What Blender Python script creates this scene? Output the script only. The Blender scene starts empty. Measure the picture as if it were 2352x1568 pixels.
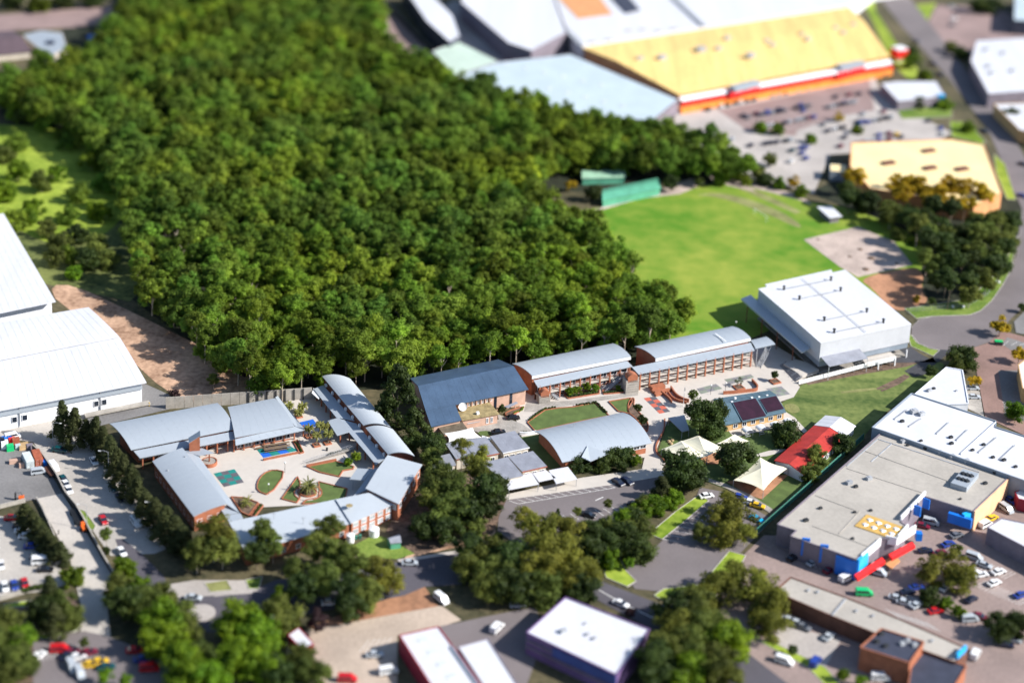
import bpy, bmesh, math, random
from mathutils import Vector, Matrix
random.seed(7)
scene = bpy.context.scene
COL = scene.collection
rad = math.radians

# ------------------------------------------------------------------ camera, sky, sun, exposure
CAM_H = 294.97
FPX, PITCH, ROLL, PCX, PCY = 4226.7, 0.29219, 0.0437, 1176.0, 36.85     # survey of the photograph (2352 px wide)
_fw = Vector((0, math.cos(PITCH), -math.sin(PITCH)))
_rt0 = Vector((1, 0, 0)); _up0 = Vector((0, math.sin(PITCH), math.cos(PITCH)))
_rt = _rt0 * math.cos(ROLL) + _up0 * math.sin(ROLL)
_up = _up0 * math.cos(ROLL) - _rt0 * math.sin(ROLL)
cam_data = bpy.data.cameras.new('camera')
cam = bpy.data.objects.new('camera', cam_data); COL.objects.link(cam)
M = Matrix((_rt, _up, -_fw)).transposed().to_4x4(); M.translation = (0, 0, CAM_H)
cam.matrix_world = M
cam_data.sensor_fit = 'HORIZONTAL'; cam_data.sensor_width = 36
cam_data.lens = 36 * FPX / 2352
cam_data.shift_y = -(784 - PCY) / 2352
cam_data.clip_start = 1; cam_data.clip_end = 9000
cam_data.dof.use_dof = True
cam_data.dof.focus_distance = 588
cam_data.dof.aperture_fstop = cam_data.lens / 1000 / 6.0
scene.camera = cam

SUN_AZ, SUN_EL = rad(-12), rad(35)          # direction towards the sun, azimuth from +X
world = bpy.data.worlds.new('World'); scene.world = world; world.use_nodes = True
wn = world.node_tree.nodes; wl = world.node_tree.links
sky = wn.new('ShaderNodeTexSky'); sky.sky_type = 'NISHITA'; sky.sun_disc = False
sky.sun_elevation = SUN_EL; sky.sun_rotation = rad(90) - SUN_AZ
sky.air_density = 1.0; sky.dust_density = 0.6; sky.ozone_density = 2.0
wl.new(sky.outputs[0], wn['Background'].inputs[0]); wn['Background'].inputs[1].default_value = 0.10
sd = bpy.data.lights.new('sun', 'SUN'); sd.energy = 5.0; sd.angle = rad(0.5); sd.color = (1, 0.965, 0.91)
so = bpy.data.objects.new('sun', sd); COL.objects.link(so)
sv = Vector((math.cos(SUN_AZ) * math.cos(SUN_EL), math.sin(SUN_AZ) * math.cos(SUN_EL), math.sin(SUN_EL)))
so.rotation_euler = sv.to_track_quat('Z', 'Y').to_euler()
so.location = (0, 500, 400)
vs = scene.view_settings
vs.view_transform = 'Standard'; vs.look = 'None'; vs.exposure = 0.70; vs.gamma = 1; vs.use_curve_mapping = False

# ------------------------------------------------------------------ survey helpers: a photo point at a known height -> metres
SC = 1568 / 2362; K9 = 900 / 2352
FR = {'A': (0, 1300), 'B': (800, 1200), 'C': (1400, 1100), 'D': (2100, 900), 'E': (2643, 900), 'F': (2100, 1300),
      'G': (2643, 1400), 'H': (1400, 1500), 'I': (0, 0), 'J': (1250, 0), 'K': (1950, 0), 'L': (2643, 0),
      'M': (0, 1762), 'N': (800, 1762), 'O': (1700, 1762), 'P': (2643, 1762), 'Q': (0, 700), 'S': (1950, 450),
      'T': (2643, 500), 'U': (900, 600)}
def px(fr, x, y):
    if fr == 'X': return x, y
    k = K9; o = FR.get(fr)
    if fr == '4': k, o = 300 / 2352, (2450, 1200)
    if fr == '6': k, o = 400 / 2323, (1600, 1380)
    if fr == '5': k, o = 300 / 2352, (600, 1700)
    if fr == '7': k, o = 450 / 2352, (0, 1450)
    return (o[0] + x * k) * SC, (o[1] + y * k) * SC
def g(fr, x, y, z=0.0):
    X, Y = px(fr, x, y)
    v = _fw + _rt * ((X - PCX) / FPX) - _up * ((Y - PCY) / FPX)
    t = (CAM_H - z) / -v.z
    return Vector((v.x * t, v.y * t, z))
def gp(fr, pts, z=0.0): return [g(fr, p[0], p[1], z) for p in pts]
def GX(pts, z=0.0): return [g(p[0], p[1], p[2], z) for p in pts]
def proj(p):
    v = Vector(p) - Vector((0, 0, CAM_H)); d = v.dot(_fw)
    return PCX + FPX * v.dot(_rt) / d, PCY - FPX * v.dot(_up) / d

# ------------------------------------------------------------------ materials
def mat(name, col, rough=0.7, var=0.12, scale=0.3, fine=3.0, metal=0.0, bump=0.0, hue=None, spec=0.4, rnd=0.0, streak=None, leaf=0.0):
    m = bpy.data.materials.new(name); m.use_nodes = True
    n = m.node_tree.nodes; l = m.node_tree.links; b = n['Principled BSDF']
    b.inputs['Roughness'].default_value = rough; b.inputs['Metallic'].default_value = metal
    b.inputs['Specular IOR Level'].default_value = spec
    tc = n.new('ShaderNodeTexCoord')
    n1 = n.new('ShaderNodeTexNoise'); n1.inputs['Scale'].default_value = scale; n1.inputs['Detail'].default_value = 5
    n2 = n.new('ShaderNodeTexNoise'); n2.inputs['Scale'].default_value = fine; n2.inputs['Detail'].default_value = 3
    src = tc.outputs['Object']
    if streak:
        mp = n.new('ShaderNodeMapping'); mp.inputs['Rotation'].default_value = (0, 0, streak[0])
        mp.inputs['Scale'].default_value = (streak[1], streak[2], 1); l.new(src, mp.inputs[0]); src = mp.outputs[0]
    l.new(src, n1.inputs['Vector']); l.new(tc.outputs['Object'], n2.inputs['Vector'])
    mx = n.new('ShaderNodeMath'); mx.operation = 'ADD'; l.new(n1.outputs[0], mx.inputs[0])
    m2 = n.new('ShaderNodeMath'); m2.operation = 'MULTIPLY_ADD'; l.new(n2.outputs[0], m2.inputs[0]); m2.inputs[1].default_value = 0.6
    m2.inputs[2].default_value = -0.3; l.new(m2.outputs[0], mx.inputs[1])
    cr = n.new('ShaderNodeValToRGB'); l.new(mx.outputs[0], cr.inputs[0])
    c = Vector(col); c2 = Vector(hue) if hue else c * (1 + 1.6 * var)
    lo = c * (1 - 1.6 * var)
    cr.color_ramp.elements[0].position = 0.3; cr.color_ramp.elements[0].color = (*lo, 1)
    cr.color_ramp.elements[1].position = 0.7; cr.color_ramp.elements[1].color = (*[min(1, q) for q in c2], 1)
    out = cr.outputs[0]
    if rnd:
        oi = n.new('ShaderNodeObjectInfo'); hs = n.new('ShaderNodeHueSaturation')
        mr = n.new('ShaderNodeMapRange'); mr.inputs[3].default_value = 1 - rnd; mr.inputs[4].default_value = 1 + rnd
        l.new(oi.outputs['Random'], mr.inputs[0]); l.new(mr.outputs[0], hs.inputs['Value'])
        ml = n.new('ShaderNodeMath'); ml.operation = 'MULTIPLY'; ml.inputs[1].default_value = 7.3; l.new(oi.outputs['Random'], ml.inputs[0])
        fc = n.new('ShaderNodeMath'); fc.operation = 'FRACT'; l.new(ml.outputs[0], fc.inputs[0])
        mh = n.new('ShaderNodeMapRange'); mh.inputs[3].default_value = 0.5 - rnd * 0.025; mh.inputs[4].default_value = 0.5 + rnd * 0.07
        l.new(fc.outputs[0], mh.inputs[0]); l.new(mh.outputs[0], hs.inputs['Hue'])
        l.new(out, hs.inputs['Color']); out = hs.outputs[0]
        if name == 'leaf_forest':     # stands of different species across the wood
            nz = n.new('ShaderNodeTexNoise'); nz.inputs['Scale'].default_value = 0.022; nz.inputs['Detail'].default_value = 3; l.new(oi.outputs['Location'], nz.inputs['Vector'])
            rp = n.new('ShaderNodeValToRGB'); l.new(nz.outputs[0], rp.inputs[0]); e = rp.color_ramp.elements
            e[0].position = 0.36; e[0].color = (0.80, 0.97, 1.15, 1); e[1].position = 0.64; e[1].color = (1.10, 1.14, 0.80, 1)
            mm = n.new('ShaderNodeMix'); mm.data_type = 'RGBA'; mm.blend_type = 'MULTIPLY'; mm.inputs[0].default_value = 1.0
            l.new(out, mm.inputs[6]); l.new(rp.outputs[0], mm.inputs[7]); out = mm.outputs[2]
    l.new(out, b.inputs['Base Color'])
    if leaf:
        tr = n.new('ShaderNodeBsdfTranslucent'); mxs = n.new('ShaderNodeMixShader'); mxs.inputs[0].default_value = leaf
        g2 = n.new('ShaderNodeHueSaturation'); g2.inputs['Value'].default_value = 1.5; g2.inputs['Hue'].default_value = 0.49; l.new(out, g2.inputs['Color']); l.new(g2.outputs[0], tr.inputs['Color'])
        l.new(b.outputs[0], mxs.inputs[1]); l.new(tr.outputs[0], mxs.inputs[2]); l.new(mxs.outputs[0], n['Material Output'].inputs['Surface'])
    if bump:
        bp = n.new('ShaderNodeBump'); bp.inputs['Strength'].default_value = bump; l.new(n2.outputs[0], bp.inputs['Height'])
        l.new(bp.outputs[0], b.inputs['Normal'])
    return m
U = rad(27.2)
Mt = {}
def dm(k, *a, **kw):
    if k.startswith('leaf_'): kw['leaf'] = 0.42
    Mt[k] = mat(k, *a, **kw)
dm('roof_grey', (0.31, 0.345, 0.385), 0.45, 0.022, 0.06, 1.0); dm('roof_blue', (0.345, 0.385, 0.43), 0.4, 0.022, 0.06, 1.0)
dm('roof_navy', (0.055, 0.092, 0.152), 0.5, 0.10, 0.2, 2); dm('roof_grey_lit', (0.43, 0.465, 0.50), 0.4, 0.02, 0.06, 1.0); dm('wall_gym', (0.50, 0.505, 0.53), 0.55, 0.03, 0.3, 2); dm('roof_white', (0.60, 0.60, 0.625), 0.5, 0.035, 0.25, 0.6, streak=(-U, 0.5, 0.03))  # the pale roof is roof grey with brighter sunlight put into its colour
dm('roof_dull', (0.24, 0.25, 0.29), 0.7, 0.09, 0.4, 3); dm('roof_tan', (0.30, 0.23, 0.11), 0.8, 0.22, 0.5, 3)
dm('roof_brown', (0.14, 0.11, 0.075), 0.8, 0.25, 0.5, 3); dm('roof_teal', (0.085, 0.14, 0.175), 0.5, 0.10, 0.3, 3)
dm('solar', (0.030, 0.008, 0.018), 0.5, 0.2, 0.4, 4); dm('roof_red', (0.42, 0.035, 0.025), 0.6, 0.10, 0.3, 3)
dm('roof_yellow', (0.80, 0.56, 0.20), 0.6, 0.10, 0.25, 0.4, streak=(-U, 1.0, 0.04)); dm('roof_yellow_pale', (0.84, 0.66, 0.34), 0.6, 0.05, 0.1, 1)
dm('roof_ice', (0.46, 0.54, 0.58), 0.5, 0.04, 0.1, 1); dm('roof_mint', (0.48, 0.58, 0.48), 0.5, 0.05, 0.1, 1)
dm('roof_mall', (0.39, 0.355, 0.31), 0.8, 0.07, 0.08, 1); dm('roof_slate', (0.04, 0.045, 0.07), 0.7, 0.1)
dm('roof_bungalow', (0.11, 0.075, 0.085), 0.8, 0.15); dm('roof_green', (0.10, 0.34, 0.22), 0.5, 0.1)
dm('brick', (0.34, 0.12, 0.062), 0.85, 0.12, 0.6, 6); dm('brick_dark', (0.20, 0.07, 0.04), 0.85, 0.15, 0.6, 6)
dm('brick_pink', (0.50, 0.32, 0.24), 0.85, 0.08, 0.5, 6); dm('brick_yellow', (0.48, 0.30, 0.13), 0.85, 0.1, 0.5, 6)
dm('brick_brown', (0.14, 0.06, 0.04), 0.85, 0.15, 0.5, 4); dm('wall_peach', (0.72, 0.44, 0.26), 0.8, 0.06); dm('lot_tan', (0.42, 0.335, 0.265), 0.9, 0.12, 0.05, 1); dm('roof_shed', (0.28, 0.46, 0.32), 0.6, 0.08); dm('wall_orange', (0.60, 0.28, 0.12), 0.8, 0.1)
dm('wall_cream', (0.52, 0.46, 0.38), 0.8, 0.08, 0.5, 5); dm('white', (0.78, 0.78, 0.79), 0.5, 0.04, 0.4, 3)
dm('wall_white', (0.74, 0.75, 0.78), 0.55, 0.05, 0.3, 2); dm('wall_steel', (0.23, 0.27, 0.32), 0.5, 0.08)
dm('wall_blue', (0.05, 0.08, 0.26), 0.6, 0.1); dm('wall_purple', (0.15, 0.09, 0.21), 0.6, 0.1); dm('wall_maroon', (0.26, 0.015, 0.035), 0.6, 0.1); dm('wall_mauve', (0.20, 0.17, 0.20), 0.7, 0.1)
dm('sign_blue', (0.01, 0.17, 0.65), 0.4, 0.05); dm('sign_red', (0.75, 0.02, 0.02), 0.4, 0.05); dm('sign_cyan', (0.02, 0.42, 0.85), 0.4, 0.05)
dm('glass', (0.015, 0.022, 0.035), 0.08, 0.1, spec=0.8); dm('glass_pale', (0.35, 0.37, 0.38), 0.2, 0.2)
dm('metal_dark', (0.03, 0.032, 0.035), 0.5, 0.1); dm('metal', (0.35, 0.36, 0.38), 0.4, 0.1); dm('tyre', (0.015, 0.015, 0.015), 0.8, 0.1)
dm('conc_pale', (0.50, 0.455, 0.405), 0.85, 0.035, 0.08, 0.5); dm('conc_grey', (0.31, 0.285, 0.255), 0.9, 0.16, 0.3, 2.5)
dm('conc_wall', (0.36, 0.33, 0.29), 0.9, 0.12, 0.4, 3); dm('kerb', (0.45, 0.42, 0.38), 0.9, 0.1)
dm('apron', (0.41, 0.375, 0.335), 0.9, 0.10, 0.07, 1.5); dm('ramp', (0.45, 0.41, 0.365), 0.9, 0.08, 0.07, 1.5)
dm('asphalt_yard', (0.18, 0.172, 0.168), 0.9, 0.13, 0.06, 1.5); dm('asphalt', (0.165, 0.142, 0.142), 0.9, 0.08, 0.05, 2)
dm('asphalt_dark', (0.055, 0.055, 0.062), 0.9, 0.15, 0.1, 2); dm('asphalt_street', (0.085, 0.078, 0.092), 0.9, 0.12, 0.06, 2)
dm('brick_pave', (0.24, 0.15, 0.125), 0.9, 0.12, 0.08, 2); dm('pave_pink', (0.27, 0.19, 0.175), 0.9, 0.12, 0.06, 1)
dm('pave_mall', (0.26, 0.195, 0.175), 0.9, 0.12, 0.05, 1); dm('pave_light', (0.40, 0.36, 0.33), 0.9, 0.1, 0.05, 1)
dm('paint', (0.70, 0.69, 0.66), 0.8, 0.12, 2, 8)
dm('grass', (0.085, 0.155, 0.025), 0.95, 0.28, 0.06, 0.5, hue=(0.17, 0.205, 0.055), streak=(rad(25), .5, 2.0)); dm('scrub', (0.06, 0.10, 0.02), 0.95, 0.35, 0.08, 0.6, hue=(0.17, 0.19, 0.05)); dm('wall_flame', (0.80, 0.26, 0.04), 0.7, 0.1); dm('grass_dry', (0.21, 0.215, 0.075), 0.95, 0.2, 0.15, 1.5)
dm('oval', (0.10, 0.26, 0.004), 0.95, 0.15, 0.02, 0.12, hue=(0.25, 0.30, 0.035), streak=(rad(35), 1.0, 0.6)); dm('lime', (0.22, 0.36, 0.01), 0.95, 0.3, 0.03, 0.3, hue=(0.34, 0.42, 0.05))
dm('turf', (0.085, 0.125, 0.032), 0.95, 0.14, 0.3, 4); dm('verge', (0.11, 0.24, 0.015), 0.95, 0.3, 0.08, 1.0, hue=(0.22, 0.28, 0.05))
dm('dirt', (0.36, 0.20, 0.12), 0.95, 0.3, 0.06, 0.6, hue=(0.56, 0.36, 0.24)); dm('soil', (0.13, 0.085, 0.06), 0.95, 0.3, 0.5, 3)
dm('clay', (0.36, 0.18, 0.10), 0.95, 0.2, 0.08, 0.6); dm('gravel', (0.44, 0.35, 0.30), 0.95, 0.14, 0.12, 1)
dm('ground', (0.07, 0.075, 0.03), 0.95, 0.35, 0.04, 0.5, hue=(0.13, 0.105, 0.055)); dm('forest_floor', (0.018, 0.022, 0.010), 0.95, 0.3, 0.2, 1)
dm('tile_teal', (0.01, 0.19, 0.165), 0.8, 0.08); dm('tile_charcoal', (0.10, 0.095, 0.11), 0.8, 0.12); dm('tile_red', (0.50, 0.12, 0.075), 0.8, 0.08)
dm('tile_blue', (0.01, 0.11, 0.50), 0.8, 0.1); dm('tile_sage', (0.21, 0.235, 0.19), 0.8, 0.12); dm('tile_grey', (0.20, 0.195, 0.20), 0.8, 0.15)
dm('wood', (0.20, 0.145, 0.10), 0.8, 0.2); dm('bark', (0.22, 0.17, 0.12), 0.9, 0.3, 1, 5); dm('bark_pale', (0.46, 0.38, 0.30), 0.9, 0.25, 1, 5)
dm('sail', (0.72, 0.68, 0.52), 0.8, 0.03); dm('sail_white', (0.78, 0.76, 0.72), 0.8, 0.03); dm('boulder', (0.40, 0.29, 0.16), 0.9, 0.2, 1, 4)
dm('fence_green', (0.05, 0.20, 0.15), 0.6, 0.1); dm('wire', (0.30, 0.33, 0.30), 0.6, 0.1); dm('rust', (0.33, 0.09, 0.045), 0.8, 0.2, 0.8, 5)
dm('box_white', (0.55, 0.60, 0.60), 0.7, 0.1, 1, 5); dm('orange', (0.75, 0.14, 0.02), 0.5, 0.05); dm('timber_pale', (0.45, 0.30, 0.15), 0.8, 0.2)
dm('gold_roof', (0.55, 0.34, 0.09), 0.7, 0.08); dm('lamp', (0.80, 0.80, 0.78), 0.3, 0.02); dm('skylight', (0.55, 0.58, 0.62), 0.3, 0.1)
# leaves
dm('leaf_gum', (0.105, 0.140, 0.030), 0.7, 0.28, 0.8, 6, rnd=0.30, spec=0.2, hue=(0.185, 0.215, 0.042)); dm('leaf_olive', (0.155, 0.165, 0.028), 0.7, 0.28, 0.8, 6, rnd=0.25, spec=0.2, hue=(0.26, 0.26, 0.04))
dm('leaf_forest', (0.135, 0.195, 0.026), 0.7, 0.32, 0.5, 5, rnd=0.45, spec=0.15, hue=(0.245, 0.305, 0.036))
dm('leaf_dark', (0.036, 0.066, 0.015), 0.6, 0.3, 0.8, 6, rnd=0.28, spec=0.25, hue=(0.075, 0.105, 0.02))
dm('leaf_oak', (0.068, 0.085, 0.028), 0.8, 0.3, 0.8, 6, rnd=0.2, spec=0.2, hue=(0.095, 0.105, 0.038))
dm('leaf_bright', (0.085, 0.17, 0.010), 0.6, 0.25, 0.8, 6, rnd=0.30, spec=0.2, hue=(0.18, 0.26, 0.012))
dm('leaf_yellow', (0.34, 0.25, 0.015), 0.7, 0.3, 0.8, 5, rnd=0.15, spec=0.2, hue=(0.52, 0.36, 0.02))
dm('leaf_grey', (0.13, 0.15, 0.095), 0.8, 0.2, 0.8, 6, rnd=0.1, spec=0.2); dm('leaf_mauve', (0.045, 0.02, 0.022), 0.7, 0.3, 0.8, 5, rnd=0.1)
dm('leaf_palm', (0.14, 0.165, 0.03), 0.55, 0.25, 1.5, 6, rnd=0.15, spec=0.4, hue=(0.30, 0.29, 0.07))
def paint_mat(k, c):
    Mt[k] = mat(k, c, 0.28, 0.02, 0.5, 2, spec=0.5)
for k, c in dict(car_white=(0.75, 0.75, 0.75), car_silver=(0.40, 0.43, 0.46), car_red=(0.45, 0.01, 0.015), car_blue=(0.02, 0.05, 0.28),
                 car_navy=(0.012, 0.016, 0.04), car_black=(0.012, 0.012, 0.015), car_teal=(0.005, 0.06, 0.07), car_yellow=(0.7, 0.42, 0.01),
                 car_grey=(0.13, 0.14, 0.16), car_green=(0.01, 0.45, 0.14), car_cyan=(0.0, 0.35, 0.6), car_maroon=(0.16, 0.01, 0.03)).items(): paint_mat(k, c)

# ------------------------------------------------------------------ mesh helpers
class MB:
    def __init__(s): s.v = []; s.f = []; s.m = []
    def add(s, vs, fs, mi=0):
        o = len(s.v); s.v += [Vector(q) for q in vs]
        s.f += [tuple(i + o for i in f) for f in fs]; s.m += [mi] * len(fs); return s
    def prism(s, poly, z0, z1, mi=0, flat=False):
        n = len(poly); a = [Vector((p[0], p[1], z0 if not isinstance(z0, (list, tuple)) else z0[i])) for i, p in enumerate(poly)]
        b = [Vector((p[0], p[1], z1 if not isinstance(z1, (list, tuple)) else z1[i])) for i, p in enumerate(poly)]
        fs = [tuple(range(n - 1, -1, -1)), tuple(range(n, 2 * n))] + [(i, (i + 1) % n, n + (i + 1) % n, n + i) for i in range(n)]
        return s.add(a + b, fs, mi)
    def box(s, c, sx, sy, sz, yaw=0.0, mi=0, taper=1.0):
        """c = centre of the bottom face"""
        cs, sn = math.cos(yaw), math.sin(yaw); vs = []
        for z, t in ((0, 1), (sz, taper)):
            for x, y in ((-1, -1), (1, -1), (1, 1), (-1, 1)):
                X, Y = x * sx / 2 * t, y * sy / 2 * t
                vs.append((c[0] + X * cs - Y * sn, c[1] + X * sn + Y * cs, c[2] + z))
        return s.add(vs, [(3, 2, 1, 0), (4, 5, 6, 7), (0, 1, 5, 4), (1, 2, 6, 5), (2, 3, 7, 6), (3, 0, 4, 7)], mi)
    def beam(s, a, b, w, h, mi=0):
        """box from a to b (points on its bottom centre line)"""
        a, b = Vector(a), Vector(b); d = b - a; n = Vector((-d.y, d.x, 0))
        n = n.normalized() * w / 2 if n.length > 1e-6 else Vector((w / 2, 0, 0)); up = Vector((0, 0, h))
        vs = [a - n, a + n, b + n, b - n]; vs += [q + up for q in vs]
        return s.add(vs, [(3, 2, 1, 0), (4, 5, 6, 7), (0, 1, 5, 4), (1, 2, 6, 5), (2, 3, 7, 6), (3, 0, 4, 7)], mi)
    def tube(s, pts, rs, n=6, mi=0):
        pts = [Vector(p) for p in pts]; vs = []
        for i, p in enumerate(pts):
            d = (pts[min(i + 1, len(pts) - 1)] - pts[max(i - 1, 0)]).normalized()
            x = d.orthogonal().normalized() if abs(d.z) < 0.9 else Vector((1, 0, 0)); x = (x - d * x.dot(d)).normalized(); y = d.cross(x)
            r = rs[i] if isinstance(rs, (list, tuple)) else rs
            vs += [p + (x * math.cos(2 * math.pi * k / n) + y * math.sin(2 * math.pi * k / n)) * r for k in range(n)]
        fs = [(i * n + k, i * n + (k + 1) % n, (i + 1) * n + (k + 1) % n, (i + 1) * n + k) for i in range(len(pts) - 1) for k in range(n)]
        fs += [tuple(range(n - 1, -1, -1)), tuple(range((len(pts) - 1) * n, len(pts) * n))]
        return s.add(vs, fs, mi)
    def cyl(s, c, r, h, n=16, r2=None, mi=0):
        return s.tube([c, Vector(c) + Vector((0, 0, h))], [r, r if r2 is None else r2], n, mi)
    def ball(s, c, r, seg=8, rings=5, sz=1.0, mi=0):
        vs = [Vector((c[0], c[1], c[2] - r * sz))]
        for i in range(1, rings):
            a = -math.pi / 2 + math.pi * i / rings
            vs += [Vector((c[0] + r * math.cos(a) * math.cos(2 * math.pi * k / seg), c[1] + r * math.cos(a) * math.sin(2 * math.pi * k / seg), c[2] + r * sz * math.sin(a))) for k in range(seg)]
        vs.append(Vector((c[0], c[1], c[2] + r * sz))); fs = []
        for k in range(seg):
            fs.append((0, 1 + (k + 1) % seg, 1 + k)); L = 1 + (rings - 2) * seg; fs.append((L + k, L + (k + 1) % seg, len(vs) - 1))
            for i in range(rings - 2): fs.append((1 + i * seg + k, 1 + i * seg + (k + 1) % seg, 1 + (i + 1) * seg + (k + 1) % seg, 1 + (i + 1) * seg + k))
        return s.add(vs, fs, mi)
    def sheet(s, A, B, thick, mi=0):
        """closed slab between two 3D polylines A and B (same count), thickness downwards"""
        n = len(A); dn = Vector((0, 0, -thick)); vs = [Vector(p) for p in A] + [Vector(p) for p in B]
        vs += [q + dn for q in vs]; fs = []
        for i in range(n - 1):
            fs += [(i, i + 1, n + i + 1, n + i), (2 * n + i + 1, 2 * n + i, 3 * n + i, 3 * n + i + 1),
                   (i + 1, i, 2 * n + i, 2 * n + i + 1), (n + i, n + i + 1, 3 * n + i + 1, 3 * n + i)]
        fs += [(0, n, 3 * n, 2 * n), (2 * n - 1, n - 1, 3 * n - 1, 4 * n - 1)]
        return s.add(vs, fs, mi)
    def mesh(s, name, mats, off=Vector((0, 0, 0)), fix=True):
        me = bpy.data.meshes.new(name); me.from_pydata([tuple(q - off) for q in s.v], [], s.f)
        for m in (mats if isinstance(mats, (list, tuple)) else [mats]): me.materials.append(Mt[m] if isinstance(m, str) else m)
        me.polygons.foreach_set('material_index', s.m)
        if fix:
            bm = bmesh.new(); bm.from_mesh(me); bmesh.ops.recalc_face_normals(bm, faces=bm.faces); bm.to_mesh(me); bm.free()
        me.update(); return me
def link(name, me, parent=None, loc=(0, 0, 0)):
    o = bpy.data.objects.new(name, me); COL.objects.link(o)
    if parent: o.parent = parent
    o.location = loc; return o
def thing(name, label, cat, loc=(0, 0, 0), rz=0.0, group=None):
    o = bpy.data.objects.new(name, None); COL.objects.link(o); o.location = loc; o.rotation_euler = (0, 0, rz); o.empty_display_size = 0.5
    o['label'] = label; o['category'] = cat
    if group: o['group'] = group
    return o
def part(t, name, mb, m, fix=True, label=None, own=None):
    """mb is in world metres; the mesh is stored relative to its thing"""
    root = t
    while root.parent: root = root.parent
    o = link(name, mb.mesh(name, m, Vector(root.location), fix), t)
    if label: o['label'] = label
    return o
def solo(name, mb, m, label, cat, group=None, loc=None):
    loc = Vector(loc) if loc is not None else sum(mb.v, Vector()) / len(mb.v)
    if True: loc = Vector((loc.x, loc.y, min(q.z for q in mb.v)))
    o = link(name, mb.mesh(name, m, loc), None, loc); o['label'] = label; o['category'] = cat
    if group: o['group'] = group
    return o
def dup(root, loc, rz=0.0, scale=1.0, label=None, group=None, mats=None):
    r = root.copy(); COL.objects.link(r); r.location = loc; r.rotation_euler = (0, 0, rz)
    r.scale = (scale,) * 3 if not isinstance(scale, tuple) else scale
    if label: r['label'] = label
    if group: r['group'] = group
    for ch in root.children:
        c = ch.copy(); COL.objects.link(c); c.parent = r
        for q in ch.children:
            d = q.copy(); COL.objects.link(d); d.parent = c
    return r
def struct(name, mb, m, lay=None):
    o = link(name, mb.mesh(name, m)); o['kind'] = 'structure'; return o
AC = {}
def area(name, pts, m, lay, thick=None):
    """a ground sheet; each layer lies 2 cm above the one below"""
    k_ = AC.get(lay, 0); AC[lay] = k_ + 1
    z = 0.022 * lay + 0.0027 * (k_ % 8); mb = MB(); n = len(pts)
    mb.add([(p[0], p[1], z) for p in pts], [tuple(range(n))])
    me = mb.mesh(name, m, fix=False)
    if me.polygons[0].normal.z < 0: me.flip_normals()
    o = link(name, me); o['kind'] = 'structure'
    if name == 'verge' and lay >= 5: kerb('kerb', list(pts) + [pts[0]], 0.18, z + 0.1)
    return o
def smooth_poly(pts, n=3):
    for _ in range(n):
        out = []
        for i in range(len(pts)):
            a, b = pts[i], pts[(i + 1) % len(pts)]; out += [a * 0.75 + b * 0.25, a * 0.25 + b * 0.75]
        pts = out
    return pts
def kerb(name, pts, w=0.25, h=0.13, m='kerb'):
    mb = MB()
    for a, b in zip(pts, pts[1:]): mb.beam((a[0], a[1], 0), (b[0], b[1], 0), w, h)
    return struct(name, mb, m)
def lerp(a, b, t): return a + (b - a) * t

# ------------------------------------------------------------------ building generator
def quad(f0, f1, b1, b0):
    return [Vector(q) for q in (f0, f1, b1, b0)]
def roofed(t, q, prof, roofm, wallm, ov=(0.5, 0.5), z0=0.0, thick=0.22, n=1, roofname='roof', wallname='wall', walls=True, wallz=None):
    """q = plan corners f0,f1,b1,b0; prof = [(t,z)...] from front (0) to back (1)"""
    f0, f1, b1, b0 = [Vector((p[0], p[1], 0)) for p in q]
    A = [lerp(f0, b0, a) + Vector((0, 0, z)) for a, z in prof]; B = [lerp(f1, b1, a) + Vector((0, 0, z)) for a, z in prof]
    r = part(t, roofname, MB().sheet(A, B, thick), roofm)
    nr = int((B[0] - A[0]).length / 2.6); rb = MB()
    if 2 < nr < 120:
        for i in range(1, nr):
            s_ = i / nr
            for k in range(len(A) - 1): rb.beam(lerp(A[k], B[k], s_), lerp(A[k + 1], B[k + 1], s_), 0.08, 0.015 if 'white' not in roofm else 0.04)
        part(r, 'roof_ribs', rb, roofm)
    if walls:
        wd = ((f1 - f0).length + (b1 - b0).length) / 2; dp = ((b0 - f0).length + (b1 - f1).length) / 2
        u0 = ov[0] / wd; v0 = ov[1] / dp
        def P(u, v): return lerp(lerp(f0, f1, u), lerp(b0, b1, u), v)
        def zz(v):
            for (a, za), (b, zb) in zip(prof, prof[1:]):
                if a <= v <= b: return za + (zb - za) * (v - a) / (b - a) - thick - 0.02
            return prof[-1][1]
        vsn = [v0] + [a for a, z in prof if v0 < a < 1 - v0] + [1 - v0]
        L = [P(u0, v) for v in vsn]; R = [P(1 - u0, v) for v in vsn]; k = len(vsn)
        vs = [Vector((p.x, p.y, z0)) for p in L + R] + [Vector((p.x, p.y, zz(v))) for p, v in zip(L + R, vsn + vsn)]
        fs = [tuple(range(k)) + tuple(range(2 * k - 1, k - 1, -1))]
        for i in range(k - 1):
            fs += [(i, i + 1, 2 * k + i + 1, 2 * k + i), (k + i + 1, k + i, 3 * k + i, 3 * k + i + 1), (2 * k + i, 2 * k + i + 1, 3 * k + i + 1, 3 * k + i)]
        fs += [(0, k, 3 * k, 2 * k), (2 * k - 1, k - 1, 3 * k - 1, 4 * k - 1)]
        part(t, wallname, MB().add(vs, fs), wallm)
        return P(u0, v0), P(1 - u0, v0), P(1 - u0, 1 - v0), P(u0, 1 - v0)
def arch(z0, z1, bulge, n=10, skew=1.0):
    return [(i / n, z0 + (z1 - z0) * i / n + 4 * bulge * (i / n) * (1 - i / n)) for i in range(n + 1)]
def cen(q):
    c = sum([Vector((p[0], p[1], 0)) for p in q], Vector()) / len(q); return Vector((c.x, c.y, 0))
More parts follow.
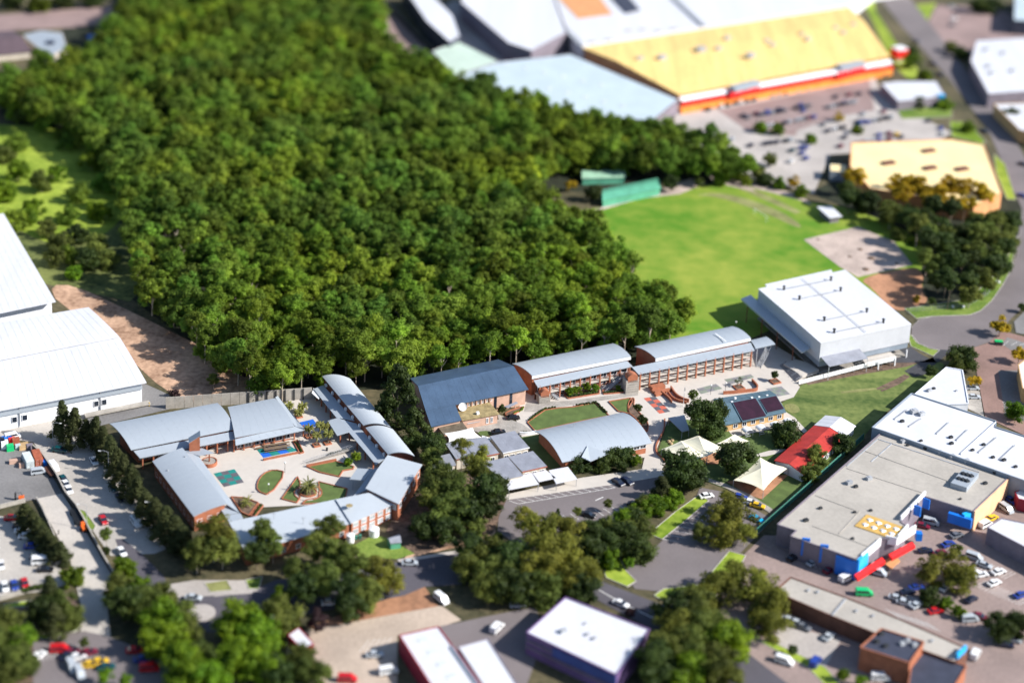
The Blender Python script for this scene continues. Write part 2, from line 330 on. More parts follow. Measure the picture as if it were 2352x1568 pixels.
def windows(t, a, b, z0, z1, n, w, frame='white', pane='glass', out=0.06, start=0.5):
    """n windows along the wall line a->b (plan), outward = right-hand side of a->b; each window > pane"""
    a = Vector((a[0], a[1], 0)); b = Vector((b[0], b[1], 0)); d = (b - a); L = d.length; d.normalize(); nr = Vector((d.y, -d.x, 0))
    yaw = math.atan2(d.y, d.x)
    for i in range(n):
        c = a + d * (L * (i + start) / n) + nr * out; h = z1 - z0; fr = MB()
        for sx in (-1, 1): fr.box(c + d * sx * (w / 2 - 0.06) + Vector((0, 0, z0)), 0.12, 0.14, h, yaw)
        fr.box(c + Vector((0, 0, z0 - 0.1)), w + 0.1, 0.2, 0.1, yaw); fr.box(c + Vector((0, 0, z1)), w + 0.1, 0.14, 0.1, yaw)
        fr.box(c + Vector((0, 0, z0)), 0.08, 0.12, h, yaw)
        o = part(t, 'window', fr, frame)
        part(o, 'pane', MB().box(c + Vector((0, 0, z0)) - nr * 0.02, w - 0.24, 0.05, h, yaw), pane)
def columns(t, pts, h, w=0.38, m='brick', name='column'):
    for p in pts: part(t, name, MB().box((p[0], p[1], p[2] if len(p) > 2 else 0), w, w, h, U), m)
def poly_building(t, pts, z, wallm, roofm, par=0.5, z0=0.0):
    c = cen(pts); part(t, 'wall', MB().prism(pts, z0, z), wallm)
    ins = [lerp(Vector((p[0], p[1], 0)), c, 0.012) for p in pts]
    part(t, 'roof', MB().prism(ins, z, z + 0.12), roofm)
    if par:
        mb = MB()
        for i in range(len(pts)): 
            a, b = pts[i], pts[(i + 1) % len(pts)]
            mb.beam((a[0], a[1], z), (b[0], b[1], z), 0.35, par)
        part(t, 'parapet', mb, wallm)

# ------------------------------------------------------------------ ground
big = MB().add([(-4000, -800, 0), (4000, -800, 0), (4000, 6000, 0), (-4000, 6000, 0)], [(0, 1, 2, 3)])
struct('ground', big, 'ground')
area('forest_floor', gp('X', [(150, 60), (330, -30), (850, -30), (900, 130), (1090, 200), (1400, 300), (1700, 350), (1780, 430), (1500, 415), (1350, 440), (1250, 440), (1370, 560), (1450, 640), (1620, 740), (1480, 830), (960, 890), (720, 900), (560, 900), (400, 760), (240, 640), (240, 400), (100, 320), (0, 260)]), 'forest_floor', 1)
area('playing_field', smooth_poly(gp('X', [(1200, 500), (1370, 480), (1500, 448), (1640, 420), (1740, 425), (1850, 465), (1980, 480), (2120, 540), (2170, 640), (2000, 700), (1850, 720), (1700, 790), (1560, 830), (1450, 800), (1350, 650)]), 2), 'oval', 2)
area('cricket_strip', gp('S', [(1540, 510), (1660, 500), (2150, 740), (2100, 760)]), 'grass_dry', 3)
area('path', gp('S', [(1330, 420), (1600, 450), (1740, 560), (1560, 520), (1340, 470)]), 'gravel', 3)
area('path', gp('S', [(1700, 480), (2150, 590), (2250, 680), (2150, 640), (1700, 520)]), 'gravel', 3)
area('path', gp('S', [(280, 720), (500, 640), (800, 560), (1150, 440), (1300, 480), (1050, 580), (700, 620), (330, 730)]), 'gravel', 3)
court = area('gravel_court', gp('T', [(360, 860), (850, 745), (1180, 880), (1345, 1090), (850, 1200), (690, 1110)]), 'gravel', 4)
area('bare_ground', smooth_poly(gp('T', [(850, 1210), (1340, 1100), (1450, 1160), (1420, 1330), (1500, 1420), (1320, 1500), (1150, 1500), (980, 1300)]), 2), 'clay', 4)
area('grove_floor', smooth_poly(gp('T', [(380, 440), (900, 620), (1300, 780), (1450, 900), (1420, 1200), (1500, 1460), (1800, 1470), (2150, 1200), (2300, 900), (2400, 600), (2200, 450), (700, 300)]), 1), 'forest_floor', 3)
# left side: grass slopes and bank
area('grass_slope', smooth_poly(gp('X', [(-200, 290), (140, 285), (240, 350), (330, 420), (270, 520), (200, 560), (90, 560), (-20, 480), (-200, 400)]), 2), 'lime', 2)
area('dirt_bank', smooth_poly(gp('X', [(115, 655), (170, 655), (300, 715), (450, 790), (600, 865), (560, 925), (440, 935), (330, 860), (260, 770), (130, 695)]), 1), 'dirt', 3)
area('scrub_slope', smooth_poly(gp('X', [(-200, 400), (240, 480), (330, 560), (330, 700), (200, 670), (110, 655), (-200, 560)]), 1), 'scrub', 1)
area('service_lane', gp('X', [(330, 880), (385, 905), (430, 930), (200, 985), (60, 985)]), 'asphalt_yard', 4)
# yards at the left
area('street_apron', GX([('A', -300, 430), ('A', 140, 440), ('A', 500, 400), ('A', 1000, 640), ('A', 1260, 1150), ('A', 1500, 1568), ('M', 1400, 400), ('M', 1000, 420), ('A', 620, 1090), ('A', 300, 600), ('A', -300, 520)]), 'apron', 4)
area('freight_yard', GX([('A', -400, 560), ('A', 290, 640), ('A', 390, 760), ('A', 565, 1065), ('A', 330, 1115), ('A', 0, 1180), ('A', -400, 1260)]), 'asphalt_yard', 5)
area('ramp', GX([('A', 330, 1112), ('A', 565, 1065), ('M', 1020, 600), ('M', 960, 800), ('M', 1000, 1150), ('M', 1150, 1568), ('M', 700, 1568), ('M', 740, 900), ('M', 640, 480), ('M', 470, 150)]), 'ramp', 6)
area('car_park', GX([('M', -500, 0), ('M', 150, 80), ('M', 520, 520), ('M', 700, 640), ('M', 420, 740), ('M', 0, 780), ('M', -500, 850)]), 'apron', 5)
area('verge', GX([('M', 680, -20), ('M', 770, 20), ('M', 865, 150), ('M', 850, 190), ('M', 800, 180)]), 'verge', 7)
area('verge', GX([('M', 40, 860), ('M', 290, 820), ('M', 260, 880), ('M', 40, 890)]), 'lime', 7)
area('verge', GX([('M', 280, 1150), ('M', 600, 1110), ('M', 740, 1040), ('M', 690, 1100), ('M', 400, 1180)]), 'verge', 8)
area('garden_soil', GX([('M', 0, 900), ('M', 700, 780), ('M', 740, 1040), ('M', 400, 1180), ('M', 300, 1190), ('M', 330, 1568), ('M', -400, 1568), ('M', -400, 900)]), 'soil', 6)
area('car_park', GX([('M', 300, 1200), ('M', 760, 1100), ('M', 980, 1150), ('M', 1500, 1350), ('M', 1700, 1620), ('M', 300, 1620)]), 'asphalt', 7)
# street along the bottom
road = GX([('M', 1040, 270), ('M', 1110, 265), ('M', 1300, 420), ('M', 1480, 600), ('M', 1570, 790), ('M', 2250, 745), ('N', 400, 640), ('N', 1520, 475), ('N', 2000, 400), ('H', 900, 1040), ('O', 600, 520), ('O', 970, 640), ('O', 1540, 860), ('P', 0, 1300), ('P', 600, 1640), ('P', -200, 1640), ('O', 1370, 1040), ('O', 920, 800), ('O', 300, 640), ('N', 1750, 700), ('N', 1560, 780), ('N', 600, 960), ('M', 1900, 1110), ('M', 1650, 1080), ('M', 1450, 900), ('M', 1200, 600), ('M', 1100, 430)])
area('road', road, 'asphalt_street', 4)
isl = g('M', 1820, 938); ring = [isl + Vector((math.cos(a), math.sin(a), 0)) * 3.8 for a in [i * math.pi / 12 for i in range(24)]]
o = struct('roundabout_island', MB().prism(ring, 0.05, 0.28), 'pave_light')
area('footpath', GX([('M', 1400, 700), ('M', 1750, 640), ('M', 2300, 640), ('M', 2290, 760), ('M', 1580, 800)]), 'pave_light', 5)
area('footpath', GX([('N', -200, 700), ('N', 200, 640), ('N', 240, 740), ('N', -150, 790)]), 'pave_light', 5)
area('verge', GX([('M', 1850, 670), ('M', 2050, 640), ('M', 2100, 730), ('M', 1900, 750)]), 'grass_dry', 6)
area('verge', GX([('N', 130, 640), ('N', 280, 610), ('N', 250, 720), ('N', 160, 720)]), 'verge', 6)
area('lawn', GX([('N', 1100, 330), ('N', 1290, 230), ('N', 1420, 260), ('N', 1660, 400), ('N', 1500, 450), ('N', 1150, 430)]), 'verge', 5)
area('footpath', GX([('N', 1500, 455), ('N', 2050, 370), ('H', 820, 1010), ('H', 820, 1040), ('N', 2050, 400), ('N', 1520, 480)]), 'pave_light', 6)
area('dirt_lot', GX([('N', 700, 1050), ('N', 1200, 880), ('N', 1750, 700), ('N', 1880, 880), ('N', 1400, 980), ('N', 800, 1130)]), 'clay', 3)
area('concrete_lot', GX([('N', 500, 1130), ('N', 1400, 960), ('N', 1900, 870), ('N', 2080, 1000), ('N', 1900, 1060), ('N', 1500, 1140), ('N', 1500, 1640), ('N', 500, 1640)]), 'lot_tan', 4)
area('forecourt', GX([('N', 1880, 1060), ('N', 2350, 960), ('O', 400, 880), ('O', 480, 1150), ('O', 300, 1640), ('O', -200, 1640)]), 'asphalt', 5)
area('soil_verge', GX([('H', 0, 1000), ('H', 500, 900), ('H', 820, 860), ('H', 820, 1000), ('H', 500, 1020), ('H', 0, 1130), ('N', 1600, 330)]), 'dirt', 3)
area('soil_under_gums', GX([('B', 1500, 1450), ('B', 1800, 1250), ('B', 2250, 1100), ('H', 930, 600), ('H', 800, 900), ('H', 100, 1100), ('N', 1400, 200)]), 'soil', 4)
# car park of the school
area('footpath', GX([('H', 880, 560), ('H', 1600, 400), ('H', 2300, 300), ('H', 2380, 380), ('H', 1900, 460), ('H', 930, 600)]), 'conc_pale', 6)
area('car_park', GX([('H', 920, 600), ('H', 1900, 455), ('H', 2340, 390), ('H', 2330, 560), ('H', 2050, 780), ('H', 1300, 900), ('H', 1000, 1000), ('H', 840, 880), ('H', 850, 760)]), 'asphalt', 5)
area('car_park', GX([('O', 1400, 420), ('O', 1560, 270), ('O', 1800, 40), ('F', 840, 1010), ('F', 1050, 1050), ('F', 1330, 1200), ('F', 1500, 1300), ('O', 2150, 500), ('O', 1720, 760), ('O', 1300, 720), ('O', 1180, 560)]), 'asphalt', 5)
area('verge', GX([('F', 380, 1430), ('F', 620, 1230), ('F', 830, 1080), ('F', 920, 1130), ('F', 700, 1320), ('F', 500, 1480)]), 'lime', 7)
area('verge', GX([('O', 1020, 560), ('O', 1150, 420), ('O', 1220, 560), ('O', 1310, 650), ('O', 1230, 700), ('O', 1040, 620)]), 'lime', 7)
area('verge', GX([('O', 1470, 780), ('O', 1560, 720), ('O', 1900, 680), ('O', 2150, 380), ('O', 2300, 420), ('O', 2150, 700), ('O', 1800, 900), ('O', 1600, 850)]), 'lime', 7)
area('service_yard', GX([('G', -400, 1568), ('G', 0, 1180), ('G', 600, 1200), ('G', 2000, 900), ('G', 2600, 700), ('P', 2700, 1640), ('P', 300, 1640), ('P', -400, 1100), ('O', 2100, 700)]), 'pave_mall', 4)
area('shop_forecourt', GX([('P', 150, 1050), ('P', 700, 1170), ('P', 560, 1420), ('P', 200, 1290), ('P', 80, 1180)]), 'pave_light', 6)
area('verge', GX([('P', -50, 1190), ('P', 60, 1190), ('P', 560, 1430), ('P', 700, 1600), ('P', 560, 1600), ('P', 400, 1430)]), 'lime', 6)
# east: cul-de-sac, brick paving
culd = GX([('E', 1335, 610), ('E', 1400, 545), ('E', 1520, 510), ('E', 1720, 505), ('E', 1860, 498), ('E', 1960, 460), ('E', 2060, 370), ('E', 2150, 240), ('E', 2230, 100), ('T', 2290, 1000), ('T', 2310, 820), ('T', 2340, 600), ('X', 2330, 440), ('X', 2270, 300), ('X', 2170, 170), ('X', 2070, 60), ('X', 2000, -30), ('X', 2070, -30), ('X', 2140, 60), ('X', 2240, 190), ('X', 2330, 320), ('X', 2400, 440), ('X', 2420, 600), ('E', 2460, 250), ('E', 2352, 420), ('E', 2235, 530), ('E', 2160, 620), ('E', 2160, 700), ('E', 1900, 790), ('E', 1780, 822), ('E', 1600, 818), ('E', 1500, 800), ('E', 1380, 745), ('E', 1335, 680)])
area('road', culd, 'asphalt', 6)
kerb('kerb', GX([('E', 1335, 610), ('E', 1400, 545), ('E', 1520, 510), ('E', 1720, 505), ('E', 1860, 498), ('E', 1960, 460), ('E', 2060, 370), ('E', 2150, 240), ('E', 2230, 100), ('T', 2290, 1000), ('T', 2310, 820), ('T', 2340, 600)]))
kerb('kerb', GX([('E', 1780, 822), ('E', 1600, 818), ('E', 1500, 800), ('E', 1380, 745), ('E', 1335, 680)]))
area('verge', GX([('E', 1270, 440), ('T', 1850, 1400), ('T', 2150, 1130), ('T', 2260, 900), ('T', 2300, 820), ('E', 2230, 100), ('E', 2150, 240), ('E', 2060, 370), ('E', 1960, 460), ('E', 1860, 498), ('E', 1520, 510), ('E', 1380, 530)]), 'verge', 5)
area('verge', GX([('E', 1300, 680), ('E', 1340, 680), ('E', 1400, 760), ('E', 1590, 815), ('E', 1530, 870), ('E', 1330, 780)]), 'verge', 5)
area('brick_paving', GX([('E', 1880, 800), ('E', 2030, 750), ('E', 2150, 640), ('E', 2600, 760), ('E', 2600, 1700), ('E', 2000, 1420), ('E', 1940, 1100)]), 'brick_pave', 7)
area('parking_bays', GX([('E', 2150, 760), ('E', 2200, 700), ('E', 2360, 750), ('E', 2360, 800), ('E', 2230, 815)]), 'asphalt_yard', 8)
area('parking_bays', GX([('E', 1790, 1110), ('E', 1950, 1190), ('E', 1990, 1415), ('E', 1850, 1350)]), 'conc_grey', 8)
area('parking_bays', GX([('E', 2120, 1000), ('E', 2460, 1000), ('E', 2460, 1500), ('E', 2180, 1400)]), 'asphalt_yard', 8)
area('car_park', GX([('E', 2260, 560), ('E', 2352, 470), ('E', 2500, 420), ('E', 2500, 700), ('E', 2280, 660)]), 'asphalt_yard', 8)
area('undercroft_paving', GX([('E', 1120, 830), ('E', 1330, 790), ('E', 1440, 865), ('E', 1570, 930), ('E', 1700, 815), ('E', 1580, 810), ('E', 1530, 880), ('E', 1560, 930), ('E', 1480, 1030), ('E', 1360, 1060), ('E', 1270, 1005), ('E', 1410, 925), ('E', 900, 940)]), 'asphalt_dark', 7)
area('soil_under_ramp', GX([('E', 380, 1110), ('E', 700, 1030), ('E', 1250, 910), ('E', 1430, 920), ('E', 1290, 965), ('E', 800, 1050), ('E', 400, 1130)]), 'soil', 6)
area('lawn', smooth_poly(GX([('E', 320, 1135), ('E', 400, 1115), ('E', 820, 1040), ('E', 1300, 960), ('E', 1430, 925), ('E', 1600, 920), ('E', 1640, 960), ('E', 1480, 1120), ('E', 1150, 1330), ('F', 2352, 500), ('F', 2300, 620), ('F', 2000, 850), ('F', 1950, 900), ('F', 1900, 700), ('F', 1790, 500), ('F', 1620, 340), ('F', 1560, 260), ('F', 1640, 210), ('F', 1745, 120)]), 1), 'grass', 5)
for a_, b_ in (((1020, 1170), (1285, 1040)), ((1060, 1185), (1310, 1050)), ((700, 1200), (1020, 1165))):
    a_, b_ = g('E', *a_), g('E', *b_); m_ = lerp(a_, b_, .5) + Vector((1.2, .5, 0)); w_ = Vector((-.2, .55, 0))
    area('worn_track', [a_ - w_, m_ - w_ * 1.6, b_ - w_, b_ + w_, m_ + w_ * 1.6, a_ + w_], 'grass_dry' if a_.x < 120 else 'soil', 8)
area('worn_patch', smooth_poly(gp('F', [(1600, 260), (1700, 250), (1760, 320), (1680, 350), (1610, 310)]), 2), 'grass_dry', 8)
area('worn_edge', smooth_poly(gp('S', [(1150, 590), (1450, 560), (1900, 700), (2150, 850), (2140, 900), (1850, 760), (1400, 600)]), 2), 'grass_dry', 3)
# school paving
area('courtyard_paving', GX([('C', 1100, 640), ('D', 200, 1000), ('D', 1500, 760), ('D', 1700, 880), ('E', 300, 1115), ('E', 325, 1150), ('E', 270, 1240), ('E', 150, 1280), ('F', 1620, 330), ('F', 1700, 380), ('F', 1810, 500), ('F', 1780, 520), ('F', 1650, 400), ('F', 1200, 450), ('F', 560, 380), ('F', 440, 690), ('F', 530, 790), ('F', 480, 870), ('F', 310, 870), ('F', 340, 740), ('C', 1700, 1330), ('C', 1500, 1000), ('C', 1060, 1080), ('C', 1000, 900)]), 'conc_pale', 6)
area('courtyard_paving', GX([('A', 1950, 640), ('B', 700, 380), ('B', 900, 560), ('B', 1400, 1050), ('B', 1250, 1330), ('B', 900, 1420), ('M', 2000, 0), ('A', 1700, 750)]), 'conc_pale', 6)
area('driveway', GX([('C', 480, 1000), ('C', 850, 920), ('C', 840, 870), ('C', 960, 920), ('C', 1060, 960), ('C', 1190, 1045), ('C', 1060, 1060), ('C', 950, 1040), ('C', 720, 1060), ('C', 620, 1020)]), 'conc_grey', 8)
area('old_paving', GX([('C', 1100, 770), ('C', 1250, 760), ('C', 1500, 750), ('C', 2110, 670), ('C', 2110, 700), ('C', 1500, 790), ('C', 1180, 850), ('C', 1080, 850)]), 'conc_grey', 8)
area('lawn', GX([('C', 1050, 1080), ('C', 1250, 1050), ('C', 1420, 1340), ('C', 1330, 1370), ('C', 1150, 1200)]), 'turf', 7)
area('lawn', smooth_poly(gp('C', [(650, 1030), (760, 1020), (800, 1050), (700, 1080)]), 1), 'turf', 9)
area('lawn', GX([('F', 540, 440), ('F', 700, 380), ('F', 1100, 480), ('F', 1700, 440), ('F', 1600, 660), ('F', 1500, 800), ('F', 2000, 850), ('F', 1700, 1080), ('F', 1480, 1220), ('F', 1300, 1100), ('F', 850, 940), ('F', 700, 900), ('F', 460, 690)]), 'turf', 5)
area('play_surface', GX([('F', 830, 760), ('F', 960, 690), ('F', 1060, 730), ('F', 1000, 800), ('F', 870, 800)]), 'clay', 8)
area('play_surface', GX([('F', 1080, 960), ('F', 1420, 900), ('F', 1570, 900), ('F', 1640, 900), ('F', 1400, 1120), ('F', 1280, 1080)]), 'clay', 8)
area('path', smooth_poly(GX([('F', 1320, 720), ('F', 1500, 670), ('F', 1640, 660), ('F', 1560, 700), ('F', 1400, 740)]), 1), 'conc_pale', 8)
area('path', GX([('F', 860, 910), ('F', 1080, 980), ('F', 1300, 1080), ('F', 1500, 1210), ('F', 1470, 1240), ('F', 1280, 1120), ('F', 1060, 1010), ('F', 860, 940)]), 'conc_grey', 8)
area('terrace', GX([('F', 1080, 480), ('F', 1620, 370), ('F', 1700, 440), ('F', 1400, 500), ('F', 1150, 560)]), 'conc_pale', 8)
# far car parks
area('car_park', GX([('K', 1000, 1000), ('L', 1000, 700), ('L', 1100, 900), ('L', 1700, 1200), ('L', 1500, 1330), ('L', 600, 1400), ('T', 450, 450), ('S', 1300, 300), ('K', 1000, 1150)]), 'pave_light', 2)
area('car_park', GX([('K', 1400, 1000), ('L', 950, 720), ('L', 1000, 1000), ('L', 700, 1050), ('L', 300, 1180), ('K', 2100, 1230), ('K', 1650, 1180)]), 'pave_pink', 3)
area('car_park', GX([('L', 1560, 50), ('L', 2100, 60), ('L', 2500, 300), ('L', 2100, 600), ('L', 1850, 520), ('L', 1450, 280)]), 'pave_pink', 3)
area('verge', GX([('L', 1250, 60), ('L', 1560, 30), ('L', 1450, 250), ('L', 1330, 180)]), 'lime', 3)
area('verge', GX([('L', 890, 0), ('L', 990, 0), ('L', 1010, 100), ('L', 1200, 400), ('L', 1400, 640), ('L', 1350, 760), ('L', 1180, 600), ('L', 1080, 400)]), 'lime', 3)
area('verge', GX([('L', 1170, 940), ('L', 1500, 950), ('L', 1700, 950), ('L', 1700, 1060), ('L', 1250, 1080)]), 'verge', 5)
area('verge', GX([('L', 1680, 1100), ('L', 1850, 1110), ('L', 2000, 1280), ('L', 1980, 1310), ('L', 1700, 1240)]), 'lime', 7)
area('verge', GX([('T', 2080, 90), ('T', 2180, 180), ('T', 2280, 500), ('T', 2200, 500), ('T', 2100, 260)]), 'lime', 7)
area('road', GX([('J', -100, -60), ('J', 100, -60), ('J', 700, 560), ('J', 420, 520)]), 'pave_pink', 3)
area('road', GX([('I', -300, 160), ('I', 600, 90), ('I', 1100, 40), ('I', 1050, 190), ('I', 700, 250), ('I', -300, 300)]), 'pave_pink', 3)
area('loading_yard', GX([('J', 600, 150), ('J', 850, 0), ('J', 1550, 400), ('J', 1900, 480), ('J', 1250, 560), ('J', 850, 380)]), 'pave_light', 3)

# painted bay lines
mb = MB()
a, b = g('H', 1030, 636), g('H', 1905, 490)
mb.beam(a + Vector((0, 0, .12)), b + Vector((0, 0, .12)), 0.14, 0.01)
for i in range(13):
    t = i / 12; p = lerp(a, b, t); q = p + (g('H', 1020, 588) - g('H', 1110, 618)) * 1.05
    mb.beam((p.x, p.y, .12), (q.x, q.y, .12), 0.13, 0.01)
for i in range(9):
    p = g('H', 1420 + i * 75, 735 - i * 12); q = g('H', 1500 + i * 75, 790 - i * 12); mb.beam((p.x, p.y, .12), (q.x, q.y, .12), 0.13, 0.01)
for i in range(7):
    p = g('O', 1560 + i * 50, 270 - i * 38); q = p + Vector((4.6, -1.2, 0)); mb.beam((p.x, p.y, .12), (q.x, q.y, .12), 0.13, 0.01)
p = g('H', 1725, 605); q = g('H', 1795, 575); mb.beam((p.x, p.y, .12), (q.x, q.y, .12), 0.3, 0.01)
struct('bay_lines', mb, 'paint')
mb = MB()
for i in range(7):
    p = g('E', 1800 + 0 * i, 1130 + i * 32, .17); q = g('E', 1955 + i * 5, 1195 + i * 33, .17); mb.beam(p, q, 0.12, 0.01)
for i in range(12):
    p = g('E', 2125 + i * 4, 1020 + i * 33, .17); q = p + Vector((6, 0.4, 0)); mb.beam(p, q, 0.12, 0.01)
for i in range(3):
    p = g('E', 2225 + i * 62, 815 - i * 10, .17); q = g('E', 2160 + i * 75, 772 - i * 3, .17); mb.beam(q, g('E', 2215 + i * 75, 728 + i * 12, .17), 0.12, 0.01)
for i in range(10):
    p = g('M', -150 + i * 0, 60 + i * 70, .11); q = p + Vector((4.8, 0, 0)); mb.beam(p, q, 0.12, 0.01)
struct('bay_lines', mb, 'paint')
mb = MB(); pts = GX([('O', 970, 725), ('O', 1150, 830), ('O', 1480, 990), ('O', 1700, 1120)])
for a, b in zip(pts, pts[1:]): mb.beam((a.x, a.y, .1), (b.x, b.y, .1), 0.25, 0.01)
struct('centre_line', mb, 'paint')
def bays(fr, a, b, n, dx, dy, z=0.14):
    a, b = g(fr, *a), g(fr, *b); mb = MB()
    for i in range(n): p = lerp(a, b, i / n); mb.beam((p.x, p.y, z), (p.x + dx, p.y + dy, z), .12, .01)
    struct('bay_lines', mb, 'paint')
bays('P', (1900, 700), (2330, 880), 14, 4, 3); bays('P', (1100, 900), (1500, 1030), 12, 3, -4); bays('P', (1250, 760), (1450, 830), 8, 3, -4); bays('P', (300, 420), (760, 560), 12, 2.5, -4.5); bays('P', (1900, 520), (2200, 640), 10, 4, 3)
bays('K', (1450, 1130), (2250, 980), 24, 2.5, -4.5, .12); bays('K', (1700, 1200), (2300, 1080), 18, 2.5, -4.5, .12); bays('M', (380, 1280), (800, 1210), 9, -1.5, -5, .3); bays('M', (-100, 760), (300, 680), 9, -2, 4.5, .2); bays('N', (1250, 1180), (1500, 1150), 5, -2, -5)

def tiled(name, label, fr, c4, nu, nv, m1, m2, z=0.16, cat='paving'):
    p = gp(fr, c4, 0); t = thing(name, label, cat, cen(p))
    for i in range(nu):
        for j in range(nv):
            def Q(u, v): return lerp(lerp(p[0], p[1], u), lerp(p[3], p[2], u), v)
            e = 0.004
            mb = MB().prism([Q((i + e) / nu, (j + e) / nv), Q((i + 1 - e) / nu, (j + e) / nv), Q((i + 1 - e) / nu, (j + 1 - e) / nv), Q((i + e) / nu, (j + 1 - e) / nv)], 0.10, z)
            part(t, 'tile', mb, m1 if (i + j) % 2 == 0 else m2)
    return t
tiled('checkered_paving', 'teal and charcoal checkered square painted on the west courtyard', 'A', [(1930, 885), (2120, 845), (2207, 965), (2025, 1007)], 3, 4, 'tile_teal', 'tile_charcoal')
tiled('checkered_paving', 'red and charcoal checkered strip beside the curved hall roof', 'F', [(330, 205), (435, 188), (572, 325), (475, 345)], 2, 5, 'tile_red', 'tile_charcoal')
tiled('court', 'green and blue court with picnic benches in the west courtyard', 'B', [(225, 925), (480, 868), (605, 940), (290, 1005)], 4, 2, 'tile_teal', 'tile_blue')
tiled('court', 'small blue court behind the cabbage palms', 'B', [(615, 685), (740, 655), (790, 720), (650, 740)], 2, 2, 'tile_blue', 'tile_blue')
tiled('court', 'sage and grey court beside the long arcade', '4', [(435, 890), (1150, 750), (1250, 830), (590, 1030)], 4, 2, 'tile_sage', 'tile_grey')
tiled('court', 'sage and grey court behind the flagpole', 'D', [(810, 1165), (985, 1120), (1045, 1165), (850, 1212)], 3, 2, 'tile_grey', 'tile_sage')
tiled('court', 'sage and grey court at the edge of the big lawn', '4', [(1560, 1145), (1985, 1075), (2230, 1290), (1890, 1350)], 3, 3, 'tile_grey', 'tile_sage')

# lawns with brick edging in the courtyards
def raised_lawn(label, fr, pts, m='turf', sm=1, h=0.35, gap=None):
    p = gp(fr, pts, 0); p = smooth_poly(p, sm) if sm else p
    t = thing('garden_bed', label, 'garden bed', cen(p))
    part(t, 'lawn' if m == 'turf' else 'soil', MB().prism(p, 0.05, 0.28), m)
    mb = MB()
    for i in range(len(p)):
        a, b = p[i], p[(i + 1) % len(p)]; mb.beam((a.x, a.y, 0.05), (b.x, b.y, 0.05), 0.28, h + .12)
    part(t, 'edging', mb, 'brick'); return t
raised_lawn('leaf-shaped lawn with brick edging and two globe lamps', 'B', [(385, 1115), (500, 1140), (345, 1350), (235, 1310), (235, 1230), (290, 1150)], sm=1)
raised_lawn('lawn with brick edging beside the concrete ramp', 'B', [(690, 1090), (940, 1040), (1110, 1090), (1100, 1110), (1010, 1125), (975, 1180), (800, 1140)], sm=0)
raised_lawn('small lawn with brick edging left of the palm circle', 'B', [(455, 1380), (600, 1180), (625, 1240), (600, 1320), (625, 1370), (590, 1415)], sm=0)
raised_lawn('shaded lawn with brick edging right of the palm circle', 'B', [(790, 1225), (1050, 1290), (1030, 1370), (900, 1420), (640, 1425), (680, 1390), (790, 1370), (800, 1300)], sm=0)
raised_lawn('triangular bark bed with a spiky palm by the south wing', 'B', [(0, 1362), (120, 1370), (245, 1415), (160, 1530), (90, 1500)], 'soil', sm=0)
raised_lawn('narrow hedge bed with brick edging below the bark bed', 'B', [(255, 1425), (290, 1440), (215, 1540), (175, 1535)], 'soil', sm=0)
raised_lawn('wide lawn with brick edging in front of the navy-roofed hall', 'C', [(1110, 950), (1270, 840), (1385, 822), (1520, 812), (1720, 775), (1850, 890), (1600, 940), (1180, 1030)], sm=0)
raised_lawn('small lawn with brick edging beside the checkered strip', 'C', [(1845, 762), (2040, 730), (2060, 760), (2020, 830), (2030, 870), (1930, 850)], sm=0)
raised_lawn('curved bark bed with young trees by the checkered strip', 'F', [(225, 205), (250, 215), (240, 280), (330, 380), (378, 440), (365, 520), (330, 480), (250, 380), (190, 340), (192, 250)], 'soil', sm=1)
raised_lawn('bark bed with brick kerb by the pink brick hall', 'C', [(910, 860), (1085, 800), (1060, 840), (960, 890), (915, 890)], 'soil', sm=1)
raised_lawn('raised planter with hedge beside the long arcade steps', 'C', [(1440, 700), (1760, 650), (1760, 690), (1480, 735)], 'soil', sm=0)
raised_lawn('green planter next to the banded stair tower', 'C', [(1790, 660), (1995, 640), (1990, 680), (1800, 695)], 'soil', sm=0)
raised_lawn('narrow planter along the picnic court', 'B', [(560, 860), (600, 850), (655, 960), (620, 970)], 'soil', sm=0)
# circular palm planter
c = g('B', 695, 1325); t = thing('palm_planter', 'round brick planter ring around the large date palm', 'planter', c)
def ringwall(c, r, w, z0, h, a0=0, a1=2 * math.pi, n=28):
    mb = MB(); A = [c + Vector((math.cos(a0 + (a1 - a0) * i / n), math.sin(a0 + (a1 - a0) * i / n), 0)) * (r + w) for i in range(n + 1)]
    B = [c + Vector((math.cos(a0 + (a1 - a0) * i / n), math.sin(a0 + (a1 - a0) * i / n), 0)) * r for i in range(n + 1)]
    up = Vector((0, 0, z0 + h)); return mb.sheet([p + up for p in A], [p + up for p in B], h)
part(t, 'inner_wall', ringwall(c, 2.3, 0.35, 0.05, 0.7), 'brick'); part(t, 'soil', MB().cyl(c + Vector((0, 0, 0.05)), 2.25, 0.5, 24), 'soil')
part(t, 'outer_wall', ringwall(c, 3.9, 0.3, 0.05, 0.45, rad(-60), rad(60)), 'brick')
part(t, 'outer_wall', ringwall(c, 3.9, 0.3, 0.05, 0.45, rad(120), rad(240)), 'brick')
part(t, 'paving', MB().cyl(c + Vector((0, 0, 0.05)), 4.2, 0.26, 32), 'conc_pale')

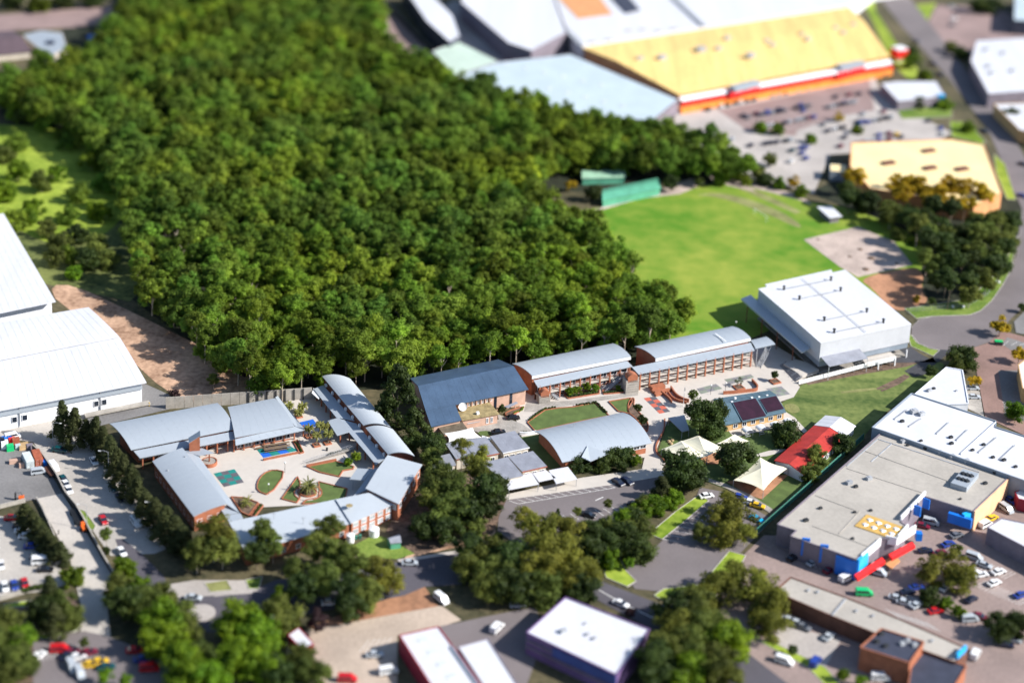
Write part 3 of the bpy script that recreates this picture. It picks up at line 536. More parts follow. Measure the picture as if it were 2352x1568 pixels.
def wall_line(name, label, pts, h, w=0.35, m='brick', cat='wall', z0=0.0, cap=None, closed=False):
    t = thing(name, label, cat, cen([pts[0], pts[-1]])); mb = MB(); cp = MB()
    seq = list(zip(pts, pts[1:]))
    for a, b in seq:
        mb.beam((a.x, a.y, z0), (b.x, b.y, z0), w, h); cp.beam((a.x, a.y, z0 + h), (b.x, b.y, z0 + h), w + 0.1, 0.08)
    part(t, 'wall', mb, m); part(t, 'coping', cp, cap or m); return t
def curve(fr, pts, n=2):
    p = gp(fr, pts, 0)
    for _ in range(n):
        out = [p[0]]
        for a, b in zip(p, p[1:]): out += [a * .75 + b * .25, a * .25 + b * .75]
        p = out + [p[-1]]
    return p
wall_line('garden_wall', 'straight brick wall nearest the red checkered strip', curve('D', [(490, 1205), (560, 1260), (585, 1295)], 1), 1.1)
wall_line('garden_wall', 'curving middle brick wall left of the flagpole', curve('D', [(552, 1205), (590, 1260), (660, 1290), (720, 1300)]), 1.0)
wall_line('garden_wall', 'tall curving brick wall right of the flagpole steps', curve('D', [(575, 1170), (620, 1240), (690, 1280), (740, 1290)]), 1.4)
wall_line('garden_wall', 'S-curved brick wall in front of the solar-roofed building', curve('D', [(1050, 1215), (1150, 1210), (1280, 1195), (1350, 1190), (1365, 1165), (1340, 1130), (1310, 1100)]), 1.2)
wall_line('garden_wall', 'long curving brick kerb wall left of the shade sails', curve('F', [(522, 400), (518, 500), (470, 580), (443, 640), (445, 700), (490, 740), (530, 790)]), 0.6)
wall_line('garden_wall', 'low brick wall under the concrete ramp', curve('B', [(680, 1090), (950, 1035)], 0), 0.9)
wall_line('garden_wall', 'white rendered curved wall behind the grey classrooms', curve('C', [(1040, 1055), (1120, 1058), (1190, 1040)]), 0.9, m='white')
# brick steps block near arcade
c0, c1 = g('D', 395, 1180), g('D', 515, 1150)
t = thing('brick_planter', 'stepped orange brick planter blocks in front of the arcade', 'planter', cen([c0, c1]))
for k, (x, y, sx, sy, h) in enumerate([(455, 1175, 5, 2, 1.9), (440, 1195, 3, 1.5, 1.2), (500, 1200, 6, 1.2, 1.1), (470, 1222, 3.2, 1.2, .9)]):
    part(t, 'block', MB().box(g('D', x, y) , sx, sy, h, U), 'brick')
for k, (fr, x, y, lab) in enumerate([('4', 830, 1120, 'square brick planter holding the pale grey-leaved tree'), ('4', 1810, 960, 'square brick planter holding the dark green tree by the steps'),
                              ('B', 770, 895, 'small brick planter under the front cabbage palm'), ('B', 870, 875, 'small brick planter under the right cabbage palm'), ('B', 700, 815, 'small brick planter under the left cabbage palm'),
                              ('B', 610, 635, 'brick planter under the rear cabbage palms')]):
    c = g(fr, x, y); t = thing('planter', lab, 'planter', c); w = 3.2 if fr == '4' else 2.2; mb = MB()
    for i in range(4):
        a = U + i * math.pi / 2; mb.box(c + Vector((math.cos(a), math.sin(a), 0)) * (w / 2 - .15), 0.3, w - (0 if i % 2 else .6), 0.6, a)
    part(t, 'wall', mb, 'brick'); part(t, 'soil', MB().box(c, w - .6, w - .6, 0.45, U), 'soil')

# ------------------------------------------------------------------ west school buildings
G1 = 'classroom wings around the west courtyard'
q = [g('A', 1185, 668, 5.6), g('A', 2130, 478, 5.6), g('A', 1965, 238, 7.4), g('A', 990, 425, 7.4)]
t = thing('school_wing', 'arched grey-roofed wing at the north-west corner of the courtyard', 'school building', cen(q))
w = roofed(t, q, arch(5.6, 7.2, 1.15, 14), 'roof_grey', 'brick', (2.6, 1.2))
q2 = [g('A', 1265, 742, 4.3), g('A', 2130, 568, 4.3), g('A', 2112, 500, 5.2), g('A', 1208, 678, 5.2)]
roofed(t, q2, [(0, 4.3), (1, 5.2)], 'roof_grey', 'brick', walls=False, roofname='verandah_roof')
for i in range(9):
    if i in (2, 3, 4): continue
    p = lerp(q2[0], q2[1], (i + .3) / 9) + Vector((-.3, .6, 0)); columns(t, [(p.x, p.y, 0)], 4.15)
windows(t, w[0], w[1], 1.0, 2.4, 10, 2.2)
part(t, 'vent', MB().cyl(g('A', 1440, 525, 6.3), 0.3, 0.6, 10), 'metal_dark')
# orange tower
a, b = g('A', 1712, 668, 5.0), g('A', 1808, 662, 5.0); d = (b - a); dn = Vector((-d.y, d.x, 0)).normalized() * 3.2
t = thing('brick_tower', 'orange brick wedge tower rising between the west wings', 'tower', cen([a, b]))
part(t, 'wall', MB().prism([a, b, b + dn, a + dn], 0, [7.3, 9.4, 9.4, 7.3]), 'brick')
part(t, 'roof', MB().sheet([lerp(a, b, -.05) + Vector((0, 0, 2.32)), lerp(a, b, 1.05) + Vector((0, 0, 4.55))], [lerp(a, b, -.05) + dn + Vector((0, 0, 2.32)), lerp(a, b, 1.05) + dn + Vector((0, 0, 4.55))], 0.12), 'roof_grey')
c = g('A', 1893, 800, 0)
t = thing('rotunda', 'round brick balcony with grey floor beside the tower', 'balcony', c)
part(t, 'wall', ringwall(c, 2.1, 0.3, 0, 1.3), 'brick'); part(t, 'floor', MB().cyl(c, 2.1, 1.1, 24), 'conc_grey'); part(t, 'column', MB().box(c, .4, .4, 4.2), 'brick')
part(t, 'canopy', MB().prism(GX([('A', 1640, 680), ('A', 1830, 655), ('A', 1935, 697), ('A', 1800, 722)], 4.4), 4.3, 4.5), 'roof_grey')
# second arched roof
q = [g('B', 34, 815, 5.6), g('B', 570, 710, 5.6), g('B', 395, 452, 7.4), g('B', -31, 531, 7.4)]
t = thing('school_wing', 'lower arched grey roof running right from the north-west corner', 'school building', cen(q))
w = roofed(t, q, arch(5.5, 7.0, .85, 14), 'roof_grey', 'brick', (0.6, 1.4))
q2 = [g('B', 40, 886, 4.3), g('B', 658, 750, 4.3), g('B', 570, 712, 5.2), g('B', 36, 832, 5.2)]
roofed(t, q2, [(0, 4.3), (1, 5.2)], 'roof_grey', 'brick', walls=False, roofname='verandah_roof')
part(t, 'side_roof', MB().prism([g('B', 658, 750, 4.3), g('B', 575, 712, 5.3), g('B', 398, 455, 6.8), g('B', 420, 440, 5.6)], 5.0, [4.3, 5.3, 6.8, 5.6]), 'roof_grey')
columns(t, [g('B', x, y) for x, y in ((25, 950), (115, 935), (207, 915), (298, 897), (388, 878), (480, 855), (570, 838), (652, 812))], 4.1)
windows(t, w[0], w[1], 0.9, 2.4, 7, 2.2)
# SW wing
q = [g('A', 1750, 1268, 5.3), g('A', 1378, 770, 5.3), g('A', 1650, 648, 5.9), g('A', 2050, 1152, 5.9)]
t = thing('school_wing', 'straight grey-roofed wing along the left side of the courtyard', 'school building', cen(q))
w = roofed(t, q, arch(5.3, 5.9, 0.35), 'roof_grey', 'brick', (0.5, 0.5))
q2 = [g('A', 2050, 1160, 5.0), g('A', 1680, 690, 5.0), g('A', 1790, 716, 4.1), g('A', 2168, 1238, 4.1)]
roofed(t, q2, [(0, 5.0), (1, 4.1)], 'roof_grey', 'brick', walls=False, roofname='verandah_roof')
windows(t, w[3], w[0], 2.6, 3.4, 3, 1.6); windows(t, w[0], w[1], 1.0, 2.2, 10, 1.6, pane='glass')
part(t, 'vent', MB().cyl(g('A', 1675, 735, 5.9), 0.2, 0.5, 8), 'metal'); part(t, 'vent', MB().cyl(g('A', 1517, 857, 5.6), 0.2, 0.4, 8), 'metal')
# South wing
q = [g('X', 563, 1268, 4.6), g('X', 806, 1201, 4.6), g('X', 771, 1146, 5.2), g('X', 526, 1198, 5.2)]
t = thing('school_wing', 'pale flat-roofed wing closing the south side, aerials on top', 'school building', cen(q))
w = roofed(t, q, [(0, 4.6), (1, 5.2)], 'roof_grey_lit', 'brick', (0.4, 0.5))
windows(t, w[0], w[1], 1.0, 2.2, 7, 1.4)
q2 = [g('5', 1390, 650, 4.0), g('5', 1810, 580, 4.0), g('5', 1890, 720, 4.0), g('5', 1520, 830, 4.0)]
roofed(t, q2, [(0, 4.0), (1, 4.05)], 'roof_blue', 'brick', walls=False, roofname='link_roof')
q2 = [g('5', 1250, 430, 4.0), g('5', 1560, 330, 4.0), g('5', 1745, 575, 4.0), g('5', 1390, 630, 4.0)]
roofed(t, q2, [(0, 4.0), (1, 4.05)], 'roof_blue', 'brick', walls=False, roofname='link_roof')
for fr, x, y in (('B', 385, 1560), ('N', 650, 130)):
    p = g(fr, x, y, 4.9); part(t, 'aerial', MB().tube([p, p + Vector((0, 0, 2.2))], 0.06, 6).beam(p + Vector((-.7, 0, 2.0)), p + Vector((.7, 0, 2.0)), .06, .06).beam(p + Vector((-.4, 0, 1.6)), p + Vector((.4, 0, 1.6)), .06, .06), 'metal')
q = [g('X', 806, 1201, 5.0), g('X', 907, 1156, 5.0), g('X', 846, 1131, 5.6), g('X', 771, 1146, 5.6)]
t = thing('school_wing', 'pale angled roof with satellite dish at the south-east bend', 'school building', cen(q))
w = roofed(t, q, [(0, 5.0), (1, 5.6)], 'roof_grey_lit', 'brick', (0.4, 0.5))
windows(t, w[0], w[1], 2.9, 4.2, 5, 1.9, pane='glass_pale'); windows(t, w[0], w[1], 0.6, 2.0, 5, 1.9, pane='glass_pale')
p = g('B', 1068, 1455, 5.6); part(t, 'dish', MB().cyl(p + Vector((0, 0, .5)), 0.3, 0.35, 20, 1.0), 'roof_tan'); part(t, 'dish_mast', MB().cyl(p - Vector((0, 0, .4)), .07, 1, 6), 'metal')
# E1 corner
q = [g('B', 1215, 1265, 6.6), g('B', 1515, 1408, 6.6), g('B', 1728, 1060, 6.6), g('B', 1415, 975, 6.6)]
t = thing('school_wing', 'large pale corner roof at the lower right of the west courtyard', 'school building', cen(q))
w = roofed(t, q, [(0, 6.2), (.5, 6.9), (1, 6.6)], 'roof_grey_lit', 'brick', (0.5, 0.5))
windows(t, w[0], w[1], 3.5, 5, 4, 1.8, pane='glass_pale'); windows(t, w[1], w[2], 3.5, 5, 5, 1.8)
q2 = [g('B', 1120, 1370, 3.6), g('B', 1240, 1310, 4.6), g('B', 1350, 1070, 4.6), g('B', 1230, 1110, 3.6)]
part(t, 'verandah_roof', MB().prism([g('B', 1105, 1345, 3.8), g('B', 1225, 1270, 4.6), g('B', 1350, 1070, 4.6), g('B', 1290, 1095, 3.8)], 3.6, 3.8), 'roof_grey')
q2 = [g('B', 1070, 1195, 3.8), g('B', 1200, 1207, 3.8), g('B', 1285, 1105, 3.8), g('B', 1140, 1096, 3.8)]
part(t, 'porch_roof', MB().prism(q2, 3.65, 3.85), 'roof_grey'); columns(t, [g('B', 1100, 1290)], 3.6, 0.15, 'metal')
# E2 long wing
GE = 'arched roofs of the long east wing'
for lab, c4 in (('far arched half of the long wing beside the tall dark pine', [(1195, 706), (822, 262), (1075, 285), (1447, 726)]), ('near arched half of the long wing beside the tall dark pine', [(1418, 968), (1215, 728), (1462, 742), (1660, 985)])):
    q = [g('B', *c4[0], 6.0), g('B', *c4[1], 6.0), g('B', *c4[2], 6.0), g('B', *c4[3], 6.0)]
    t = thing('school_wing', lab, 'school building', cen(q))
    w = roofed(t, q, arch(6.0, 6.0, 1.0), 'roof_grey_lit', 'brick_dark', (0.4, 0.5))
    n = 6 if 'far' in lab else 3
    a, b = w[0], w[1]; dd = (b - a).normalized(); nr = Vector((dd.y, -dd.x, 0)) if True else 0
    nr = -nr if (nr.x > 0) else nr
    for i in range(n):
        p = lerp(a, b, (i + .5) / n) + nr * .45; part(t, 'air_conditioner', MB().box((p.x, p.y, 3.9), 0.9, 0.6, 0.9, math.atan2(dd.y, dd.x)), 'white')
    if 'near' in lab:
        q2 = [g('B', 1310, 1062, 3.5), g('B', 955, 640, 3.5), g('B', 1130, 690, 3.9), g('B', 1400, 1000, 3.9)]
    else:
        q2 = [g('B', 950, 636, 3.5), g('B', 745, 378, 3.5), g('B', 832, 345, 3.9), g('B', 1115, 665, 3.9)]
    roofed(t, q2, [(0, 3.5), (1, 3.9)], 'roof_blue', 'brick', walls=False, roofname='verandah_roof')
    cols = [lerp(q2[0], q2[1], (i + .5) / 5) + Vector((.4, .2, 0)) for i in range(5)]; columns(t, [(p.x, p.y, 0) for p in cols], 3.3)
q = GX([('B', 872, 668), ('B', 975, 636), ('B', 1072, 766), ('B', 957, 800)], 3.6)
t = thing('walkway_canopy', 'flat pale link canopy crossing the gap beside the cabbage palms', 'canopy', cen(q))
part(t, 'roof', MB().prism(q, 3.45, 3.65), 'roof_grey'); columns(t, [g('B', 985, 865), lerp(q[0], q[3], .1) * Vector((1, 1, 0)) if 0 else Vector((q[0].x + .6, q[0].y + .3, 0))], 3.45)
q = GX([('B', 745, 370), ('B', 810, 440), ('B', 790, 470), ('B', 728, 415)], 3.2)
solo('canopy', MB().prism(q, 3.0, 3.2).box((q[0].x, q[0].y - 1, 0), .2, .2, 3.0), 'white', 'small white canopy at the far end of the long east wing', 'canopy')
# concrete ramp in west courtyard
a, b = g('B', 660, 1065), g('B', 1110, 950); t = thing('ramp', 'long grey concrete ramp with rails beside the courtyard lawn', 'ramp', cen([a, b]))
part(t, 'slab', MB().sheet([a + Vector((0, 0, .15)), b + Vector((0, 0, 1.3))], [a + Vector((.6, 1.6, .15)), b + Vector((.6, 1.6, 1.3))], .3), 'conc_grey')
for off in (Vector((0, 0, 0)), Vector((.6, 1.6, 0))):
    mb = MB().tube([a + off + Vector((0, 0, 1.1)), b + off + Vector((0, 0, 2.2))], .04, 5)
    for i in range(11): p = lerp(a, b, i / 10) + off; mb.tube([p + Vector((0, 0, .1)), p + Vector((0, 0, 1.1 + 1.1 * i / 10))], .035, 5)
    part(t, 'railing', mb, 'metal')
# picnic benches
def picnic(loc, rz, label):
    c = Vector(loc); t = thing('picnic_table', label, 'table', c, 0); cs = Vector((math.cos(rz), math.sin(rz), 0)); sn = Vector((-cs.y, cs.x, 0))
    part(t, 'table_top', MB().box(c + Vector((0, 0, .9)), 8.2, 0.9, .08, rz), 'wood')
    for s in (-1, 1): part(t, 'seat', MB().box(c + sn * s * .85 + Vector((0, 0, .58)), 8.2, .35, .07, rz), 'wood')
    for s in (-3, 0, 3): part(t, 'leg', MB().box(c + cs * s + Vector((0, 0, .12)), .1, 1.5, .72, rz), 'metal_dark')
picnic(g('B', 410, 900), rad(22), 'rear long picnic table on the green and blue court')
picnic(g('B', 415, 935), rad(22), 'front long picnic table on the green and blue court')
t_ = g('B', 265, 925); solo('bench', MB().box(t_ + Vector((0, 0, .55)), 3, .8, .08, rad(22)).box(t_ + Vector((-1, -.4, .12)), .1, .6, .45, rad(22)).box(t_ + Vector((1, .4, .12)), .1, .6, .45, rad(22)), 'wood', 'short bench at the left corner of the picnic court', 'bench')
wall_line('low_wall', 'low brick wall with rail along the front of the picnic court', gp('B', [(290, 1030), (610, 965)]), .7)
# globe lamps
def globe_lamp(loc, label, h=4.0):
    c = Vector(loc); t = thing('globe_lamp', label, 'lamp', c, group='globe lamps on the school paths')
    part(t, 'pole', MB().tube([c, c + Vector((0, 0, h - .25))], .06, 6), 'metal_dark'); part(t, 'globe', MB().ball(c + Vector((0, 0, h)), .28, 10, 7), 'lamp')
for fr, x, y, lab in (('B', 485, 1140, 'globe lamp at the tip of the leaf-shaped lawn'), ('B', 337, 1335, 'globe lamp standing in the leaf-shaped lawn'), ('4', 460, 1240, 'globe lamp at the end of the S-curved brick wall'),
                      ('4', 65, 1300, 'globe lamp just left of the S-curved brick wall'), ('D', 1890, 1000, 'globe lamp in shade by the white sports hall'), ('D', 1160, 640, 'globe lamp behind the arcade building in hall shade')):
    globe_lamp(g(fr, x, y), lab, 3.6)
p = g('F', 690, 275); t = thing('flagpole', 'tall white flagpole with a dark furled flag', 'flagpole', p)
part(t, 'pole', MB().tube([p, p + Vector((0, 0, 7.2))], [.09, .05], 8), 'white'); part(t, 'flag', MB().box(p + Vector((.12, 0, 5.7)), .25, .1, 1.2, 0, taper=.5), 'car_navy')

# noise wall at the top of the west courtyard
a, b = g('A', 1500, 300, 0), g('B', 732, 470, 0)
t = thing('boundary_wall', 'tall concrete panel wall with dark posts behind the west wings', 'wall', cen([a, b])); n = 16
for i in range(n):
    p, q_ = lerp(a, b, i / n), lerp(a, b, (i + .97) / n); part(t, 'panel', MB().beam((p.x, p.y, 0), (q_.x, q_.y, 0), .2, 4.2), 'conc_wall')
    if i > 8: part(t, 'post', MB().box((p.x, p.y - .2, 0), .4, .4, 4.0, U), 'metal_dark')

# ------------------------------------------------------------------ navy hall and annexes
r0, r1 = g('C', 120, 612, 9.0), g('C', 985, 432, 9.0); f0, f1 = g('C', 190, 838, 6.0), g('C', 1120, 643, 6.0)
def refl(f, r): return Vector((2 * r.x - f.x, 2 * r.y - f.y, 0))
q = [f0, f1, refl(f1, r1), refl(f0, r0)]
t = thing('assembly_hall', 'long pink brick hall under a navy gabled roof', 'hall', cen(q))
w = roofed(t, q, [(0, 6.0), (.5, 9.0), (1, 6.0)], 'roof_navy', 'brick_pink', (0.5, 0.9))
q2 = [g('C', 240, 982, 4.2), g('C', 515, 922, 4.2), g('C', 455, 778, 5.95), f0]
roofed(t, q2, [(0, 4.2), (1, 5.95)], 'roof_navy', 'brick_pink', (0.4, 0.5), roofname='lower_roof', wallname='lower_wall')
for i in range(7):
    p = lerp(w[0], w[1], .36 + i * .045); part(t, 'buttress', MB().box((p.x + .1, p.y - .25, 3.6), .35, .5, 2.1, U), 'brick_pink')
windows(t, lerp(w[0], w[1], .36), lerp(w[0], w[1], .66), 4.1, 5.4, 7, .9, 'white', 'glass')
for u in (.69, .85): p = lerp(w[0], w[1], u); part(t, 'slot_window', MB().box((p.x + .05, p.y - .06, .6), .9, .12, 4.8, U), 'glass')
p = lerp(w[0], w[1], .81); q3 = GX([('C', 900, 800), ('C', 1010, 755), ('C', 1025, 768), ('C', 935, 812)], 2.8)
part(t, 'porch_roof', MB().prism(q3, 2.7, 2.85), 'roof_dull'); columns(t, [g('C', 1000, 820)], 2.7, .3, 'brick_pink')
q = [g('C', 520, 922, 3.8), g('C', 857, 862, 3.8), g('C', 765, 760, 3.8), g('C', 455, 800, 3.8)]
t = thing('annexe', 'flat tan-roofed annexe with satellite dish in front of the navy hall', 'annexe', cen(q))
w = roofed(t, q, [(0, 3.7), (1, 3.9)], 'roof_tan', 'brick_pink', (0.4, 0.5)); windows(t, lerp(w[0], w[1], .64), lerp(w[0], w[1], .9), .9, 2.6, 2, .8)
p = g('C', 660, 868, 3.8); part(t, 'air_conditioner', MB().box(p, .9, .8, .8, U), 'white')
p = g('C', 525, 830, 3.9); dish = MB()
for k in range(20): pass
axis = Vector((.1, -.65, .55)).normalized(); ox = axis.orthogonal().normalized(); oy = axis.cross(ox); cc = p + Vector((0, 0, 1.0))
ri = [(0, 0), (.5, .06), (.95, .2), (1.35, .42)]; vs = [cc]; fs = []
for r_, d_ in ri[1:]: vs += [cc + axis * d_ + (ox * math.cos(2 * math.pi * k / 20) + oy * math.sin(2 * math.pi * k / 20)) * r_ for k in range(20)]
for k in range(20):
    fs.append((0, 1 + k, 1 + (k + 1) % 20))
    for r_ in range(2): fs.append((1 + r_ * 20 + k, 1 + (r_ + 1) * 20 + k, 1 + (r_ + 1) * 20 + (k + 1) % 20, 1 + r_ * 20 + (k + 1) % 20))
part(t, 'satellite_dish', MB().add(vs, fs), 'sail_white', fix=False); part(t, 'dish_stand', MB().cyl(p, .15, 1.1, 8), 'metal')
p = lerp(w[0], w[1], .3); part(t, 'window_awning', MB().sheet([p + Vector((-2, -.1, 2.4)), p + Vector((2, 1.6, 2.4))], [p + Vector((-1.8, -1.0, 1.9)), p + Vector((2.2, .9, 1.9))], .06), 'roof_grey')
q = [g('C', 352, 1046, 3.0), g('C', 570, 996, 3.0), g('C', 515, 932, 3.0), g('C', 290, 975, 3.0)]
t = thing('annexe', 'low brown-roofed annexe below the navy hall', 'annexe', cen(q)); roofed(t, q, [(0, 2.9), (1, 3.1)], 'roof_brown', 'brick_pink', (.4, .4))

# ------------------------------------------------------------------ long arcade buildings
def arcade(label, lo0, lo1, loz, li0, li1, up0, up1, bk0, bk1, ncol, zu=7.7, cols=True, storeys=2):
    """lo = lower eave, li = top of lower roof, up = upper eave, bk = crest at the back"""
    q2 = [lo0, lo1, li1, li0]; t = thing('classroom_block', label, 'school building', cen(q2 + [bk0, bk1]))
    roofed(t, q2, [(0, loz), (1, loz + .9)], 'roof_grey', 'brick', walls=False, roofname='lower_roof')
    q = [up0, up1, bk1, bk0]
    w = roofed(t, q, arch(zu, zu + .3, .75), 'roof_grey', 'brick', (.5, .5), z0=0)
    # deep white fascia hanging from the upper eave
    a, b = Vector((up0.x, up0.y, 0)), Vector((up1.x, up1.y, 0))
    part(t, 'white_fascia', MB().beam((a.x, a.y, zu - 1.25), (b.x, b.y, zu - 1.25), .22, 1.0), 'white')
    # gallery: floor slabs, inner wall, columns
    i0 = lerp(lo0, li0, .62); i1 = lerp(lo1, li1, .62)
    dn = Vector((math.sin(U), -math.cos(U), 0))
    A, B = Vector((lo0.x, lo0.y, 0)) - dn * .35, Vector((lo1.x, lo1.y, 0)) - dn * .35
    C, D = Vector((i0.x, i0.y, 0)), Vector((i1.x, i1.y, 0)); A = lerp(A, B, .01); B = lerp(A, B, .99)
    for z in ([loz * .48] if storeys == 2 else [loz * .33, loz * .66]):
        part(t, 'gallery_floor', MB().sheet([A + Vector((0, 0, z)), B + Vector((0, 0, z))], [C + Vector((0, 0, z)), D + Vector((0, 0, z))], .38), 'conc_pale')
        mb = MB().beam(A + Vector((0, 0, z + 1)), B + Vector((0, 0, z + 1)), .07, .07)
        for k in range(ncol * 2 + 1): p = lerp(A, B, k / (ncol * 2)); mb.box((p.x, p.y, z), .05, .05, 1)
        part(t, 'railing', mb, 'metal')
    part(t, 'inner_wall', MB().beam((C.x, C.y, 0), (D.x, D.y, 0), .3, loz), 'brick_dark')
    windows(t, C + dn * .12, D + dn * .12, loz * .6, loz * .82, ncol, 2.4); windows(t, C + dn * .12, D + dn * .12, .9, 2.2, ncol, 2.4)
    for k in range(ncol + 1): p = lerp(A, B, (k + .15) / (ncol + .3)); part(t, 'column', MB().box((p.x, p.y, 0), .45, .45, loz + .1, U), 'brick')
    return t
arcade('left arched classroom block touching the navy hall', g('C', 1205, 626, 5.6), g('C', 2062, 436, 5.6), 5.6, g('C', 1166, 562, 6.5), g('C', 2012, 388, 6.5),
       g('C', 1152, 520, 7.7), g('C', 2045, 345, 7.7), g('C', 972, 412, 8.0), g('C', 1885, 228, 8.0), 9, storeys=2)
t = arcade('right arched classroom block nearest the white sports hall', g('D', 285, 1030, 6.3), g('D', 1335, 815, 6.3), 6.3, g('D', 225, 965, 7.2), g('D', 1300, 745, 7.2),
       g('D', 440, 885, 8.5), g('D', 1300, 700, 8.5), g('D', 250, 780, 8.8), g('D', 1135, 597, 8.8), 12, zu=8.5, storeys=3)
q = [g('D', 1345, 795, 6.8), g('D', 1522, 755, 6.8), g('D', 1440, 688, 7), g('D', 1295, 722, 7)]
roofed(t, q, arch(6.7, 6.9, .3), 'roof_grey', 'brick', walls=False, roofname='stair_roof')
columns(t, [g('D', 1345, 960), g('D', 1415, 940)], 6.5, .2, 'metal')
part(t, 'roof_rib', MB().beam(g('D', 980, 665, 9.9), g('D', 1075, 735, 9.2), .35, .15), 'white')
# external stair at the right end
def stair(label, a, b, z0, z1, w, n, m='metal', cat='stairs'):
    a, b = Vector(a), Vector(b); t = thing('staircase', label, cat, cen([a, b])); d = (b - a); d.z = 0; yaw = math.atan2(d.y, d.x)
    for i in range(n): p = lerp(a, b, (i + .5) / n); part(t, 'step', MB().box((p.x, p.y, z0 + (z1 - z0) * i / n), d.length / n * 1.02, w, (z1 - z0) / n if m != 'metal' else .08, yaw), m)
    s = Vector((-d.y, d.x, 0)).normalized() * w / 2
    for k in (-1, 1):
        part(t, 'stringer', MB().beam(Vector((a.x, a.y, z0)) + s * k, Vector((b.x, b.y, z1)) + s * k, .08, .25), 'metal')
        mb = MB().tube([Vector((a.x, a.y, z0 + 1)) + s * k, Vector((b.x, b.y, z1 + 1)) + s * k], .04, 5)
        for i in range(6): p = lerp(Vector((a.x, a.y, z0)), Vector((b.x, b.y, z1)), i / 5) + s * k; mb.tube([p, p + Vector((0, 0, 1))], .03, 5)
        part(t, 'handrail', mb, 'metal')
    return t
stair('grey steel outside stair at the right end of the arcade', g('D', 1370, 975), g('D', 1455, 880, 0), 0, 3.4, 1.6, 12)
stair('grey steel stair climbing beside the banded tower', g('C', 1800, 670), g('C', 1960, 600, 0), 0, 2.8, 1.6, 12)
stair('short concrete stair by the left banded tower', g('C', 1400, 735), g('C', 1330, 720, 0), 0, 1.5, 1.8, 6)
def banded_tower(label, fl, fr_, h, top):
    a, b = Vector((fl.x, fl.y, 0)), Vector((fr_.x, fr_.y, 0)); d = b - a; dn = Vector((-d.y, d.x, 0)).normalized(); t = thing('stair_tower', label, 'tower', cen([a, b]))
    part(t, 'core', MB().prism([a, b, b + dn * 3, a + dn * 3], 0, h), 'conc_wall')
    n = 6
    for i in range(n): part(t, 'band', MB().beam((a - dn * .1).to_tuple()[:2] + (h * i / n + .06,), (b - dn * .1).to_tuple()[:2] + (h * i / n + .06,), .2, h / n - .16), 'conc_wall')
    m = lerp(a, b, .5) + dn * .5; hw = d.length * .38; k = 10; A = []; Bq = []
    prof = [(-hw, h - .6), (-hw, h + top * .6)] + [(hw * (-1 + 2 * i / 8), h + top * .6 + top * .4 * math.sin(math.pi * i / 8)) for i in range(1, 8)] + [(hw, h + top * .6), (hw, h - .6)]
    ud = d.normalized(); F_ = [m + ud * x + Vector((0, 0, z)) - dn * .7 for x, z in prof]; Bk = [p + dn * 2.6 for p in F_]; k = len(F_)
    part(t, 'brick_top', MB().add(F_ + Bk, [tuple(range(k)), tuple(range(2 * k - 1, k - 1, -1))] + [(i, (i + 1) % k, k + (i + 1) % k, k + i) for i in range(k)]), 'brick')
banded_tower('grey banded stair tower with orange cap by the pink hall', g('C', 1214, 780), g('C', 1314, 768), 3.0, 2.0)
banded_tower('grey banded stair tower with orange cap between the arcades', g('C', 1995, 690), g('C', 2112, 675), 5.0, 2.2)

# ------------------------------------------------------------------ arched blue-grey hall
q = [g('C', 1425, 1302, 3.9), g('C', 2236, 1126, 3.9), g('C', 1966, 852, 3.9), g('C', 1166, 1022, 3.9)]
t = thing('arched_hall', 'wide hall under one long pale blue barrel roof', 'hall', cen(q))
w = roofed(t, q, arch(3.9, 3.9, 2.2, 20), 'roof_blue', 'brick', (1.6, .8))
windows(t, lerp(w[0], w[1], .6), w[1], 2.2, 3.2, 5, 2.2)
ap, l, r, bk = g('C', 1655, 1150, 5.6), g('C', 1600, 1255, 4.6), g('C', 1842, 1226, 4.4), g('C', 1680, 1292, 3.6)
part(t, 'porch_roof', MB().add([ap, l, bk, r, ap - Vector((0, 0, .3)), bk - Vector((0, 0, .25)), l - Vector((0, 0, .25)), r - Vector((0, 0, .25))], [(0, 1, 2), (0, 2, 3), (1, 6, 5, 2), (2, 5, 7, 3), (4, 5, 6), (4, 7, 5), (0, 3, 7, 4), (0, 4, 6, 1)]), 'roof_blue')
p = g('C', 1530, 1000, 4.9); part(t, 'aerial', MB().tube([p, p + Vector((0, 0, 1.6))], .06, 6).beam(p + Vector((-.6, 0, 1.4)), p + Vector((.6, .2, 1.4)), .06, .06), 'metal')

# ------------------------------------------------------------------ grey classrooms and carports
def hut(label, fr, c4, z, roofm='roof_dull', wallm='wall_cream', win=4, tilt=.3, trim=None, ov=(.3, .3)):
    q = [g(fr, *p, z) for p in c4]; t = thing('classroom', label, 'classroom', cen(q)); w = roofed(t, q, [(0, z - tilt / 2), (1, z + tilt / 2)], roofm, wallm, ov)
    if win: windows(t, w[0], w[1], 1.4, 2.6, win, 1.5)
    if trim:
        z_ = z + .02 - tilt / 2
        part(t, 'fascia', MB().beam((q[0].x, q[0].y, z_ - .25), (q[1].x, q[1].y, z_ - .25), .12, .3), trim)
    return t
hut('grey classroom with white roof trim, third from the shade sail', 'C', [(890, 1216), (1130, 1166), (996, 1021), (772, 1071)], 4.0, trim='white')
hut('grey classroom with thin red trim behind the pale gum', 'C', [(640, 1262), (858, 1218), (736, 1076), (520, 1108)], 3.9, 'roof_dull', 'wall_cream', 2, trim='rust')
hut('grey classroom with red trim behind the white carports', 'C', [(1066, 1386), (1290, 1336), (1160, 1204), (936, 1256)], 3.7, trim='rust', win=3)
hut('larger grey classroom behind the left carport', 'C', [(880, 1458), (1072, 1416), (932, 1258), (700, 1310)], 3.8, win=0)
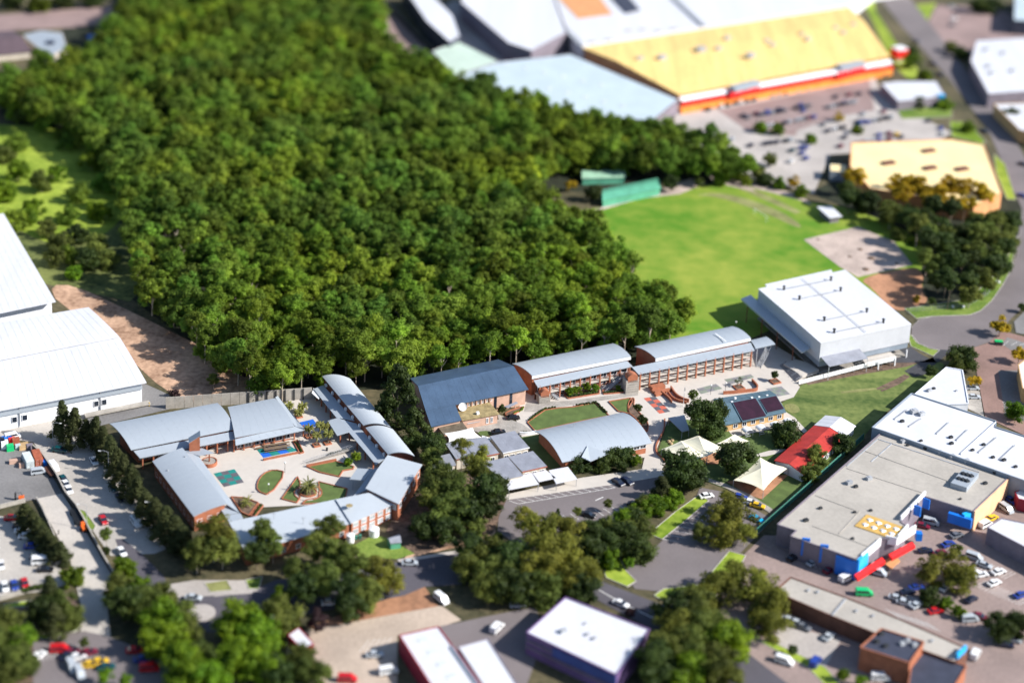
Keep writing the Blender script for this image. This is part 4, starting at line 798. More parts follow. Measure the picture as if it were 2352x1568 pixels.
hut('small grey classroom hidden behind the pale gum', 'C', [(470, 1275), (640, 1240), (530, 1105), (368, 1138)], 3.8, trim='rust', win=1)
hut('tiny grey-roofed block beside the corner wing', 'C', [(372, 1342), (466, 1322), (415, 1225), (320, 1248)], 3.2, win=1)
for lab, c4 in (('white carport at the left end of the row', [(940, 1552), (1213, 1500), (1148, 1398), (892, 1462)]), ('white carport in the middle of the row', [(1213, 1478), (1370, 1445), (1278, 1374), (1156, 1402)]), ('white carport at the right end of the row', [(1370, 1496), (1560, 1452), (1476, 1344), (1304, 1376)])):
    q = [g('C', *p, 2.7) for p in c4]; t = thing('carport', lab, 'carport', cen(q), group='white carports by the school car park')
    part(t, 'roof', MB().prism(q, 2.55, 2.75), 'roof_white')
    for p in q: c = lerp(p, cen(q), .04); part(t, 'post', MB().box((c.x, c.y, 0), .14, .14, 2.55), 'metal')
    c = cen(q); q_ = [lerp(p, c, .15) for p in q]
    part(t, 'back_wall', MB().beam((q_[3].x, q_[3].y, 0), (q_[2].x, q_[2].y, 0), .15, 2.3), 'wall_cream')

# ------------------------------------------------------------------ solar-roofed building
f0, f1, r0, r1 = g('F', 1062, 445, 3.0), g('F', 1620, 326, 3.0), g('F', 1000, 262, 5.0), g('F', 1528, 168, 5.0)
q = [f0, f1, refl(f1, r1), refl(f0, r0)]
b0, b1 = g('F', 1050, 196, 3.6), g('F', 1395, 150, 3.6)
q = [f0, f1, lerp(f1, r1, 1.6), lerp(f0, r0, 1.6)]
t = thing('library', 'yellow brick building with teal roof and two dark solar panels', 'building', cen(q))
w = roofed(t, q, [(0, 3.0), (1 / 1.6, 5.0), (1, 4.0)], 'roof_teal', 'brick_yellow', (.5, .6)); windows(t, lerp(w[0], w[1], .1), w[1], .9, 2.2, 6, 1.7)
def on_slope(fr, x, y):
    n = (Vector((f1.x, f1.y, 3.0)) - Vector((f0.x, f0.y, 3.0))).cross(Vector((r0.x, r0.y, 5.0)) - Vector((f0.x, f0.y, 3.0))).normalized()
    o = Vector((0, 0, CAM_H)); p = g(fr, x, y, 0); d = p - o; s = (Vector((f0.x, f0.y, 3.0)) - o).dot(n) / d.dot(n); return o + d * s
for c4 in ([(1228, 414), (1440, 370), (1342, 212), (1140, 250)], [(1452, 340), (1600, 306), (1528, 190), (1380, 220)]):
    P = [on_slope('F', *p) for p in c4]; out = [lerp(p, sum(P, Vector()) / 4, -.07) for p in P]; up = Vector((0, 0, .35))
    o = part(t, 'panel_frame', MB().sheet([out[0] + up, out[1] + up], [out[3] + up, out[2] + up], .3), 'roof_teal')
    part(o, 'solar_panel', MB().sheet([P[0] + up * 1.2, P[1] + up * 1.2], [P[3] + up * 1.2, P[2] + up * 1.2], .08), 'solar')
for x, y in ((1160, 200), (1130, 236), (1310, 198), (1375, 192), (1448, 178)): part(t, 'roof_vent', MB().box(on_slope('F', x, y) + Vector((0, 0, -.3)), .7, .5, .55, U), 'white')
q = [g('F', *p, 2.6) for p in ((680, 505), (745, 490), (700, 352), (552, 380))]
t = thing('shelter', 'slate-blue shelter roof left of the big dark tree', 'shelter', cen(q)); part(t, 'roof', MB().prism(q, 2.45, 2.65), 'roof_grey')
for p in q: part(t, 'post', MB().box((lerp(p, cen(q), .05).x, lerp(p, cen(q), .05).y, 0), .15, .15, 2.45), 'metal')
# shade sails
def sail(label, corners, apex, m='sail', sag=.35, n=6, group=None):
    cs = [Vector(c) for c in corners]; t = thing('shade_sail', label, 'shade sail', cen(cs), group=group); k = len(cs); vs = [Vector(apex)]; fs = []
    c0_ = sum(cs, Vector()) / k
    ringp = []
    for i in range(k):
        a, b = cs[i], cs[(i + 1) % k]
        for j in range(n):
            s = j / n; p = lerp(a, b, s); p = lerp(p, c0_, sag * s * (1 - s)); ringp.append(p)
    N = len(ringp); L = 4
    for r_ in range(1, L + 1):
        for p in ringp:
            s = r_ / L; q_ = lerp(Vector(apex), p, s); q_.z -= (Vector(apex).z - p.z) * .25 * s * (1 - s) * 2; vs.append(q_)
    for i in range(N):
        j = (i + 1) % N; fs.append((0, 1 + i, 1 + j))
        for r_ in range(L - 1): fs.append((1 + r_ * N + i, 1 + (r_ + 1) * N + i, 1 + (r_ + 1) * N + j, 1 + r_ * N + j))
    part(t, 'canopy', MB().add(vs, fs), m, fix=False)
    for c in cs: part(t, 'post', MB().tube([(c.x, c.y, 0), c], .08, 6), 'metal')
sail('cream hipped shade sail, left of the adjoining pair', [g('F', 495, 662, 3), g('F', 672, 585, 3.6), g('F', 905, 725, 3), g('F', 790, 765, 2.8)], g('F', 690, 612, 5), sag=.12)
sail('cream hipped shade sail, right of the adjoining pair', [g('F', 668, 590, 3.2), g('F', 825, 537, 3.4), g('F', 1062, 655, 3), g('F', 908, 724, 3)], g('F', 835, 562, 5), sag=.12)
sail('small cream shade sail beside the arched picnic shelters', [g('F', 995, 612, 2.8), g('F', 1130, 545, 2.8), g('F', 1285, 588, 2.8), g('F', 1200, 618, 2.8)], g('F', 1155, 527, 4.2), sag=.15)
sail('large cream shade sail below the red-roofed building', [g('F', 1145, 942, 2.8), g('F', 1385, 735, 4.2), g('F', 1642, 830, 2.8), g('F', 1415, 1035, 3.2)], g('F', 1395, 830, 4.8), sag=.5)
sail('white stretched shade sail below the navy hall', [g('C', 360, 1042, 3.4), g('C', 615, 988, 4.4), g('C', 695, 1078, 3.0), g('C', 400, 1122, 3.4)], g('C', 520, 1056, 3.4), 'sail_white', sag=.5)
sail('white strip of shade cloth right of the larger white sail', [g('C', 700, 1060, 2.6), g('C', 800, 1085, 2.8), g('C', 770, 1110, 2.8), g('C', 690, 1080, 2.6)], g('C', 745, 1085, 3.0), 'sail_white', sag=.3)
# arched picnic shelters
for i, (x, y) in enumerate(((1265, 545), (1392, 525), (1520, 500), (1637, 468))):
    c = g('F', x, y); lab = ['first', 'second', 'third', 'fourth'][i] + ' white arched picnic shelter from the left beside the library wall'
    t = thing('picnic_shelter', lab, 'shelter', c, group='white arched shelters in a row')
    cu, cv = Vector((math.cos(U), math.sin(U), 0)), Vector((-math.sin(U), math.cos(U), 0)); A = []; B = []
    for k in range(9):
        a_ = math.pi * k / 8; off = cu * (-1.5 * math.cos(a_)) + Vector((0, 0, 2.1 + .75 * math.sin(a_))); A.append(c + off - cv * 1.3); B.append(c + off + cv * 1.3)
    part(t, 'roof', MB().sheet(A, B, .08), 'white')
    for s in (-1, 1):
        for r_ in (-1, 1): part(t, 'post', MB().box(c + cu * s * 1.4 + cv * r_ * 1.2, .08, .08, 2.1), 'metal')
    part(t, 'table_top', MB().box(c + Vector((0, 0, .72)), 1.8, .8, .06, U), 'metal')
    for s in (-1, 1): part(t, 'seat', MB().box(c + cv * s * .8 + Vector((0, 0, .42)), 1.8, .3, .06, U), 'metal')
# red roofed building
f0, f1 = g('F', 1510, 764, 3.0), g('F', 1975, 358, 3.0); r0, r1 = g('F', 1648, 794, 4.3), g('F', 2116, 373, 4.3)
q = [f0, f1, refl(f1, r1), refl(f0, r0)]; Vm = .77
def sub(q, u0, u1): f0, f1, b1, b0 = q; return [lerp(f0, f1, u0), lerp(f0, f1, u1), lerp(b0, b1, u1), lerp(b0, b1, u0)]
q = [Vector((p.x, p.y, 0)) for p in q]
t = thing('red_roofed_building', 'long gabled building with a red roof and white end bay', 'building', cen(q))
roofed(t, sub(q, 0, Vm), [(0, 3.0), (.5, 4.3), (1, 3.0)], 'roof_red', 'wall_white', (.3, .5)); roofed(t, sub(q, Vm + .004, 1), [(0, 3.1), (.5, 4.4), (1, 3.1)], 'roof_white', 'wall_white', (.3, .5), roofname='white_roof', wallname='end_wall')
w_ = sub(q, .05, .95); windows(t, w_[3], w_[2], 1, 2.1, 8, 1.3); windows(t, w_[1], w_[0], 1, 2.1, 8, 1.3)

# ------------------------------------------------------------------ white sports hall
Z = 12.2
q = [g('E', 515, 750, Z), g('E', 1336, 578, Z), g('E', 735, 86, Z), g('D', 1368, 258, Z)]
t = thing('sports_hall', 'huge white metal sports hall with duct lines on its roof', 'hall', cen(q))
f0, f1, b1, b0 = q; c = cen(q)
part(t, 'wall', MB().prism([lerp(Vector((p.x, p.y, 0)), c, .006) for p in q], 5.1, Z - .1), 'wall_gym')
part(t, 'grey_base_wall', MB().prism([lerp(Vector((p.x, p.y, 0)), c, .02) for p in [lerp(f0, f1, .0), f1, b1, b0]], 3.0, 5.09), 'wall_steel')
part(t, 'roof', MB().sheet([f0, lerp(f0, b0, .5) + Vector((0, 0, .15)), b0], [f1, lerp(f1, b1, .5) + Vector((0, 0, .15)), b1], .2), 'roof_white')
part(t, 'rear_step_roof', MB().prism([g('D', 1430, 215, Z), g('D', 2030, 82, Z), lerp(b0, b1, .85), lerp(b0, b1, .1)], Z - .5, Z - .12), 'roof_white')
part(t, 'base_slab', MB().prism([Vector((p.x, p.y, 0)) for p in (lerp(f0, f1, .02), lerp(f0, f1, .97), lerp(b0, b1, .97), lerp(b0, b1, .02))], 0, 0.5), 'conc_grey')  # grey concrete slab under the raised hall
sec = [('D', 1600, 262, 2025, 178), ('D', 1740, 352, 2112, 275), ('E', 545, 543, 930, 465), ('E', 635, 650, 1080, 560)]
for fr, x0, y0, x1, y1 in sec:
    a, b = g(fr, x0, y0, Z + .3), g(fr, x1, y1, Z + .3)
    part(t, 'duct', MB().beam(a, b, .3, .22), 'metal')
    for p in (a, b): part(t, 'vent', MB().cyl(p - Vector((0, 0, .3)), .45, 1.3, 10, .35).ball(p + Vector((0, 0, 1.1)), .62, 8, 5, .6), 'metal_dark')
part(t, 'seam', MB().beam(g('E', 340, 160, Z + .35), g('E', 925, 650, Z + .35), .22, .08), 'metal')
u_ = [g('D', 1212, 347, 7.7), g('D', 1300, 312, 7.4), g('D', 1838, 796, 7.4), g('D', 1765, 830, 7.7)]
part(t, 'side_canopy', MB().prism([Vector((p.x, p.y, 0)) for p in u_], 7.1, [7.7, 7.4, 7.4, 7.7]), 'roof_grey_lit')
for s in (.1, .35, .6, .85): p = lerp(u_[0], u_[3], s); part(t, 'canopy_post', MB().box((p.x + .4, p.y + .2, 0), .3, .3, 7.1), 'brick_dark')
q2 = [g('E', 592, 960, 5.5), g('E', 940, 886, 5.5), g('E', 862, 796, 6.9), g('E', 512, 870, 6.9)]
part(t, 'front_canopy', MB().prism([Vector((p.x, p.y, 0)) for p in q2], [5.3, 5.3, 6.7, 6.7], [5.5, 5.5, 6.9, 6.9]), 'roof_dull')
for p in (q2[0], q2[1]): part(t, 'canopy_post', MB().box((p.x, p.y + .4, 0), .15, .15, 5.3), 'white')
for x, y in ((1285, 880), (1180, 955), (1030, 990)): part(t, 'pillar', MB().box(g('E', x, y), .4, .4, 3.0, U), 'white')
dk = [g('E', 330, 1040, 1.5), g('E', 500, 995, 1.5), g('E', 930, 950, 2.6), g('E', 1195, 868, 2.6), g('E', 1140, 825, 2.6), g('E', 880, 880, 2.6), g('E', 600, 900, 1.6)]
part(t, 'deck', MB().prism([Vector((p.x, p.y, 0)) for p in (dk[2], dk[3], dk[4], dk[5])], 2.3, 2.6), 'conc_pale')
# terrace + steps + balustrade ramp
tp = gp('E', [(180, 935), (270, 890), (400, 925), (500, 990), (345, 1045), (330, 1035)], 1.3)
t = thing('terrace', 'raised pale concrete landing in front of the sports hall', 'terrace', cen(tp)); part(t, 'slab', MB().prism([Vector((p.x, p.y, 0)) for p in tp], 0, 1.3), 'conc_pale')
a0, a1 = g('E', 205, 915, 1.2), g('E', 350, 1060, 1.2); o0, o1 = g('E', 145, 950, .2), g('E', 285, 1098, .2); n = 9
for i in range(n):
    s0, s1 = i / n, (i + 1) / n; A = [lerp(o0, a0, s0), lerp(o1, a1, s0), lerp(o1, a1, s1), lerp(o0, a0, s1)]
    part(t, 'step', MB().prism([Vector((p.x, p.y, 0)) for p in A], 0, .1 + 1.15 * (i + 1) / n), 'conc_pale')
    part(t, 'nosing', MB().beam(Vector((A[0].x, A[0].y, .1 + 1.15 * (i + 1) / n)), Vector((A[1].x, A[1].y, .1 + 1.15 * (i + 1) / n)), .16, .03), 'tile_charcoal')
for s in (0, .25, .5, .75, 1):
    p, r_ = lerp(o0, o1, s), lerp(a0, a1, s); part(t, 'handrail', MB().tube([(p.x, p.y, 0), (p.x, p.y, 1.0), (r_.x, r_.y, 2.2), (r_.x, r_.y, 1.2)], .04, 5), 'metal')
pts = [(g('E', 315, 1122, 0), .2), (g('E', 480, 1078, .5), .6), (g('E', 700, 1022, 1.1), 1.2), (g('E', 935, 960, 1.8), 1.9), (g('E', 1195, 898, 2.3), 2.3)]
t = thing('access_ramp', 'long white access ramp with panelled balustrade beside the lawn', 'ramp', cen([pts[0][0], pts[-1][0]]))
for (a, za), (b, zb) in zip(pts, pts[1:]):
    a = Vector((a.x, a.y, za)); b = Vector((b.x, b.y, zb)); nb = 7; bk = Vector((-.7, 1.6, 0))
    part(t, 'ramp_slab', MB().sheet([a, b], [a + bk, b + bk], .2), 'conc_pale')
    for i in range(nb):
        p, r_ = lerp(a, b, i / nb), lerp(a, b, (i + .92) / nb); part(t, 'balustrade_panel', MB().beam(p - Vector((0, 0, .25)), r_ - Vector((0, 0, .25)), .07, 1.6), 'white')
    part(t, 'handrail', MB().tube([a + Vector((0, 0, 1.1)), b + Vector((0, 0, 1.1))], .05, 5), 'metal'); part(t, 'handrail', MB().tube([a + bk + Vector((0, 0, 1.1)), b + bk + Vector((0, 0, 1.1))], .05, 5), 'metal')
    for i in range(3): p = lerp(a, b, (i + .5) / 3); part(t, 'support', MB().box((p.x, p.y + .3, 0), .12, .12, max(.1, p.z - .2)), 'metal')

# ------------------------------------------------------------------ shopping centre on the right
def aircon(t, p, s=1.0, m='metal', name='roof_unit'):
    s *= .78; part(t, name, MB().box(p, 2.0 * s, 1.4 * s, 1.1 * s, U).cyl(Vector(p) + Vector((0, 0, 1.1 * s)), .45 * s, .15, 10), m)
q = GX([('E', 1650, 975), ('E', 1795, 1000), ('E', 1848, 1300), ('E', 1650, 1305), ('E', 1365, 1218)], 6.0)
t = thing('shop_building', 'narrow wedge-shaped white-roofed building above the shopping centre', 'building', cen(q)); poly_building(t, q, 6.0, 'wall_white', 'roof_white', .4)
aircon(t, g('E', 1495, 1185, 6.1)); aircon(t, g('E', 1535, 1165, 6.1), .7, 'metal_dark'); aircon(t, g('E', 1740, 1185, 6.1), .5)
q = GX([('E', 1335, 1212), ('E', 2095, 1462), ('G', 2095, 210), ('G', 2600, 370), ('G', 2600, 780), ('G', 1080, 245), ('G', 978, 214)], 7.6)
t = thing('shopping_centre', 'white flat roof of the shopping centre dotted with vents', 'shopping centre', cen(q)); poly_building(t, q, 7.6, 'wall_steel', 'roof_white', .5)
for x, y, s in ((1355, 75, 1.5), (1425, 95, 1.3), (1690, 300, .8), (1695, 355, .8), (1250, 155, .8), (1985, 365, .7), (1885, 415, .7), (1420, 330, .6), (2070, 480, .7), (2170, 505, .8), (2275, 565, .7)): aircon(t, g('G', x, y, 7.7), s, 'metal' if s > 1 else 'metal_dark')
for x0, y0, x1, y1 in ((1420, 130, 1310, 200), (1290, 50, 1180, 135), (1670, 165, 1560, 265), (1840, 230, 1740, 325), (2100, 300, 1940, 435), (2270, 370, 2130, 500)): part(t, 'duct', MB().beam(g('G', x0, y0, 7.75), g('G', x1, y1, 7.75), .4, .3), 'metal')
part(t, 'roof_step', MB().beam(g('G', 2095, 165, 7.75), g('G', 1780, 450, 7.75), .4, .4), 'wall_white')
q = GX([('G', 1080, 242), ('G', 2250, 625), ('G', 1893, 968), ('G', 1455, 832), ('G', 1235, 1065), ('G', 1290, 1100), ('G', 1190, 1212), ('G', 1055, 1215), ('G', 835, 1402), ('G', 242, 1192), ('G', 292, 1142), ('G', 122, 1086)], 6.6)
t = thing('shopping_centre', 'large beige-grey flat roof of the shopping centre with a plant room', 'shopping centre', cen(q)); poly_building(t, q, 6.6, 'wall_mauve', 'roof_mall', .35)
part(t, 'side_wall', MB().beam((q[1].x + .3, q[1].y, 0), (q[2].x + .3, q[2].y, 0), .5, 6.9), 'wall_peach')
pr = GX([('G', 1690, 700), ('G', 1835, 745), ('G', 1945, 615), ('G', 1800, 575)], 8.4); part(t, 'plant_room', MB().prism([Vector((p.x, p.y, 0)) for p in pr], 6.7, 8.3), 'roof_grey')
for i in range(3):
    for j in range(2): p = lerp(lerp(pr[0], pr[1], .25 + .25 * i), lerp(pr[3], pr[2], .25 + .25 * i), .35 + .35 * j); part(t, 'plant_fan', MB().box((p.x, p.y, 8.31), 1.1, 1.3, .5, U), 'metal_dark')
for x, y, s in ((1260, 340, 1.1), (1300, 370, .6), (1465, 400, .9), (1595, 440, 1.1), (950, 675, 1.1), (770, 715, 1.2), (830, 745, .8), (380, 1050, .9), (800, 1215, .6), (820, 975, .6), (965, 960, .6), (510, 940, .7), (1775, 855, .5), (2000, 715, .8), (2090, 620, .8), (1700, 480, 1.2), (1830, 520, 1.2)): aircon(t, g('G', x, y, 6.7), s, 'metal_dark' if s < 1 else 'metal')
for x0, y0, x1, y1 in ((1030, 310, 1950, 610), (1030, 310, 750, 555), (1160, 350, 970, 515), (750, 575, 1450, 800), (440, 1095, 1000, 1300), (870, 960, 680, 1165), (920, 420, 1700, 700), (470, 820, 820, 950)): part(t, 'roof_seam', MB().beam(g('G', x0, y0, 6.72), g('G', x1, y1, 6.72), .35, .15), 'metal' if x0 > 1000 else 'roof_mall')
sk = gp('G', [(820, 1090), (1185, 1215), (1285, 1108), (930, 986)], 7.0); o = part(t, 'timber_roof', MB().prism([Vector((p.x, p.y, 0)) for p in sk], 6.65, 6.95), 'gold_roof')
for i in range(4):
    for j in range(2): p = lerp(lerp(sk[0], sk[1], .17 + .22 * i), lerp(sk[3], sk[2], .17 + .22 * i), .3 + .4 * j); part(o, 'skylight', MB().box((p.x, p.y, 6.96), 1.5, 1.5, .25, U, taper=.7), 'skylight')
def fascia(t, a, b, z0, z1, m, name, th=.5):
    part(t, name, MB().beam((a.x, a.y, z0), (b.x, b.y, z0), th, z1 - z0), m)
P_ = lambda x, y, z=6.6: g('G', x, y, z)
fascia(t, P_(1455, 820), P_(1235, 1050), 4.6, 8.2, 'white', 'white_parapet'); fascia(t, P_(1055, 1225), P_(880, 1375), 5.0, 7.4, 'white', 'white_parapet'); fascia(t, P_(1300, 1105), P_(1195, 1225), 5.0, 7.6, 'white', 'white_parapet'); fascia(t, P_(1195, 1225), P_(1100, 1205), 5.0, 7.6, 'white', 'white_parapet'); fascia(t, P_(1195, 1225), P_(1370, 1110), 5.0, 7.6, 'white', 'white_parapet')
for x, y in ((1450, 900), (1370, 965)): p = g('G', x, y, 7.0); part(t, 'blue_sign', MB().box(p + Vector((.4, -.4, -1)), 2.2, .4, 3.2, U - rad(65)), 'sign_blue')
for (x0, y0), (x1, y1) in (((830, 1560), (1080, 1400)), ((1140, 1375), (1350, 1260))):
    a, b = g('G', x0, y0, 3), g('G', x1, y1, 3); part(t, 'red_awning', MB().sheet([a + Vector((-.3, .6, .5)), b + Vector((-.3, .6, .5))], [a + Vector((.5, -.6, 0)), b + Vector((.5, -.6, 0))], .9), 'sign_red')
part(t, 'entrance_paving', MB().prism(gp('G', [(1070, 1430), (1180, 1370), (1230, 1420), (1150, 1490)]), .1, .5), 'wall_orange')
for x in (375, 540): p = g('G', x, 1255 + (x - 375) * .36, 5.4); part(t, 'blue_arch_sign', MB().box(p + Vector((0, -.6, -3.4)), 2.3, .5, 5.6, rad(-8)), 'sign_blue')
a, b = g('G', 655, 1375, 5.5), g('G', 850, 1440, 5.5); fascia(t, a, b, 0.5, 6.2, 'sign_blue', 'blue_corner_sign', .8); a, b = g('G', 850, 1440, 5.5), g('G', 935, 1365, 5.5); fascia(t, a, b, 3.0, 6.9, 'sign_cyan', 'blue_corner_sign', .8)
a, b = g('G', 1485, 880, 5), g('G', 1600, 905, 5); fascia(t, a, b, 3.5, 5.8, 'sign_blue', 'blue_wall_sign', .5)
a, b = g('G', 1670, 985, 5), g('G', 1880, 1050, 5); fascia(t, a, b, 2.6, 5.6, 'sign_blue', 'blue_wall_sign', 1.2); a, b = g('G', 1800, 1020, 5), g('G', 1885, 990, 5); fascia(t, a, b, 3.2, 6.2, 'sign_cyan', 'blue_wall_sign', 1.2)
p = g('P', 1400, 230, 3); part(t, 'blue_sign', MB().box(p - Vector((0, 0, 1.5)), 1.8, 1.8, 2.4), 'sign_blue')
# green hoarding fence beside the mall
fa, fb = g('F', 1350, 1435), g('F', 2322, 570)
t = thing('boundary_fence', 'long green panel fence running beside the shopping centre', 'fence', cen([fa, fb])); n = 34
for i in range(n):
    p, r_ = lerp(fa, fb, i / n), lerp(fa, fb, (i + .96) / n); part(t, 'panel', MB().beam((p.x, p.y, .1), (r_.x, r_.y, .1), .12, 2.0), 'fence_green'); part(t, 'post', MB().box((p.x, p.y, 0), .16, .16, 2.2), 'wire')
# long brick shop row
q = GX([('P', 95, 745), ('P', 240, 618), ('P', 740, 800), ('P', 1240, 1000), ('P', 1845, 1265), ('P', 1735, 1385), ('P', 1000, 1120), ('P', 620, 968)], 4.6)
t = thing('shop_row', 'long brown brick shop row with pale flat roof', 'shops', cen(q)); poly_building(t, q, 4.6, 'brick_brown', 'roof_mall', .35)
for x, y in ((400, 735), (485, 750), (835, 920), (985, 965), (170, 740), (1520, 1190)): aircon(t, g('P', x, y, 4.8), .55)
part(t, 'roof_seam', MB().beam(g('P', 740, 810, 4.8), g('P', 615, 960, 4.8), .4, .3), 'metal'); p = g('P', 1790, 1325, 6); part(t, 'cyan_sign', MB().beam(g('P', 1740, 1370, 4.2), g('P', 1820, 1290, 4.2), .6, 2.2), 'sign_cyan')
q = GX([('P', 870, 1255), ('P', 1060, 1085), ('P', 1445, 1205), ('P', 1315, 1395)], 6.5); t = thing('corner_shop', 'orange brick corner shop with dark blue flat roof', 'shop', cen(q)); poly_building(t, q, 6.5, 'brick', 'roof_slate', .5)
for x, y in ((1060, 1130), (1100, 1240), (1020, 1200), (1250, 1220), (1300, 1190), (1360, 1230)): aircon(t, g('P', x, y, 6.6), .9, 'metal' if x > 1200 else 'metal_dark')
q = GX([('P', 1330, 1430), ('P', 1440, 1290), ('P', 1830, 1420), ('P', 1700, 1640), ('P', 1300, 1640)], 4.0); t = thing('corner_shop', 'low dark flat-roofed shop with orange side wall', 'shop', cen(q)); poly_building(t, q, 4.0, 'brick', 'roof_slate', .4)
q = GX([('P', 2020, 165), ('P', 2150, 85), ('P', 2700, 200), ('P', 2700, 520)], 5.5); t = thing('warehouse', 'white-roofed building casting a navy shadow at the right edge', 'building', cen(q)); poly_building(t, q, 5.5, 'wall_mauve', 'roof_white', .3)
q = GX([('G', 2270, 790), ('G', 2360, 760), ('G', 2500, 800), ('G', 2500, 900), ('G', 2300, 850)], 4); t = thing('kiosk', 'small white-roofed kiosk behind the orange side wall', 'building', cen(q)); poly_building(t, q, 4, 'wall_maroon', 'roof_white', .2)
q = GX([('E', 2300, 950), ('E', 2360, 905), ('E', 2600, 1000), ('E', 2600, 1300), ('E', 2340, 1160)], 5); t = thing('shop_building', 'yellow brick shop with white gable edge at the far right', 'building', cen(q)); poly_building(t, q, 5, 'brick_yellow', 'roof_white', .3)
# foreground buildings
q = [g('O', 318, 1118, 6.2), g('O', 672, 800, 6.2), g('O', 1430, 1090, 6.2), g('O', 1130, 1500, 6.2)]
t = thing('showroom', 'white-roofed showroom with purple and blue walls', 'building', cen(q)); poly_building(t, q, 6.2, 'wall_purple', 'roof_white', .4)
a, b = q[0], q[3]; m_ = lerp(a, b, .3); part(t, 'blue_panel', MB().beam((m_.x, m_.y - .3, 3.4), (b.x, b.y - .3, 3.4), .25, 2.6), 'wall_blue'); part(t, 'stripe', MB().beam((a.x, a.y - .35, 2.5), (b.x, b.y - .35, 2.5), .25, .35), 'wall_mauve'); part(t, 'stripe', MB().beam((a.x, a.y - .35, 4.4), (m_.x, m_.y - .35, 4.4), .25, .35), 'wall_mauve')
for x, y, s in ((650, 1110, 1.1), (870, 1135, .7), (930, 1170, .7), (850, 1035, .5)): aircon(t, g('O', x, y, 6.3), s)
q = [g('N', 1522, 1142, 5.2), g('N', 1872, 1062, 5.2), g('N', 2290, 1640, 5.2), g('N', 1840, 1640, 5.2)]
t = thing('warehouse', 'white-roofed workshop with dark red side wall', 'building', cen(q)); poly_building(t, q, 5.2, 'wall_maroon', 'roof_white', .3)
for i in range(4): part(t, 'roof_light', MB().box(g('N', 1730 + i * 85, 1175 + i * 110, 5.33), 2.4, 1.6, .08, U), 'skylight')
part(t, 'gutter', MB().beam(g('N', 1985, 1240, 5.4), g('N', 2250, 1620, 5.4), .7, .3), 'wall_steel')
q = [g('N', 2050, 1245, 5.0), g('N', 2320, 1172, 5.0), g('N', 2620, 1640, 5.0), g('N', 2310, 1640, 5.0)]
t = thing('warehouse', 'white-roofed workshop right of the red-walled one', 'building', cen(q)); poly_building(t, q, 5.0, 'wall_mauve', 'roof_white', .3)
q = GX([('N', 515, 1135), ('N', 610, 1070), ('N', 745, 1215), ('N', 640, 1265)], 3.4); t = thing('shed', 'small white-roofed shed among the bright green trees', 'shed', cen(q)); poly_building(t, q, 3.4, 'wall_maroon', 'roof_white', .15)
# garden shed + tanks near south wing
q = [g('N', 1440, 300, 2.4), g('N', 1540, 290, 2.4), g('N', 1520, 215, 2.4), g('N', 1405, 255, 2.4)]
t = thing('shed', 'green shed with pale gabled roof by the south wing', 'shed', cen(q)); roofed(t, q, [(0, 2.2), (.5, 3.0), (1, 2.2)], 'roof_dull', 'roof_green', (.2, .2))
for x, y, r_, lab in ((1290, 235, 1.5, 'large white water tank beside the south-east windows'), (1075, 290, 1.2, 'smaller white water tank below the south wing')):
    c = g('N', x, y); t = thing('water_tank', lab, 'water tank', c); part(t, 'tank', MB().cyl(c, r_, 2.3, 20), 'white'); part(t, 'lid', MB().cyl(c + Vector((0, 0, 2.3)), r_, .35, 20, .3), 'white')

# ------------------------------------------------------------------ left warehouses
q = [g('X', -260, 770, 9), g('X', 128, 690, 9), g('X', 8, 492, 9), g('X', -260, 545, 9)]
t = thing('warehouse', 'white sloping warehouse roof at the far left edge', 'warehouse', cen(q)); roofed(t, q, [(0, 8.6), (1, 9.4)], 'roof_white', 'wall_white', (.6, 3.5))
q = [g('Q', -600, 1540, 9.2), g('Q', 1080, 1215, 9.2), g('Q', 800, 952, 9.2), g('Q', -600, 1190, 9.2)]
t = thing('warehouse', 'white double-vaulted warehouse with grey loading side', 'warehouse', cen(q)); roofed(t, q, arch(9.2, 9.4, .3), 'roof_white', 'wall_white', (.6, .5), roofname='rear_roof', wallname='rear_wall')
q = [g('A', -600, 420, 8.0), g('A', 1325, 52, 8.0), g('Q', 1085, 1222, 9.0), g('Q', -600, 1550, 9.0)]
w = roofed(t, q, arch(7.7, 9.0, .2), 'roof_white', 'wall_white', (1.2, 1.2), roofname='front_roof', wallname='front_wall')
for u in (.36, .41, .765, .805): p = lerp(w[0], w[1], u); o = part(t, 'window', MB().box((p.x + .15, p.y - .12, 2.1), 1.7, .2, 2.0, U), 'white'); part(o, 'pane', MB().box((p.x + .18, p.y - .16, 2.25), 1.4, .2, 1.7, U), 'glass')
for u in (.385, .785): p = lerp(w[0], w[1], u); part(t, 'downpipe', MB().box((p.x + .2, p.y - .25, 0.5), .3, .3, 7), 'metal')
fascia(t, w[0] + Vector((.2, -.3, 0)), w[1] + Vector((.2, -.3, 0)), 5.2, 6.3, 'roof_grey', 'blue_band', .3)
a, b = g('A', 760, 395), g('A', 1350, 275); t2 = thing('loading_dock', 'long concrete loading dock along the white warehouse', 'loading dock', cen([a, b])); part(t2, 'platform', MB().beam((a.x, a.y + 1, .6), (b.x, b.y + 1, .6), 2.2, .5), 'conc_wall'); part(t2, 'bollard', MB().box((b.x, b.y, 0), .3, .3, 1.3), 'car_yellow')

